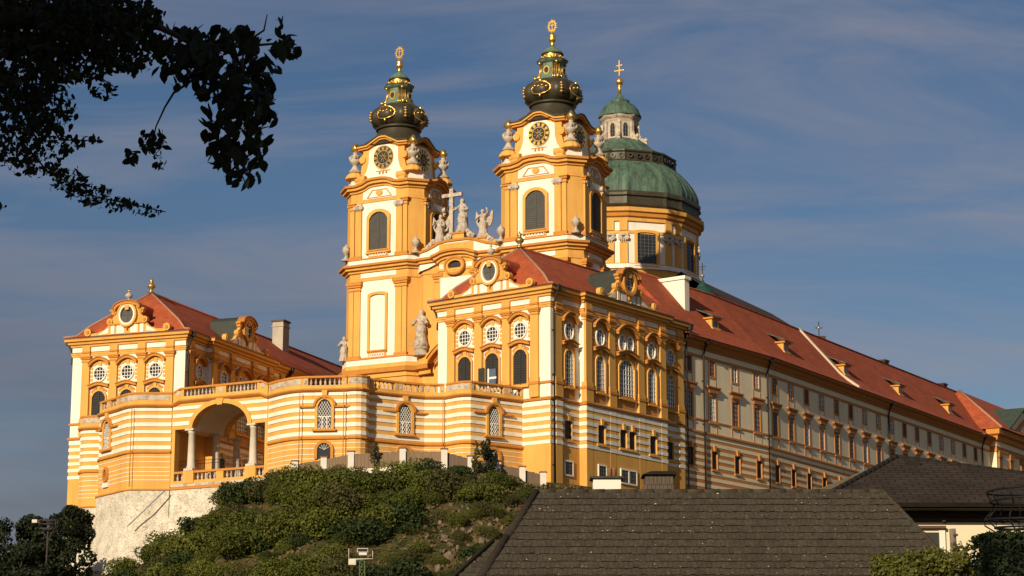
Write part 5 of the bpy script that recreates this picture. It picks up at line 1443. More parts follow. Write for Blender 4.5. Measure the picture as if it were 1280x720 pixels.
def oc8(amt):
    def f(th, r, z):
        d = np.interp(degrees(th) % 45, [0, 14.5, 30.5, 45], [0, 0, 0, 0])
        t = (degrees(th) % 45)
        t = t if t < 22.5 else 45 - t          # 0 at window facets' middle
        rr = cos(radians(14.5)) / cos(radians(t)) if t < 14.5 else cos(radians(8)) / cos(radians(22.5 - t))
        return r * (1 - amt + amt * rr) * (1 + (.012 if 13.5 < t < 15.8 else 0))
    return f
d = MB()
d.lathe((0, 0, 0), [(12.6, 84.2), (12.9, 84.5), (12.5, 84.8), (12.4, 85.9), (12.75, 86.1), (12.75, 86.5), (12.45, 86.9)], COPDK, 144, rf=oc8(1), cap=False, smooth=False)
d.lathe((0, 0, 0), [(12.5, 86.85), (12.45, 87.6), (12.1, 88.6), (11.5, 89.7), (10.6, 90.9), (9.6, 92.0), (8.9, 92.6)], COPPER, 144, rf=oc8(1), cap=False)
d.lathe((0, 0, 0), [(8.95, 92.55), (9.0, 92.7), (8.8, 92.9), (8.75, 94.0), (9.0, 94.2), (9.0, 94.45), (8.3, 94.6)], COPDK, 144, rf=oc8(1), cap=False, smooth=False)
d.lathe((0, 0, 0), [(8.4, 94.55), (7.4, 95.1), (6.1, 95.85), (5.0, 96.6), (4.3, 97.3), (4.0, 97.6)], COPPER, 144, rf=oc8(1), cap=False)
dsh = P(d, 'dome_shell', DO)
rr = MB()
for k in range(40):
    a = 2 * pi * k / 40
    F = Frame(8.72 * cos(a), 8.72 * sin(a), a + pi / 2)
    rr.ring(F, ell(.42, .42, 93.45, 12), ell(.24, .24, 93.45, 12), .0, .18, COPDK)
for k in range(48):                                     # standing seams
    a = 2 * pi * k / 48 + .03; f_ = oc8(1)
    rr.tube([(f_(a % (2 * pi), r, z) * cos(a), f_(a % (2 * pi), r, z) * sin(a), z) for r, z in ((12.48, 86.9), (12.47, 87.6), (12.13, 88.6), (11.53, 89.7), (10.63, 90.9), (9.63, 92.0), (8.95, 92.6))], .05, COPPER, 4, cap=False)
rr.build('ring_frieze', dsh, (0, 0, 0))
ln = MB()
LST = mat('lantern_stone', (.60, .48, .34), .85, var=.15, scale=1.2)
def l8(th, r, z):
    t = (degrees(th) % 45); t = t if t < 22.5 else 45 - t
    return r * cos(radians(22.5)) / cos(radians(t)) * 1.02 if t < 22.5 else r
ln.lathe((0, 0, 0), [(4.1, 97.2), (4.2, 97.5), (3.3, 97.7), (2.75, 98.0), (2.75, 100.9), (2.95, 101.0), (2.95, 101.3), (3.1, 101.35), (3.35, 101.8), (3.4, 102.0)], [STONE, STONE, LST, LST, STONE, LST, STONE, STONE, STONE], 48, rf=l8, cap=False)
lo = P(ln, 'lantern', DO)
L_WN = mesh_window(.42, 2.3, 1.7, .16, .16, cols=2, rows=4, fm=STONE, pm=GLASS, sm=mat('lead_bars', (.12, .115, .10)), bar=.05)
for k in range(8):
    a = radians(k * 45); ri = 2.6
    F = Frame(ri * cos(a), ri * sin(a), a + pi / 2)
    w_ = put('window', L_WN[0], lo, F.loc(0, 0, 98.3), F.ang); put('glass_pane', L_WN[1], w_)
    a2 = a + radians(22.5); F = Frame(2.75 * cos(a2), 2.75 * sin(a2), a2 + pi / 2)
    sc = MB(); sc.prism(Frame(0, 0, a2), [(2.6, 97.6), (4.3, 97.5), (4.35, 98.0), (4.0, 98.35), (3.4, 98.6), (3.15, 99.3), (3.1, 100.9), (2.6, 100.9)], -.22, .22, STONE)
    sc.lathe((4.15 * cos(a2), 4.15 * sin(a2), 97.9), [(.3, 0), (.35, .3), (.2, .55), (0, .75)], STONE, 8)
    sc.build('scroll_buttress', lo)
lr = MB(); lr.lathe((0, 0, 0), [(3.45, 101.95), (3.5, 102.15), (3.3, 102.5), (3.05, 103.2), (2.5, 103.95), (1.8, 104.35), (1.5, 104.45), (1.58, 104.7), (1.6, 104.85), (1.0, 105.1), (.6, 105.5), (.3, 106.1)], COPPER, 40, cap=False)
P(lr, 'lantern_roof', DO)
cr_ = MB(); cr_.lathe((0, 0, 0), [(.3, 106.0), (.22, 107.0), (.3, 107.4), (.2, 107.5), (.5, 107.75), (.68, 108.15), (.5, 108.6), (.15, 108.85), (.1, 109.2)], GOLD, 16)
Fx = Frame(0, 0, -pi / 2)
cr_.box(Fx, -.09, .09, -.07, .07, 109.0, 111.75, GOLD); cr_.box(Fx, -.8, .8, -.06, .06, 110.0, 110.18, GOLD); cr_.box(Fx, -.5, .5, -.06, .06, 110.85, 111.02, GOLD)
for x, z in ((-.8, 110.09), (.8, 110.09), (-.5, 110.93), (.5, 110.93), (0, 111.75)): cr_.lathe((*Fx(x, 0, 0)[:2], z), [(0, -.14), (.14, 0), (0, .14)], GOLD, 6)
P(cr_, 'cross', DO)

# ------------------------------------------------------------------ roofs and turret seen behind the wing
p0 = at(891, 358, 335); p1d = (ax_[0], ax_[1])
NV = thing('nave_roof_range', 'dark roofed range seen just above the red roof ridge, right of the dome', 'building', (p0.x, p0.y, ZB), aA)
L_ = 60
for L_ in np.arange(10, 90, .5):
    q = (p0.x + p1d[0] * L_, p0.y + p1d[1] * L_)
    u = 640 + FPX * q[0] / (q[1] * cos(PITCH) + p0.z * sin(PITCH))
    if u > 964: break
m = MB(); zr = p0.z
DKR = mat('dark_brown_roof', (.055, .032, .022), .9, var=.2)
m.add([(-12, -7, zr - 5), (L_ + 3, -7, zr - 5), (L_, 0, zr), (-12, 0, zr), (-12, 7, zr - 5), (L_ + 3, 7, zr - 5)], [(0, 1, 2, 3), (3, 2, 5, 4), (1, 5, 2)], DKR)
P(m, 'roof', NV)
m = MB(); m.sweep([(-12, -6.3), (L_ + 2, -6.3), (L_ + 2, 6.3), (-12, 6.3)], [(0, 31), (0, zr - 4.6)], OCW, closed=True); P(m, 'wall', NV)
q = at(878.6, 371, 318)
TU = thing('roof_turret', 'little dark green copper turret with a cross, between dome and long red roof', 'turret', (q.x, q.y, ZB), aA)
z0 = q.z; KT = .62
TGR = mat('deep_green_copper', (.018, .06, .045), .5, var=.2)
m = MB(); m.lathe((0, 0, 0), [(1.1, z0 - KT * 12), (1.1, z0 - KT * .3), (1.9, z0 - KT * .1), (2.0, z0 + KT * .2)], OCH, 12, cap=False); P(m, 'wall', TU)
m = MB(); m.lathe((0, 0, 0), [(2.1, z0 + KT * .15), (2.05, z0 + KT * .35), (1.75, z0 + KT * .7), (1.6, z0 + KT * 1.4), (1.25, z0 + KT * 1.9), (.8, z0 + KT * 2.15), (.8, z0 + KT * 2.5), (.5, z0 + KT * 3.1), (.25, z0 + KT * 3.6), (.1, z0 + KT * 4.2)], TGR, 24, cap=False); P(m, 'turret_roof', TU)
m = MB(); m.lathe((0, 0, 0), [(.08, z0 + KT * 4.1), (.1, z0 + KT * 4.5), (.3, z0 + KT * 4.9), (.3, z0 + KT * 5.2), (.08, z0 + KT * 5.6)], mat('tarnished_gilding', (.45, .30, .12)), 12)
m.box(Fx, -.06, .06, -.05, .05, z0 + KT * 5.5, z0 + KT * 8.2, PIPE); m.box(Fx, -.6, .6, -.05, .05, z0 + KT * 7.2, z0 + KT * 7.35, PIPE); m.box(Fx, -.35, .35, -.05, .05, z0 + KT * 6.6, z0 + KT * 6.72, PIPE); P(m, 'cross', TU)
q = at(1024, 426, 335)
m = MB(); m.box(I, -.9, .9, -.9, .9, -3.0, .6, mat('soot_dark_brick', (.07, .045, .035))); m.tube([(0, 0, .5), (0, 0, 3.0)], .07, PIPE, 6); m.lathe((0, 0, 2.0), [(0, -.3), (.3, 0), (0, .3)], mat('tarnished_gilding', (.45, .3, .12)), 8)
m.box(I, -.55, .55, -.05, .05, 1.95, 2.08, PIPE)
tag(m.build('roof_cross', None, q), 'thin metal cross on a small dark base behind the long roof ridge', 'roof cross')
# ------------------------------------------------------------------ ground and hill
def ground_z(x, y):
    zc = np.interp(x, [-400, -90, -70, -57, -50, -45, -38, -32, -24, -17, -5, 2, 6, 14, 40, 400], [-2, 8, 15, 18.0, 18.6, 19.6, 23.4, 27.3, 29.6, 30.2, 30.0, 29.0, 28.9, 28.6, 28, 28])
    yc = np.interp(x, [-400, -70, -55, -46, -40, -33, -24, -17, 0, 6, 12, 40, 100, 300], [300, 275, 262, 251, 248, 243.5, 240.5, 237, 235.5, 238, 244, 280, 350, 600])
    d = yc - y
    z = zc - np.maximum(0, d - 1.5) * 0.62
    back = np.clip((-d - np.interp(x, [-36, -29], [34, 2])) / 10, 0, 1)
    z = np.where(d < 0, zc + (31.0 - zc) * back * (x > -62), z)
    bump = 0.5 * np.sin(x * .55 + y * .13) * np.sin(y * .47 + 1.3) + 0.3 * np.sin(x * 1.3 + 2) * np.sin(y * 1.1)
    z = z + bump * np.clip(d / 4, 0, 1) * (z > 0)
    far = np.clip((y - 700) / 500, 0, 1)
    z = z * (1 - far) - 2.0 * far
    return np.maximum(z, -2.0 + 0.0 * x)
gx = np.concatenate([[-4000, -1500, -700, -400, -250, -160, -120], np.arange(-100, 60, 1.6), [62, 70, 80, 100, 140, 200, 300, 450, 700, 1500, 4000]])
gy = np.concatenate([[-2000, -600, -200, -60, -20, 0, 20, 40, 60, 80, 100, 120, 140, 160, 175], np.arange(182, 262, 1.4), [265, 270, 280, 300, 330, 370, 430, 520, 620, 700, 800, 1000, 1200, 2000, 4000]])
X, Y = np.meshgrid(gx, gy, indexing='ij'); Zg = ground_z(X, Y)
nxg, nyg = X.shape
vsg = np.stack([X, Y, Zg], -1).reshape(-1, 3)
fsg = [(i * nyg + j, (i + 1) * nyg + j, (i + 1) * nyg + j + 1, i * nyg + j + 1) for i in range(nxg - 1) for j in range(nyg - 1)]
gm = bpy.data.meshes.new('ground'); gm.from_pydata([tuple(v) for v in vsg], [], fsg)
def ground_mat():
    m = bpy.data.materials.new('dry_grass_and_rock'); m.use_nodes = True; t = m.node_tree; L = t.links; b = t.nodes['Principled BSDF']
    b.inputs['Roughness'].default_value = 1; b.inputs['Specular IOR Level'].default_value = 0.1
    c = t.nodes.new('ShaderNodeTexCoord')
    n = t.nodes.new('ShaderNodeTexNoise'); n.inputs['Scale'].default_value = .35; n.inputs['Detail'].default_value = 10; n.inputs['Roughness'].default_value = .75
    L.new(c.outputs['Object'], n.inputs['Vector'])
    r = t.nodes.new('ShaderNodeValToRGB'); e = r.color_ramp.elements
    e[0].position = .3; e[0].color = (.035, .042, .012, 1); e[1].position = .75; e[1].color = (.17, .12, .075, 1)
    q = e.new(.46); q.color = (.055, .058, .018, 1); q = e.new(.58); q.color = (.10, .065, .028, 1)
    L.new(n.outputs['Fac'], r.inputs['Fac']); L.new(r.outputs[0], b.inputs['Base Color'])
    n2 = t.nodes.new('ShaderNodeTexNoise'); n2.inputs['Scale'].default_value = 2.5; n2.inputs['Detail'].default_value = 8
    L.new(c.outputs['Object'], n2.inputs['Vector'])
    bp = t.nodes.new('ShaderNodeBump'); bp.inputs['Strength'].default_value = 1; bp.inputs['Distance'].default_value = .5
    L.new(n2.outputs['Fac'], bp.inputs['Height']); L.new(bp.outputs[0], b.inputs['Normal'])
    return m
gm.materials.append(ground_mat())
for p_ in gm.polygons: p_.use_smooth = True
tag(put('ground', gm), kind='structure')

def leaf_mat(name, c0, c1, rough=.7, trans=.15):
    m = bpy.data.materials.new(name); m.use_nodes = True; t = m.node_tree; L = t.links
    b = t.nodes['Principled BSDF']; b.inputs['Roughness'].default_value = rough; b.inputs['Specular IOR Level'].default_value = .25
    oi = t.nodes.new('ShaderNodeObjectInfo'); g = t.nodes.new('ShaderNodeNewGeometry')
    ad = t.nodes.new('ShaderNodeMath'); ad.operation = 'MULTIPLY_ADD'; ad.inputs[1].default_value = .55
    L.new(g.outputs['Random Per Island'], ad.inputs[0])
    ml = t.nodes.new('ShaderNodeMath'); ml.operation = 'MULTIPLY'; ml.inputs[1].default_value = .45
    L.new(oi.outputs['Random'], ml.inputs[0]); L.new(ml.outputs[0], ad.inputs[2])
    r = t.nodes.new('ShaderNodeValToRGB'); r.color_ramp.elements[0].color = (*c0, 1); r.color_ramp.elements[1].color = (*c1, 1)
    L.new(ad.outputs[0], r.inputs['Fac']); L.new(r.outputs[0], b.inputs['Base Color'])
    tr = t.nodes.new('ShaderNodeBsdfTranslucent'); L.new(r.outputs[0], tr.inputs['Color'])
    mx_ = t.nodes.new('ShaderNodeMixShader'); mx_.inputs[0].default_value = trans
    L.new(b.outputs[0], mx_.inputs[1]); L.new(tr.outputs[0], mx_.inputs[2]); L.new(mx_.outputs[0], t.nodes['Material Output'].inputs[0])
    return m
LF_HILL = leaf_mat('hill_shrub_leaves', (.030, .042, .005), (.12, .128, .015))
LF_OLIVE = leaf_mat('olive_shrub_leaves', (.04, .042, .010), (.10, .09, .022))
LF_DARK = leaf_mat('dark_tree_leaves', (.008, .014, .005), (.026, .034, .010))
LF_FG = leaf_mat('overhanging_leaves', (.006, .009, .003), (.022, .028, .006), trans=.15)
LF_BRT = leaf_mat('bright_shrub_leaves', (.06, .072, .009), (.20, .19, .035), trans=.25)
LF_IVY = leaf_mat('ivy_leaves', (.010, .020, .006), (.030, .045, .012))
BARK = mat('bark', (.055, .04, .028), .95, var=.3, scale=3)

def leaves_mesh(name, centers, size, m, r=None, outward=None, shape='quad', jitter=.35):
    r = r or rng
    n = len(centers)
    d = r.normal(size=(n, 3))
    if outward is not None: d = d * .9 + outward * .9
    d /= np.linalg.norm(d, axis=1)[:, None] + 1e-9
    a = np.cross(d, r.normal(size=(n, 3))); a /= np.linalg.norm(a, axis=1)[:, None] + 1e-9
    b = np.cross(d, a)
    s = size * (1 + jitter * r.uniform(-1, 1, size=n))[:, None]
    if shape == 'quad':
        tmpl = [(-.5, 0, 0), (0, -.36, .08), (.5, 0, 0), (0, .36, .08)]
        faces = [(0, 1, 2, 3)]
    else:
        tmpl = [(-.5, 0, 0), (-.25, -.24, .05), (.1, -.29, .06), (.36, -.15, .03), (.55, 0, 0), (.36, .15, .03), (.1, .29, .06), (-.25, .24, .05)]
        faces = [(0, 1, 2, 3, 4), (0, 4, 5, 6, 7)]
    k = len(tmpl)
    V = np.zeros((n, k, 3))
    for i, (u, v_, w_) in enumerate(tmpl):
        V[:, i] = centers + a * s * u + b * s * v_ + d * s * w_
    me = bpy.data.meshes.new(name)
    F = []
    for q in range(n):
        for f in faces: F.append([q * k + i for i in f])
    me.from_pydata(V.reshape(-1, 3).tolist(), [], F)
    me.materials.append(m); me.update()
    return me
def blob_points(n, lobes, r=None):
    r = r or rng
    w_ = np.array([l[3] * l[4] * l[5] for l in lobes]) ** .67; w_ /= w_.sum()
    idx = r.choice(len(lobes), size=n, p=w_)
    d = r.normal(size=(n, 3)); d /= np.linalg.norm(d, axis=1)[:, None]
    rad = r.uniform(.55, 1.08, size=n)[:, None] ** .6
    L_ = np.array(lobes)[idx]
    return L_[:, :3] + d * rad * L_[:, 3:6], d
def bush_meshes(k, m, leaf=.30, n=1500, name='foliage', flat=.8):
    out = []
    for i in range(k):
        r = np.random.default_rng(100 + i * 7 + int(leaf * 100))
        lobes = []
        for q in range(9):
            a = r.uniform(0, 2 * pi); dd = r.uniform(0, .7); s = r.uniform(.36, .66)
            lobes.append((dd * cos(a), dd * sin(a), r.uniform(.15, .75) * flat, s, s, s * r.uniform(.7, 1)))
        pts, d = blob_points(n, lobes, r)
        out.append(leaves_mesh(name, pts, leaf / 2.4, m, r, outward=d))
    return out
BUSH = bush_meshes(7, LF_HILL, .21, 4200); BUSHO = bush_meshes(3, LF_OLIVE, .20, 3800)
LF_LIME = leaf_mat('fresh_shrub_leaves', (.055, .07, .008), (.16, .165, .025)); BUSHL = bush_meshes(2, LF_LIME, .24, 3000)
LF_DEEP = leaf_mat('deep_green_shrub_leaves', (.012, .024, .006), (.045, .062, .012)); BUSHD = bush_meshes(2, LF_DEEP, .26, 3200)
def stem_mesh(h=.6):
    s = MB()
    for k in range(4):
        a = k * 1.6; s.tube([(0, 0, -.5), (.12 * cos(a), .12 * sin(a), .1), (.4 * cos(a), .4 * sin(a), h)], [.05, .04, .015], BARK, 5)
    return s.mesh('stem')
STEM = stem_mesh()
def px_of(x, y, z):
    d = y * cos(PITCH) + z * sin(PITCH); return 640 + FPX * x / d, 360 - FPX * (-y * sin(PITCH) + z * cos(PITCH)) / d
HB = ('dense mid green shrub on the slope below the terrace', 'olive yellow low shrub on the sunlit hillside')
placed = []
r5 = np.random.default_rng(5)
tries = 0
# one deliberate row along the crest first, then a scatter
cands = []
for px, yo, R in [(128, 700, 1.9), (150, 694, 2.2), (178, 684, 2.4), (205, 672, 2.5), (232, 655, 2.4), (262, 638, 2.3), (292, 622, 1.9), (318, 610, 1.5), (342, 603, 1.4), (372, 599, 1.4), (398, 595, 1.4), (424, 590, 1.6), (452, 588, 1.7), (480, 586, 1.5), (508, 585, 1.4), (535, 586, 1.6), (560, 590, 1.4), (600, 595, 1.7), (612, 590, 1.4), (638, 606, 1.0)]:
    cands.append((px, yo, R))
while len(cands) < 330 and tries < 6000:
    tries += 1
    px = r5.uniform(100, 670); py = r5.uniform(600, 735)
    top = np.interp(px, [100, 150, 200, 250, 300, 340, 440, 560, 620, 670], [712, 696, 676, 648, 612, 600, 592, 592, 602, 622])
    if py < top + 4: continue
    rocky = ((px - 575) / 70) ** 2 + ((py - 685) / 55) ** 2 < 1 or ((px - 520) / 70) ** 2 + ((py - 632) / 14) ** 2 < 1 or ((px - 430) / 110) ** 2 + ((py - 700) / 22) ** 2 < 1 or ((px - 640) / 40) ** 2 + ((py - 640) / 25) ** 2 < 1
    if rocky and r5.uniform() < .68: continue
    cands.append((px, py, r5.uniform(1.6, 3.5) * (0.5 if rocky else 1)))
def hill_hit(px, py):
    rv = ray(px, py)
    prev = None
    for yy in np.arange(184, 262, .4):
        p_ = rv * (yy / rv.y)
        g_ = float(ground_z(np.array(p_.x), np.array(yy)))
        if p_.z < g_: return p_.x, yy, g_
    return None
for px, py, R in cands:
    h_ = hill_hit(px, py)
    if h_ is None: continue
    x, y, z = h_
    if any(hypot(x - a, y - b) < (R + c_) * .34 for a, b, c_ in placed): continue
    placed.append((x, y, R))
    ol = r5.uniform() < (.15 + .3 * (px > 480))
    me = BUSHO[r5.integers(3)] if ol else BUSH[r5.integers(7)]
    kind_ = 'olive' if ol else 'green'
    if not ol:
        u_ = r5.uniform()
        if u_ < .2: me = BUSHL[r5.integers(2)]; kind_ = 'lime'
        elif u_ < .45: me = BUSHD[r5.integers(2)]; kind_ = 'deep'
    o = put('hill_shrub', me, None, (x, y, z - .15 * R), r5.uniform(0, 6.28))
    s = R * r5.uniform(.9, 1.15); o.scale = (s, s, s * r5.uniform(.75, 1.05))
    tag(o, {'olive': HB[1], 'green': HB[0], 'lime': 'fresh yellow green shrub standing out lighter on the slope', 'deep': 'deepest green coarse leaved shrub among the others on the slope'}[kind_], 'shrub', kind_ + ' shrubs on the hillside')
# rough grass on the bare patches
gp = []
while len(gp) < 9000:
    px = r5.uniform(90, 690); py = r5.uniform(590, 730)
    x = r5.uniform(-52, 8); y = r5.uniform(205, 242)
    gp.append((x, y))
gp = np.array(gp); gz = ground_z(gp[:, 0], gp[:, 1])
keep = gz > 8
LF_GR = leaf_mat('dry_grass_blades', (.07, .06, .02), (.19, .13, .055), trans=.2)
cp = np.stack([gp[keep, 0], gp[keep, 1], gz[keep] + .12], -1)
tag(put('grass', leaves_mesh('grass', cp, .5, LF_GR, r5, outward=np.array([[0, -.6, .8]] * len(cp)))), 'dry brown grass and weeds between the shrubs on the slope', 'grass', kind='stuff')
# rocks
ROCK = mat('pale_hill_rock', (.20, .145, .095), .95, var=.3, scale=1.5, dark=(.07, .055, .04), dark_scale=1.2, dark_lo=.45, dark_hi=.7, bump=.6, bscale=3)
def rock_mesh(seed):
    r = np.random.default_rng(seed); m = MB()
    ph = r.uniform(0, 6, 6)
    m.lathe((0, 0, 0), [(.01, -.5), (.6, -.4), (.95, -.05), (.85, .3), (.5, .55), (.01, .65)], ROCK, 11, smooth=False,
            rf=lambda th, rr, z: rr * (1 + .28 * sin(2 * th + ph[0] + 2 * z) + .16 * sin(5 * th + ph[1] - 3 * z)))
    return m.mesh('rock')
RK = [rock_mesh(s) for s in range(4)]
for px, py, s in [(563, 700, 1.2), (575, 690, .9), (590, 705, 1.1), (602, 680, .9), (556, 672, .8), (580, 668, .7), (610, 712, 1.2), (548, 715, 1.0), (535, 640, .7), (522, 634, .6), (600, 655, .6), (618, 690, .8), (570, 712, .9), (95, 700, 1.9), (104, 690, 1.3), (88, 712, 1.7), (632, 704, .8), (594, 692, .7), (490, 640, .5), (550, 655, .6)] + [(575 + 42 * r5.normal(), 688 + 24 * r5.normal(), r5.uniform(.25, .6)) for _ in range(60)]:
    h_ = hill_hit(px, py)
    if h_ is None: continue
    o = put('rock', RK[int(px) % 4], None, h_, px); s *= .75 if px > 110 else 1; o.scale = (s * .8, s * .7, s * .8); o.rotation_euler = (px * 1.7, py, px)
    if px < 110: tag(o, 'pale rock outcrop at the foot of the masonry bastion on the far left', 'rock', 'rocks below the bastion')
    else: tag(o, 'pale rock lying bare in the dry grass of the slope', 'rock', 'rocks on the slope')

# ------------------------------------------------------------------ fence along the crest
POSTW = mat('whitewashed_post', (.66, .60, .50), .9, var=.1, scale=2); PANEL = mat('weathered_fence_boards', (.17, .115, .075), .9, var=.3, scale=2, stretch=(6, 6, .4))
PANELP = mat('greyed_fence_boards', (.21, .14, .085), .9, var=.25, scale=2, stretch=(6, 6, .4))
CAPM = mat('fence_cap_tile', (.20, .09, .05), .9, var=.2)
posts = [(369, 577, 240, 31), (405, 572, 239.5, 30), (439, 565, 238, 26), (503.5, 561, 236, 29), (555.5, 562, 236, 29), (588.5, 571, 236.5, 27), (622.5, 577, 237, 26), (653, 584, 237.5, 27), (679, 591, 238, 24), (712, 604, 246, 15)]
f0 = at(503.5, 570, 236)
FE = thing('boundary_fence', 'board fence with whitewashed posts running along the hill crest below the terrace', 'fence', (f0.x, f0.y, f0.z))
tops = []
for px, py, Y_, hpx in posts:
    q = at(px, py, Y_); tops.append(q)
for i, q in enumerate(tops):
    h = posts[i][3] / 11.3
    if i == len(tops) - 1: continue
    m = MB(); m.box(I, -.33, .33, -.33, .33, -h - 1.2, 0, POSTW); m.box(I, -.42, .42, -.42, .42, 0, .12, CAPM)
    m.build('post', FE, (q.x - f0.x, q.y - f0.y, q.z - f0.z))
for i in range(len(tops) - 2):
    a, b = tops[i], tops[i + 1]
    F = Frame(a.x - f0.x, a.y - f0.y, atan2(b.y - a.y, b.x - a.x)); L_ = hypot(b.x - a.x, b.y - a.y)
    m = MB(); n = max(4, int(L_ / .16))
    for k in range(n):
        s0 = .3 + (L_ - .6) * k / n; s1 = .3 + (L_ - .6) * (k + .93) / n
        t = (s0 + s1) / 2 / L_; zt = a.z + (b.z - a.z) * t - f0.z - .25
        m.box(F, s0, s1, -.03, .03 + .012 * (k % 3), zt - 1.55 - random.uniform(0, .1), zt + random.uniform(-.04, .05), PANELP if i < 4 else PANEL)
    m.prism(F, [(0, a.z - f0.z - 1.9), (L_, b.z - f0.z - 1.9), (L_, b.z - f0.z - 3.4), (0, a.z - f0.z - 3.4)], -.2, .2, POSTW if i < 3 else CAPM)
    m.build('board_panel', FE)

# small dark conifer like shrubs before the fence
def shrub_tree(name, label, px, py, Y_, w_, h_, m, seed, leaf=.28, n=900, cat='shrub', group=None):
    q = at(px, py, Y_); r = np.random.default_rng(seed)
    lobes = []
    for k in range(10):
        t = r.uniform(.08, .95); wd_ = w_ * (1 - .75 * t) * r.uniform(.5, 1.0)
        a = r.uniform(0, 6.28); lobes.append((wd_ * .6 * cos(a), wd_ * .6 * sin(a), h_ * t, max(.25, wd_ * .6), max(.25, wd_ * .6), h_ * .13))
    pts, d = blob_points(n, lobes, r)
    T_ = thing(name, label, cat, q, 0, group)
    put('crown', leaves_mesh('crown', pts, leaf, m, r, outward=d), T_)
    s = MB(); s.tube([(0, 0, -.6), (0, 0, h_ * .8)], [.12, .04], BARK, 6); s.build('trunk', T_)
    return T_
shrub_tree('young_tree', 'dark young tree standing in front of the board fence near the orange pavilion', 608, 601, 235.5, 2.6, 4.2, LF_DARK, 21, n=1300, cat='tree')
shrub_tree('young_tree', 'thin wispy sapling before the fence under the rounded bastion', 468, 583, 236, .8, 2.8, LF_OLIVE, 22, n=170, cat='tree')
shrub_tree('young_tree', 'feathery sapling on the crest beside the dark young tree', 594, 592, 236, 1.0, 3.4, LF_OLIVE, 23, n=300, cat='tree')

# ------------------------------------------------------------------ dark trees at the lower left
def round_tree(label, px, py, Y_, R, hh, seed, m=LF_DARK, leaf=.42, n=2600, group=None, name='hillside_tree'):
    q = at(px, py, Y_); r = np.random.default_rng(seed); lobes = []
    for k in range(16):
        a = r.uniform(0, 6.28); t = r.uniform(-.8, 1); dd = R * sqrt(max(.05, 1 - t * t)) * r.uniform(.3, .85); s = R * r.uniform(.22, .42)
        lobes.append((dd * cos(a), dd * sin(a), hh + R * t * .75, s, s, s * .8))
    pts, d = blob_points(n, lobes, r)
    T_ = thing(name, label, 'tree', (q.x, q.y, q.z), 0, group)
    put('crown', leaves_mesh('crown', pts, leaf, m, r, outward=d), T_)
    s = MB(); s.tube([(0, 0, -4), (.1, 0, hh * .5), (0, 0, hh + R * .3)], [.3, .22, .08], BARK, 7)
    for k in range(6):
        l = lobes[k]; s.tube([(0, 0, hh * .6), (l[0] * .5, l[1] * .5, l[2] * .75), (l[0], l[1], l[2])], [.12, .08, .03], BARK, 5)
    s.build('trunk', T_); return T_
round_tree('dark leafy tree at the bottom left corner of the slope', 6, 722, 246, 4.6, 2.2, 31, n=4200)
round_tree('dark round tree just right of the left corner, below the lattice floodlight', 44, 716, 249, 4.0, 2.4, 32, n=3600)
round_tree('dark tree rising highest, against the orange foot of the library building', 94, 690, 262, 3.4, 2.6, 33, n=3400)
round_tree('low dark tree spreading left of the pale masonry bastion', 78, 728, 247, 3.4, 2.0, 34, n=3200)
round_tree('small dark bush tree at the bottom edge left of the rocks', 24, 742, 238, 3.6, 2.0, 35, n=2600)

# ------------------------------------------------------------------ floodlights
GRN = mat('green_painted_steel', (.10, .16, .07), .6, var=.2); LAMPW = mat('pale_lamp_housing', (.62, .58, .48), .6, var=.08); STEEL = mat('dark_rusty_steel', (.05, .04, .035), .7, var=.3)
def lattice_mast(m, w_, z0, z1, mt, n=6, r=.035):
    for sx_, sy_ in ((-1, -1), (1, -1), (1, 1), (-1, 1)): m.tube([(sx_ * w_ * 1.3, sy_ * w_ * 1.3, z0), (sx_ * w_, sy_ * w_, z1)], r, mt, 5)
    for k in range(n):
        za, zb_ = z0 + (z1 - z0) * k / n, z0 + (z1 - z0) * (k + 1) / n
        for f in range(4):
            c_ = [(-1, -1), (1, -1), (1, 1), (-1, 1)]; p_, q_ = c_[f], c_[(f + 1) % 4]
            m.tube([(p_[0] * w_, p_[1] * w_, za), (q_[0] * w_, q_[1] * w_, zb_)], r * .7, mt, 4)
            m.tube([(p_[0] * w_, p_[1] * w_, zb_), (q_[0] * w_, q_[1] * w_, zb_)], r * .7, mt, 4)
q = at(453, 697, 196)
FL = thing('floodlight_mast', 'green lattice mast with two pale floodlight boxes on the slope', 'floodlight', (q.x, q.y, q.z - 5.5))
m = MB(); lattice_mast(m, .22, -2, 5.2, GRN, 9); m.build('mast', FL)
m = MB(); m.tube([(-1.2, 0, 5.35), (.9, 0, 5.4)], .05, LAMPW, 5); m.tube([(-1.2, 0, 5.3), (-1.2, 0, 6.3)], .03, LAMPW, 5); m.tube([(.9, 0, 5.4), (.9, 0, 6.1)], .03, LAMPW, 5); m.build('bracket', FL)
m = MB(); m.box(I, -.45, .5, -.3, .3, 5.95, 6.3, LAMPW); m.box(I, -.3, .4, -.25, .25, 5.7, 5.95, LAMPW); m.box(I, -.4, .45, .3, .33, 6.0, 6.25, GLASS); m.build('lamp', FL)
m = MB(); m.box(I, -1.2, -.55, -.25, .25, 4.85, 5.35, LAMPW); m.box(I, -1.12, -.63, .25, .28, 4.92, 5.28, LAMPW); m.build('lamp', FL)
q = at(60, 661, 244)
FB = thing('floodlight_platform', 'dark steel cage platform with a small floodlight above the trees at far left', 'floodlight', (q.x, q.y, q.z))
m = MB()
m.tube([(0, 0, -6), (0, 0, -.1)], .09, STEEL, 6)
for x0, x1, z_ in ((-.85, .85, 0), (-.9, .9, .95), (-.9, .9, .5)):
    for y_ in (-.5, .5): m.tube([(x0, y_, z_), (x1, y_, z_)], .05 if z_ else .08, STEEL, 5)
    for x_ in (x0, x1): m.tube([(x_, -.5, z_), (x_, .5, z_)], .05, STEEL, 5)
for x_ in (-.9, 0, .9):
    for y_ in (-.5, .5): m.tube([(x_, y_, 0), (x_, y_, .95)], .045, STEEL, 5)
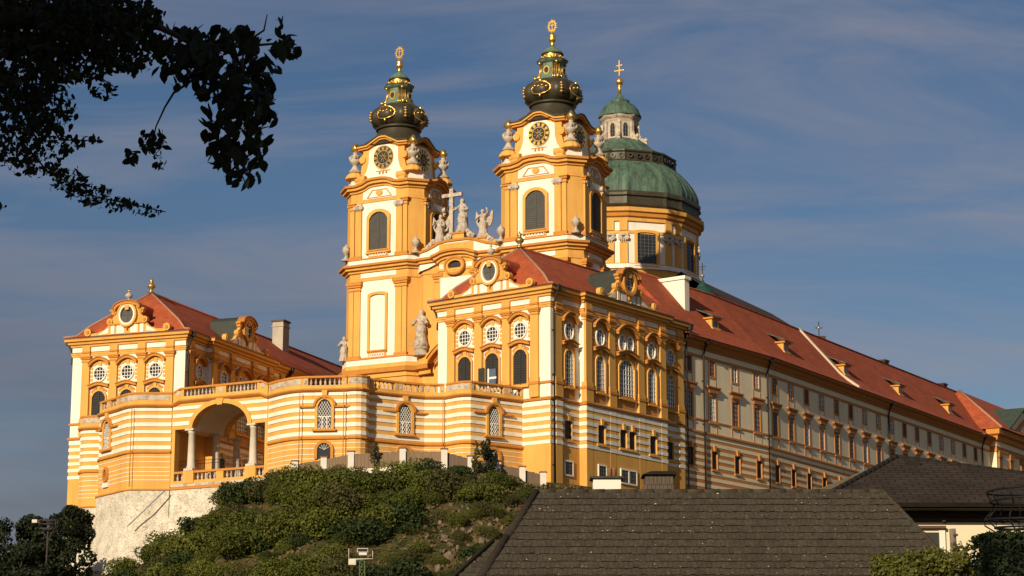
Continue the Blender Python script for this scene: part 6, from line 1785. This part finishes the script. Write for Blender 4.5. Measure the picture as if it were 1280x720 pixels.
for x_ in (-.7, .7): m.tube([(0, 0, -1.3), (x_, 0, 0)], .05, STEEL, 5)
m.build('platform', FB)
m = MB(); m.box(I, -1.75, -1.2, -.25, .25, .65, 1.0, LAMPW); m.box(I, -1.3, -.9, -.2, .2, .6, .95, STEEL); m.build('lamp', FB)

# ------------------------------------------------------------------ near house with the big tiled roof
TILE = mat('grey_brown_roof_tile', (.058, .047, .033), .95, var=.5, scale=9, detail=9, dark=(.034, .026, .018), dark_scale=1.1, dark_lo=.46, dark_hi=.8, bump=.25, bscale=30, spec=.15)
TILE2 = mat('grey_brown_roof_tile_light', (.061, .050, .035), .95, var=.5, scale=11, detail=9, dark=(.042, .032, .023), dark_scale=1.6, dark_lo=.46, dark_hi=.8, bump=.25, bscale=30, spec=.15)
TILED = mat('ridge_tile_dark', (.034, .026, .019), .95, var=.3, scale=4, spec=.15)
TEDGE = mat('shade_and_dirt_edge', (.016, .013, .009), 1, var=.3, scale=5, spec=.05)  # tile butts coloured dark for the shadow line and dirt between courses
LICH = mat('white_lichen', (.55, .50, .42), 1, var=.2, scale=10)
CREAM = mat('cream_house_plaster', (.70, .60, .40), .9, var=.06, scale=.8, dark=(.5, .42, .28), dark_scale=1.2, dark_lo=.55, dark_hi=.85)
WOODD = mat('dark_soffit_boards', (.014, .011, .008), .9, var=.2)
YR = 45.0
A0, A1 = at(671, 614, YR), at(1104, 613.5, YR); ZR = A0.z
def on_roof(px, py):                     # front slope: z = ZR - (YR - y)
    rv = ray(px, py); t = (ZR - YR) / (rv.z - rv.y); return rv * t
B0, B1 = on_roof(600, 722), on_roof(1162, 675)
DROP = 4.6
kl = (B0.x - A0.x) / (ZR - B0.z); kr = (B1.x - A1.x) / (ZR - B1.z)
H1 = thing('tiled_house', 'near house with a big weathered grey brown tiled hip roof', 'house', ((A0.x + A1.x) / 2, YR, -2.0))
ox, oy, oz = H1.location
def rx_(t, left): return (A0.x + kl * t) if left else (A1.x + kr * t)
tiles = MB(); ROWS = 30; EXP_ = DROP / ROWS
r6 = np.random.default_rng(66); specks = []
for k in range(ROWS):
    t0, t1 = k * EXP_, (k + 1) * EXP_ + .03
    xl, xr = rx_(t0 + EXP_, True), rx_(t0 + EXP_, False)
    TW = .095; off = (k % 2) * TW / 2
    x = xl - .1 + off - TW
    wob = r6.normal(0, .004)
    while x < xr:
        a, b = max(x + .002, rx_(t0 + .1, True) - .0), min(x + TW - .002, rx_(t0 + .1, False))
        x += TW
        if b - a < .03: continue
        lift = .026 + r6.normal(0, .004); slip = r6.normal(0, .006) + wob; tl_ = r6.normal(0, .003)
        mt = TILE if r6.uniform() < .6 else TILE2
        y0, z0_ = YR - t0 - oy, ZR - t0 - oz
        y1, z1_ = YR - t1 - slip - oy, ZR - t1 - slip - oz
        n_ = .7071
        p = [(a - ox, y0 - .004, z0_ + .004), (b - ox, y0 - .004, z0_ + .004), (b - ox, y1 - n_ * (lift + tl_), z1_ + n_ * (lift + tl_)), (a - ox, y1 - n_ * (lift - tl_), z1_ + n_ * (lift - tl_)),
             (b - ox, y1 - n_ * .004, z1_ + n_ * .004), (a - ox, y1 - n_ * .004, z1_ + n_ * .004)]
        tiles.add(p, [(0, 1, 2, 3), (0, 3, 5), (1, 4, 2)], mt); tiles.add(p[2:], [(1, 0, 2, 3)], TEDGE)
        if r6.uniform() < (.10 + .4 * max(0, sin(.9 * x + 2.1 * k) * sin(1.7 * x - k)) ):
            s = abs(r6.normal(0, .0042)) + .0025; cx_2 = r6.uniform(a, b) - ox; u_ = .85 if r6.uniform() < .6 else r6.uniform(.3, .9)
            yy, z2 = y0 + (y1 - y0) * u_ - n_ * (lift * u_ + .006), z0_ + (z1_ - z0_) * u_ + n_ * (lift * u_ + .006)
            tiles.add([(cx_2 + s * 1.4 * cos(q_) * r6.uniform(.6, 1.3), yy + .7 * s * sin(q_), z2 + .7 * s * sin(q_)) for q_ in np.arange(6) * pi / 3], [(0, 1, 2, 3, 4, 5)], LICH)
rb = MB()
ye, ze = YR - DROP - oy, ZR - DROP - oz
back = [(rx_(DROP, True) - ox, YR + DROP - oy, ze), (rx_(DROP, False) - ox, YR + DROP - oy, ze)]
fr = [(rx_(DROP, True) - ox, ye, ze), (rx_(DROP, False) - ox, ye, ze)]
rd = [(A0.x - ox, 0, ZR - oz - .01), (A1.x - ox, 0, ZR - oz - .01)]
rb.add(fr + rd + back, [(0, 1, 3, 2), (2, 3, 5, 4), (0, 2, 4), (1, 5, 3)], TILED)
ro1 = rb.build('roof', H1); tiles.build('roof_tiles', ro1)
def half_ridge(mb, p, q, r_, mt, step=.33):
    p, q = Vector(p), Vector(q); L_ = (q - p).length; n = max(1, int(L_ / step))
    for k in range(n):
        a, b = p.lerp(q, k / n), p.lerp(q, (k + 1.12) / n)
        mb.tube([a, b], [r_ * .9, r_ * 1.05], mt, 8)
rdm = MB(); half_ridge(rdm, rd[0], fr[0], .085, TILED, 1.2); half_ridge(rdm, rd[1], fr[1], .045, TILE); half_ridge(rdm, rd[0], rd[1], .055, TILE)
rdm.build('ridge_tiles', ro1)
hw_ = MB(); hw_.box(I, fr[0][0] + .4, fr[1][0] - .4, -(YR + DROP - oy - .4), -(ye + .4), 0, ze + .3, CREAM); hw_.build('wall', H1)
# lower roof at its left
L0, L1 = on_roof(616, 675), on_roof(568, 718)
lowr = MB(); k2 = (L1.x - L0.x) / (L0.z - L1.z); zt = L0.z; yt = L0.y + .35
for k in range(24):
    t0, t1 = k * .11, (k + 1) * .11 + .01
    xa = L0.x + k2 * t0; xb = A0.x + kl * (ZR - zt + t0) + .25
    n = max(1, int((xb - xa) / .3))
    for j in range(n):
        a, b = xa + (xb - xa) * j / n + .004, xa + (xb - xa) * (j + 1) / n - .004
        lowr.add([(a - ox, yt - t0 - oy, zt - t0 - oz), (b - ox, yt - t0 - oy, zt - t0 - oz), (b - ox, yt - t1 - .012 - oy, zt - t1 + .012 - oz), (a - ox, yt - t1 - .012 - oy, zt - t1 + .012 - oz)], [(0, 1, 2, 3)], TILE2 if (j * 7 + k * 3) % 4 else TILE)
lr_ = lowr.build('lower_roof', H1)
e = MB(); e.tube([(L0.x - ox, yt - oy, zt - oz + .02), (L0.x + k2 * 2.7 - ox, yt - 2.7 - oy, zt - 2.7 - oz + .02)], .05, TILED, 8); e.tube([(L0.x - ox, yt - oy, zt - oz), (L0.x + 1.5 - ox, yt - oy, zt - oz)], .03, TILE2, 6); e.build('verge_tiles', lr_)
e = MB(); e.box(I, L0.x + k2 * 2.6 + .2 - ox, L0.x + 1 - ox, -(yt - oy + 2), -(yt - 2.4 - oy), 0, zt - 2.6 - oz, CREAM); e.build('extension_wall', H1)
# chimneys
c1, c2 = at(741.5, 613, YR + .9), at(776, 613, YR + .9); ct = at(758, 598.5, YR + .9)
WCH = mat('whitewashed_chimney', (.78, .72, .6), .9, var=.05)
m = MB(); xa, xb = c1.x - ox, c2.x - ox; zt_ = ct.z - oz
m.box(I, xa, xb, -1.3, -.85, ZR - oz - 1.2, zt_, WCH); m.box(I, xa - .06, xb + .06, -1.36, -.79, zt_, zt_ + .045, TILE2)
for x_ in (.62, .78): m.lathe((xa + (xb - xa) * x_, 1.05, zt_ + .04), [(.05, 0), (.045, .18), (.055, .2)], mat('clay_pot', (.25, .12, .06)), 10)
m.build('white_chimney', H1)
c1, c2 = at(806, 613, YR + .7), at(841, 613, YR + .7); ct = at(825, 591.5, YR + .7)
m = MB(); xa, xb = c1.x - ox, c2.x - ox; zt_ = ct.z - oz
SLT = mat('slate_clad_chimney', (.10, .075, .055), .9, var=.25, scale=4)
m.box(I, xa, xb, -1.1, -.5, ZR - oz - 1.2, zt_ - .06, SLT)
for k in range(7): m.box(I, xa + (xb - xa) * k / 7 + .006, xa + (xb - xa) * (k + 1) / 7 - .006, -.5, -.488 + .006 * (k % 2), zt_ - .26, zt_ - .06, SLT); m.box(I, xa + (xb - xa) * k / 7 - .03, xa + (xb - xa) * (k + 1) / 7 - .04, -.5, -.482 + .006 * (k % 2), ZR - oz - .8, zt_ - .27, SLT)
m.add([(xa - .06, .4, zt_ - .06), (xb + .06, .4, zt_ - .06), (xb + .06, 1.2, zt_ - .06), (xa - .06, 1.2, zt_ - .06), (xa + .12, .5, zt_ + .02), (xb + .06, .5, zt_ + .02), (xb + .06, 1.1, zt_ + .02), (xa + .12, 1.1, zt_ + .02)],
      [(0, 1, 5, 4), (1, 2, 6, 5), (2, 3, 7, 6), (3, 0, 4, 7), (4, 5, 6, 7), (0, 3, 2, 1)], WOODD)
m.build('slate_chimney', H1)

# ------------------------------------------------------------------ second house on the right
YH = 60.0
e0, e1 = at(1040, 628.5, YH), at(1420, 628.5, YH); zE = e0.z
pk = at(1121, 571, YH + 4.2)
lb = at(1010, 616, YH + 5.0)
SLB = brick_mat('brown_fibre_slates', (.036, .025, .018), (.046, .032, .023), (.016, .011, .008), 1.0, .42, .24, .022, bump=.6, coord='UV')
SLO = brick_mat('sunlit_olive_slates', (.17, .13, .065), (.19, .145, .075), (.11, .08, .045), 1.0, .42, .24, .012, bump=.3, coord='UV')  # lighter slate copy, paints sunlight onto the left slope
H2 = thing('slate_house', 'cream walled house at lower right under a dark brown slate hip roof', 'house', (e0.x + 5, YH, -2))
ox, oy, oz = H2.location
pr_ = at(1560, 640, YH + 6)                       # right-hand ridge end
m = MB()
E0 = (at(1016, 628.5, YH).x - ox, -.0, zE - oz); E1 = (e1.x + 3 - ox, 0, zE - oz)
PK = (pk.x - ox, pk.y - oy, pk.z - oz); BL = (E0[0] - 1.9, 7.5, zE - oz); BR = (E1[0], 9.0, zE - oz)
# front slope, left slope, back slope, right slope (hip roof with its apex over the left part)
me = bpy.data.meshes.new('roof')
rz_ = pk.z - oz
PR = (PK[0] + .15, PK[1], rz_)
V = [E0, E1, PK, BL, BR]
F_ = [(0, 1, 2), (3, 0, 2), (4, 3, 2), (1, 4, 2)]
me.from_pydata(V, [], F_)
uv = me.uv_layers.new(name='UVMap')
for p_ in me.polygons:
    nrm = p_.normal
    h_ = Vector((-nrm.y, nrm.x, 0)).normalized() if abs(nrm.z) < .999 else Vector((1, 0, 0)); s_ = nrm.cross(h_)
    for li in p_.loop_indices:
        c_ = me.vertices[me.loops[li].vertex_index].co; uv.data[li].uv = (c_.dot(h_), c_.dot(s_))
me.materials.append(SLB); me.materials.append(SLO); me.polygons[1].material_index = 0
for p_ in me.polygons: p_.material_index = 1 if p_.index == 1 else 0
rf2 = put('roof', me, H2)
m = MB(); half_ridge(m, PK, E0, .09, WOODD, .3); half_ridge(m, PK, E1, .07, WOODD, .3)
sk = at(1141, 580.5, YH + 3.3)
m.build('ridge_tiles', rf2)
def roof2(px, py):
    n_ = (Vector(E1) - Vector(E0)).cross(Vector(PK) - Vector(E0)).normalized(); p0_ = Vector(E0) + Vector((ox, oy, oz)); rv = ray(px, py)
    return rv * (p0_.dot(n_) / rv.dot(n_)), n_
qv, n_ = roof2(1141, 581)
m = MB(); q_ = qv - Vector((ox, oy, oz)) ; m.box(Frame(q_.x, q_.y, 0), -.2, .2, -.02, .1, q_.z - .06, q_.z + .1, WOODD); m.build('roof_vent', rf2)
m = MB(); m.box(I, E0[0] + .1, E1[0] - .2, -8.8, .02, zE - oz - .16, zE - oz - .03, WOODD); m.box(I, E0[0], E1[0], .0, .1, zE - oz - .12, zE - oz - .01, TEDGE); m.build('eaves', H2)
m = MB(); m.box(I, E0[0] + .7, E1[0] - .7, -8.2, -.75, 0, zE - oz - .14, CREAM); m.box(I, E0[0] + .72, E1[0] - .7, -.76, -.70, zE - oz - .50, zE - oz - .14, mat('soffit_shade_frieze_board', (.045, .035, .026), .9)); m.build('wall', H2)  # frieze board coloured dark to stand for the shade under the soffit
wz = at(1160, 650, YH + .7); m = MB(); m.tube([(E0[0] + .7, .66, wz.z - oz), (E1[0] - .8, .66, wz.z - oz)], .016, BROWNW, 6)
for k in range(5): m.box(I, E0[0] + 2.0 + k * 1.6, E0[0] + 2.08 + k * 1.6, -.72, -.6, wz.z - oz - .05, wz.z - oz + .03, BROWNW)
m.build('cable_pipe', H2)
w0, w1, wt, wbm = at(1146, 662, YH + .7), at(1175, 662, YH + .7), at(1160, 661, YH + .7), at(1160, 700, YH + .7)
m = MB(); m.ring(Frame(0, .75, 0), [(w0.x - ox - .1, wbm.z - oz), (w1.x - ox + .1, wbm.z - oz), (w1.x - ox + .1, wt.z - oz), (w0.x - ox - .1, wt.z - oz)], [(w0.x - ox, wbm.z - oz + .1), (w1.x - ox, wbm.z - oz + .1), (w1.x - ox, wt.z - oz - .1), (w0.x - ox, wt.z - oz - .1)], .005, .06, CREAM); m.box(Frame(0, .75, 0), w1.x - ox - .03, w1.x - ox + .13, .006, .09, wbm.z - oz, wt.z - oz - .02, WHT)
m.box(Frame(0, .75, 0), w0.x - ox - .14, w1.x - ox + .14, .004, .2, wt.z - oz, wt.z - oz + .07, BROWNW)
ww = m.build('window', H2); m = MB(); m.box(Frame(0, .75, 0), w0.x - ox, w1.x - ox, .006, .03, wbm.z - oz + .1, wt.z - oz - .1, SHUT); m.build('glass_pane', ww)

# ------------------------------------------------------------------ shrubs, ivy and ironwork at the lower right
def near_shrub(label, px, py, Y_, w_, h_, seed, m, leaf, n, name='garden_shrub'):
    q = at(px, py, Y_); r = np.random.default_rng(seed); lobes = []
    zg = -2.0
    for k in range(14):
        a = r.uniform(0, 6.28); dd = w_ * r.uniform(.1, .85); t = r.uniform(.35, 1) ; s = r.uniform(.14, .32) * w_
        lobes.append((dd * cos(a), dd * sin(a) * .7, (q.z - zg) * 1.0 - (1 - t) * h_ - s, s, s, s))
    pts, d = blob_points(n, lobes, r)
    # loose sprays at the top
    T_ = thing(name, label, 'shrub', (q.x, q.y, zg))
    sp = []; st = MB()
    for k in range(34):
        a = r.uniform(0, 6.28); b0 = np.array(lobes[r.integers(len(lobes))][:3]); tip = b0 + np.array([cos(a) * .25 * w_, sin(a) * .2 * w_, r.uniform(.25, .5) * h_ * .6])
        st.tube([tuple(b0), tuple((b0 + tip) / 2 + [0, 0, .03]), tuple(tip)], [.012, .009, .004], BARK, 4)
        for q_ in range(14):
            sp.append(b0 + (tip - b0) * r.uniform(.3, 1.02) + r.normal(0, leaf * .5, 3))
    pts = np.concatenate([pts, np.array(sp)]); d = np.concatenate([d, r.normal(size=(len(sp), 3))])
    put('foliage', leaves_mesh('foliage', pts, leaf, m, r, outward=d, shape='leaf'), T_)
    for k in range(5):
        l = lobes[k]; st.tube([(0, 0, 0), (l[0] * .4, l[1] * .4, l[2] * .6), tuple(l[:3])], [.05, .035, .015], BARK, 5)
    st.build('stem', T_); return T_
near_shrub('yellow green leafy shrub at the bottom edge before the cream house', 1122, 688, 31, .6, .5, 41, LF_BRT, .05, 2600)
near_shrub('taller yellow green shrub beside the old post, before the cream house wall', 1164, 684, 31.5, .5, .6, 42, LF_BRT, .05, 2400)
near_shrub('loose pale green shrub between the post and the ivy clad pillar', 1212, 680, 32, .36, .7, 43, LF_BRT, .05, 1300)
q = at(1190.5, 661, 33); m = MB(); m.tube([(0, 0, -2 - q.z), (.01, 0, -.5), (0, 0, 0)], [.054, .05, .048], mat('grey_weathered_wood', (.20, .16, .12), .95, var=.3, scale=6, stretch=(4, 4, .5)), 10); m.tube([(.0, -.07, -.1), (.06, -.09, -.1)], .018, STEEL, 5)
tag(m.build('wooden_post', None, q), 'old round wooden post standing among the yellow green shrubs', 'post')
# ivy pillar with an iron cage on top
iq = at(1290, 672, 25); zi = iq.z
IV = thing('ivy_pillar', 'broad pillar overgrown with dark ivy at the lower right corner', 'pillar', (iq.x, iq.y, -2))
IW = .59
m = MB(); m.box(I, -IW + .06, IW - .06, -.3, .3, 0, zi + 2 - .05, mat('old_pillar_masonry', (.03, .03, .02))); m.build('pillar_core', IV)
r7 = np.random.default_rng(77); pts = []; od = []
for k in range(28000):
    f = r7.integers(4); s = r7.uniform(-1, 1); z = r7.uniform(0, zi + 2.02)
    if r7.uniform() < .12: pts.append((r7.uniform(-IW, IW), r7.uniform(-.38, .38), zi + 2 + r7.normal(0, .02))); od.append((0, 0, 1)); continue
    if f < 2: pts.append((s * IW, -.38 + r7.normal(0, .035), z)); od.append((0, -1, .2))
    elif f == 2: pts.append((-IW + r7.normal(0, .03), s * .38, z)); od.append((-1, 0, .2))
    else: pts.append((IW + r7.normal(0, .03), s * .38, z)); od.append((1, 0, .2))
put('ivy', leaves_mesh('ivy', np.array(pts), .044, LF_IVY, r7, outward=np.array(od, float), shape='leaf'), IV)
cq = at(1286, 672, 25)
IC = MB()
IRON = mat('black_wrought_iron', (.006, .0055, .005), .7, metal=0, var=.2)
def iring(r_, z_, tx=0, ty=0, rad=.013, cx=0):
    IC.tube([(cx + r_ * cos(t), r_ * sin(t), z_ + tx * cos(t) + ty * sin(t)) for t in [2 * pi * k / 36 for k in range(37)]], rad, IRON, 5)
mm_ = 1 / (FPX / 25.6)
RR = 52 * mm_
iring(48 * mm_, 58 * mm_, .02, .0); iring(45 * mm_, 46 * mm_, .02, 0); iring(50 * mm_, 22 * mm_, 0.0, .03); iring(40 * mm_, 12 * mm_, .0, .02); iring(40 * mm_, 8 * mm_, .02, 0)
for k in range(10):
    a = 2 * pi * k / 10 + .3
    IC.tube([(r_ * mm_ * cos(a), r_ * mm_ * sin(a), z_ * mm_) for r_, z_ in ((30, -2), (40, 8), (52, 16), (52, 24), (44, 32), (40, 40), (46, 50), (48, 57))], .009, IRON, 5)
tag(IC.build('iron_cage', None, (cq.x, cq.y, zi)), 'black wrought iron basket cage of rings on top of the ivy pillar', 'iron cage')

# ------------------------------------------------------------------ overhanging tree at the upper left (an added crown out of view keeps it in shade)
tq = Vector((-6.6, 8.5, -2.0))
OT = thing('overhanging_tree', 'dark leafy tree branch hanging into the view at the upper left', 'tree', tq)
r8 = np.random.default_rng(88)
def tp(px, py, Y_): q = at(px, py, Y_); return np.array(q) - np.array(tq)
blobs = [  # px, py, rx, ry, leaves, size
    (40, 20, 75, 42, 1500, .085), (120, 25, 60, 34, 900, .085), (30, 90, 45, 50, 850, .075), (95, 70, 50, 34, 620, .075), (20, 160, 34, 48, 520, .07), (160, 62, 40, 28, 380, .08), (60, 135, 30, 34, 330, .065),
    (215, 62, 32, 26, 420, .09), (236, 78, 26, 20, 260, .09), (345, 56, 13, 8, 90, .075), (358, 66, 6, 7, 26, .075), (180, 25, 22, 20, 160, .08), (255, 58, 24, 22, 210, .10), (290, 60, 22, 30, 220, .105), (262, 105, 30, 30, 320, .10), (300, 110, 32, 28, 320, .105), (280, 160, 34, 32, 330, .10), (318, 150, 20, 34, 150, .105), (296, 205, 28, 24, 200, .105), (330, 75, 18, 26, 70, .105), (345, 50, 14, 10, 24, .085), (335, 30, 10, 12, 20, .085), (268, 190, 16, 22, 70, .09),
    (165, 196, 10, 7, 12, .10), (190, 178, 16, 14, 50, .085), (200, 200, 8, 10, 14, .07), (212, 95, 24, 14, 70, .08),
    (50, 205, 26, 14, 130, .055), (85, 225, 24, 14, 130, .055), (115, 243, 26, 12, 120, .055), (150, 256, 22, 9, 80, .05), (185, 263, 16, 7, 40, .05), (110, 175, 18, 6, 32, .055), (75, 180, 26, 14, 90, .06), (130, 115, 16, 10, 40, .06), (2, 258, 5, 4, 8, .06)]
pts = []; sz = []
for px, py, rx, ry, n, s in blobs:
    for k in range(int(n * (.26 if px > 205 else 1.1))):
        a = r8.uniform(0, 6.28); q_ = sqrt(r8.uniform(0, 1.0)) * (1.0 if r8.uniform() < .8 else 1.25)
        pts.append(tp(px + (9 if px > 205 else 0) + rx * q_ * cos(a), py + ry * q_ * sin(a), 12.0 + r8.normal(0, .45))); sz.append(s * (.96 if px > 205 else .68))
pts = np.array(pts); sz = np.array(sz)
# unseen crown mass added on the sun side to shade the visible branch
lob = []
for k in range(54):
    lob.append((r8.uniform(-8.6, -2.9) - tq.x, r8.uniform(5.0, 7.0) - tq.y, r8.uniform(4.9, 9.4) - tq.z, .95, .8, .85))
shade_pts, cd = blob_points(12000, lob, r8)
hang = r8.normal(size=(len(pts), 3)) * .7 + np.array([0, -.5, .1])
def sized(name, P_, S_, m, outw):
    d = r8.normal(size=(len(P_), 3)) * .8 + outw; d /= np.linalg.norm(d, axis=1)[:, None]
    a = np.cross(d, np.array([.35, 0, 1.0]) + r8.normal(size=(len(P_), 3)) * .6); a /= np.linalg.norm(a, axis=1)[:, None]; b = np.cross(d, a)
    s = (S_ * r8.uniform(.55, 1.2, len(P_)))[:, None]
    tm = [(0, -.5, 0), (-.2, -.3, .03), (-.31, .0, .05), (-.2, .28, .03), (0, .55, -.05), (.2, .28, .03), (.31, 0, .05), (.2, -.3, .03)]
    V_ = np.zeros((len(P_), 8, 3))
    for i, (u, v_, w_) in enumerate(tm): V_[:, i] = P_ + a * s * u + b * s * v_ + d * s * w_
    F_ = []
    for q_ in range(len(P_)): F_ += [[q_ * 8 + i for i in (0, 1, 2, 3, 4)], [q_ * 8 + i for i in (0, 4, 5, 6, 7)]]
    me = bpy.data.meshes.new(name); me.from_pydata(V_.reshape(-1, 3).tolist(), [], F_); me.materials.append(m); me.update(); return me
put('crown', sized('crown', np.concatenate([pts, shade_pts]), np.concatenate([sz, np.full(len(shade_pts), .24)]), LF_FG, np.concatenate([hang, cd])), OT)
tk = MB()
tk.tube([(0, 0, 0), (.05, .1, 2.5), (.1, .3, 5.2), (.0, -.6, 7.6), (-.2, -1.4, 10)], [.32, .26, .22, .16, .06], BARK, 10)
limb = [(.1, .3, 5.2), tuple(tp(-60, 10, 11.2)), tuple(tp(60, 25, 11.8)), tuple(tp(150, 22, 12)), tuple(tp(200, 34, 12)), tuple(tp(245, 56, 12)), tuple(tp(300, 58, 12)), tuple(tp(352, 54, 12)), tuple(tp(371, 56, 12))]
tk.tube(limb, [.12, .09, .06, .035, .02, .014, .010, .006, .003], BARK, 7)
for ch_ in ([(245, 56), (262, 100), (280, 150), (296, 205), (310, 236)], [(255, 90), (217, 116), (206, 134), (195, 158), (188, 188)], [(60, 25), (50, 110), (30, 180), (60, 215), (120, 246), (207, 265)], [(60, 25), (100, 80), (145, 110)], [(262, 100), (310, 110), (345, 125)], [(40, 120), (75, 175), (128, 176)], [(300, 58), (330, 38), (334, 18)]):
    n = len(ch_); tk.tube([tuple(tp(a, b, 12)) for a, b in ch_], [.009 - .006 * i / (n - 1) for i in range(n)], BARK, 5)
for k in range(8):
    l = lob[k * 3]; tk.tube([(.05, -.3, 6.5), tuple(np.array(l[:3]) * .6 + np.array([.05, -.3, 6.5]) * .4 + [0, 0, .3]), tuple(l[:3])], [.08, .05, .02], BARK, 5)
tk.build('trunk', OT)
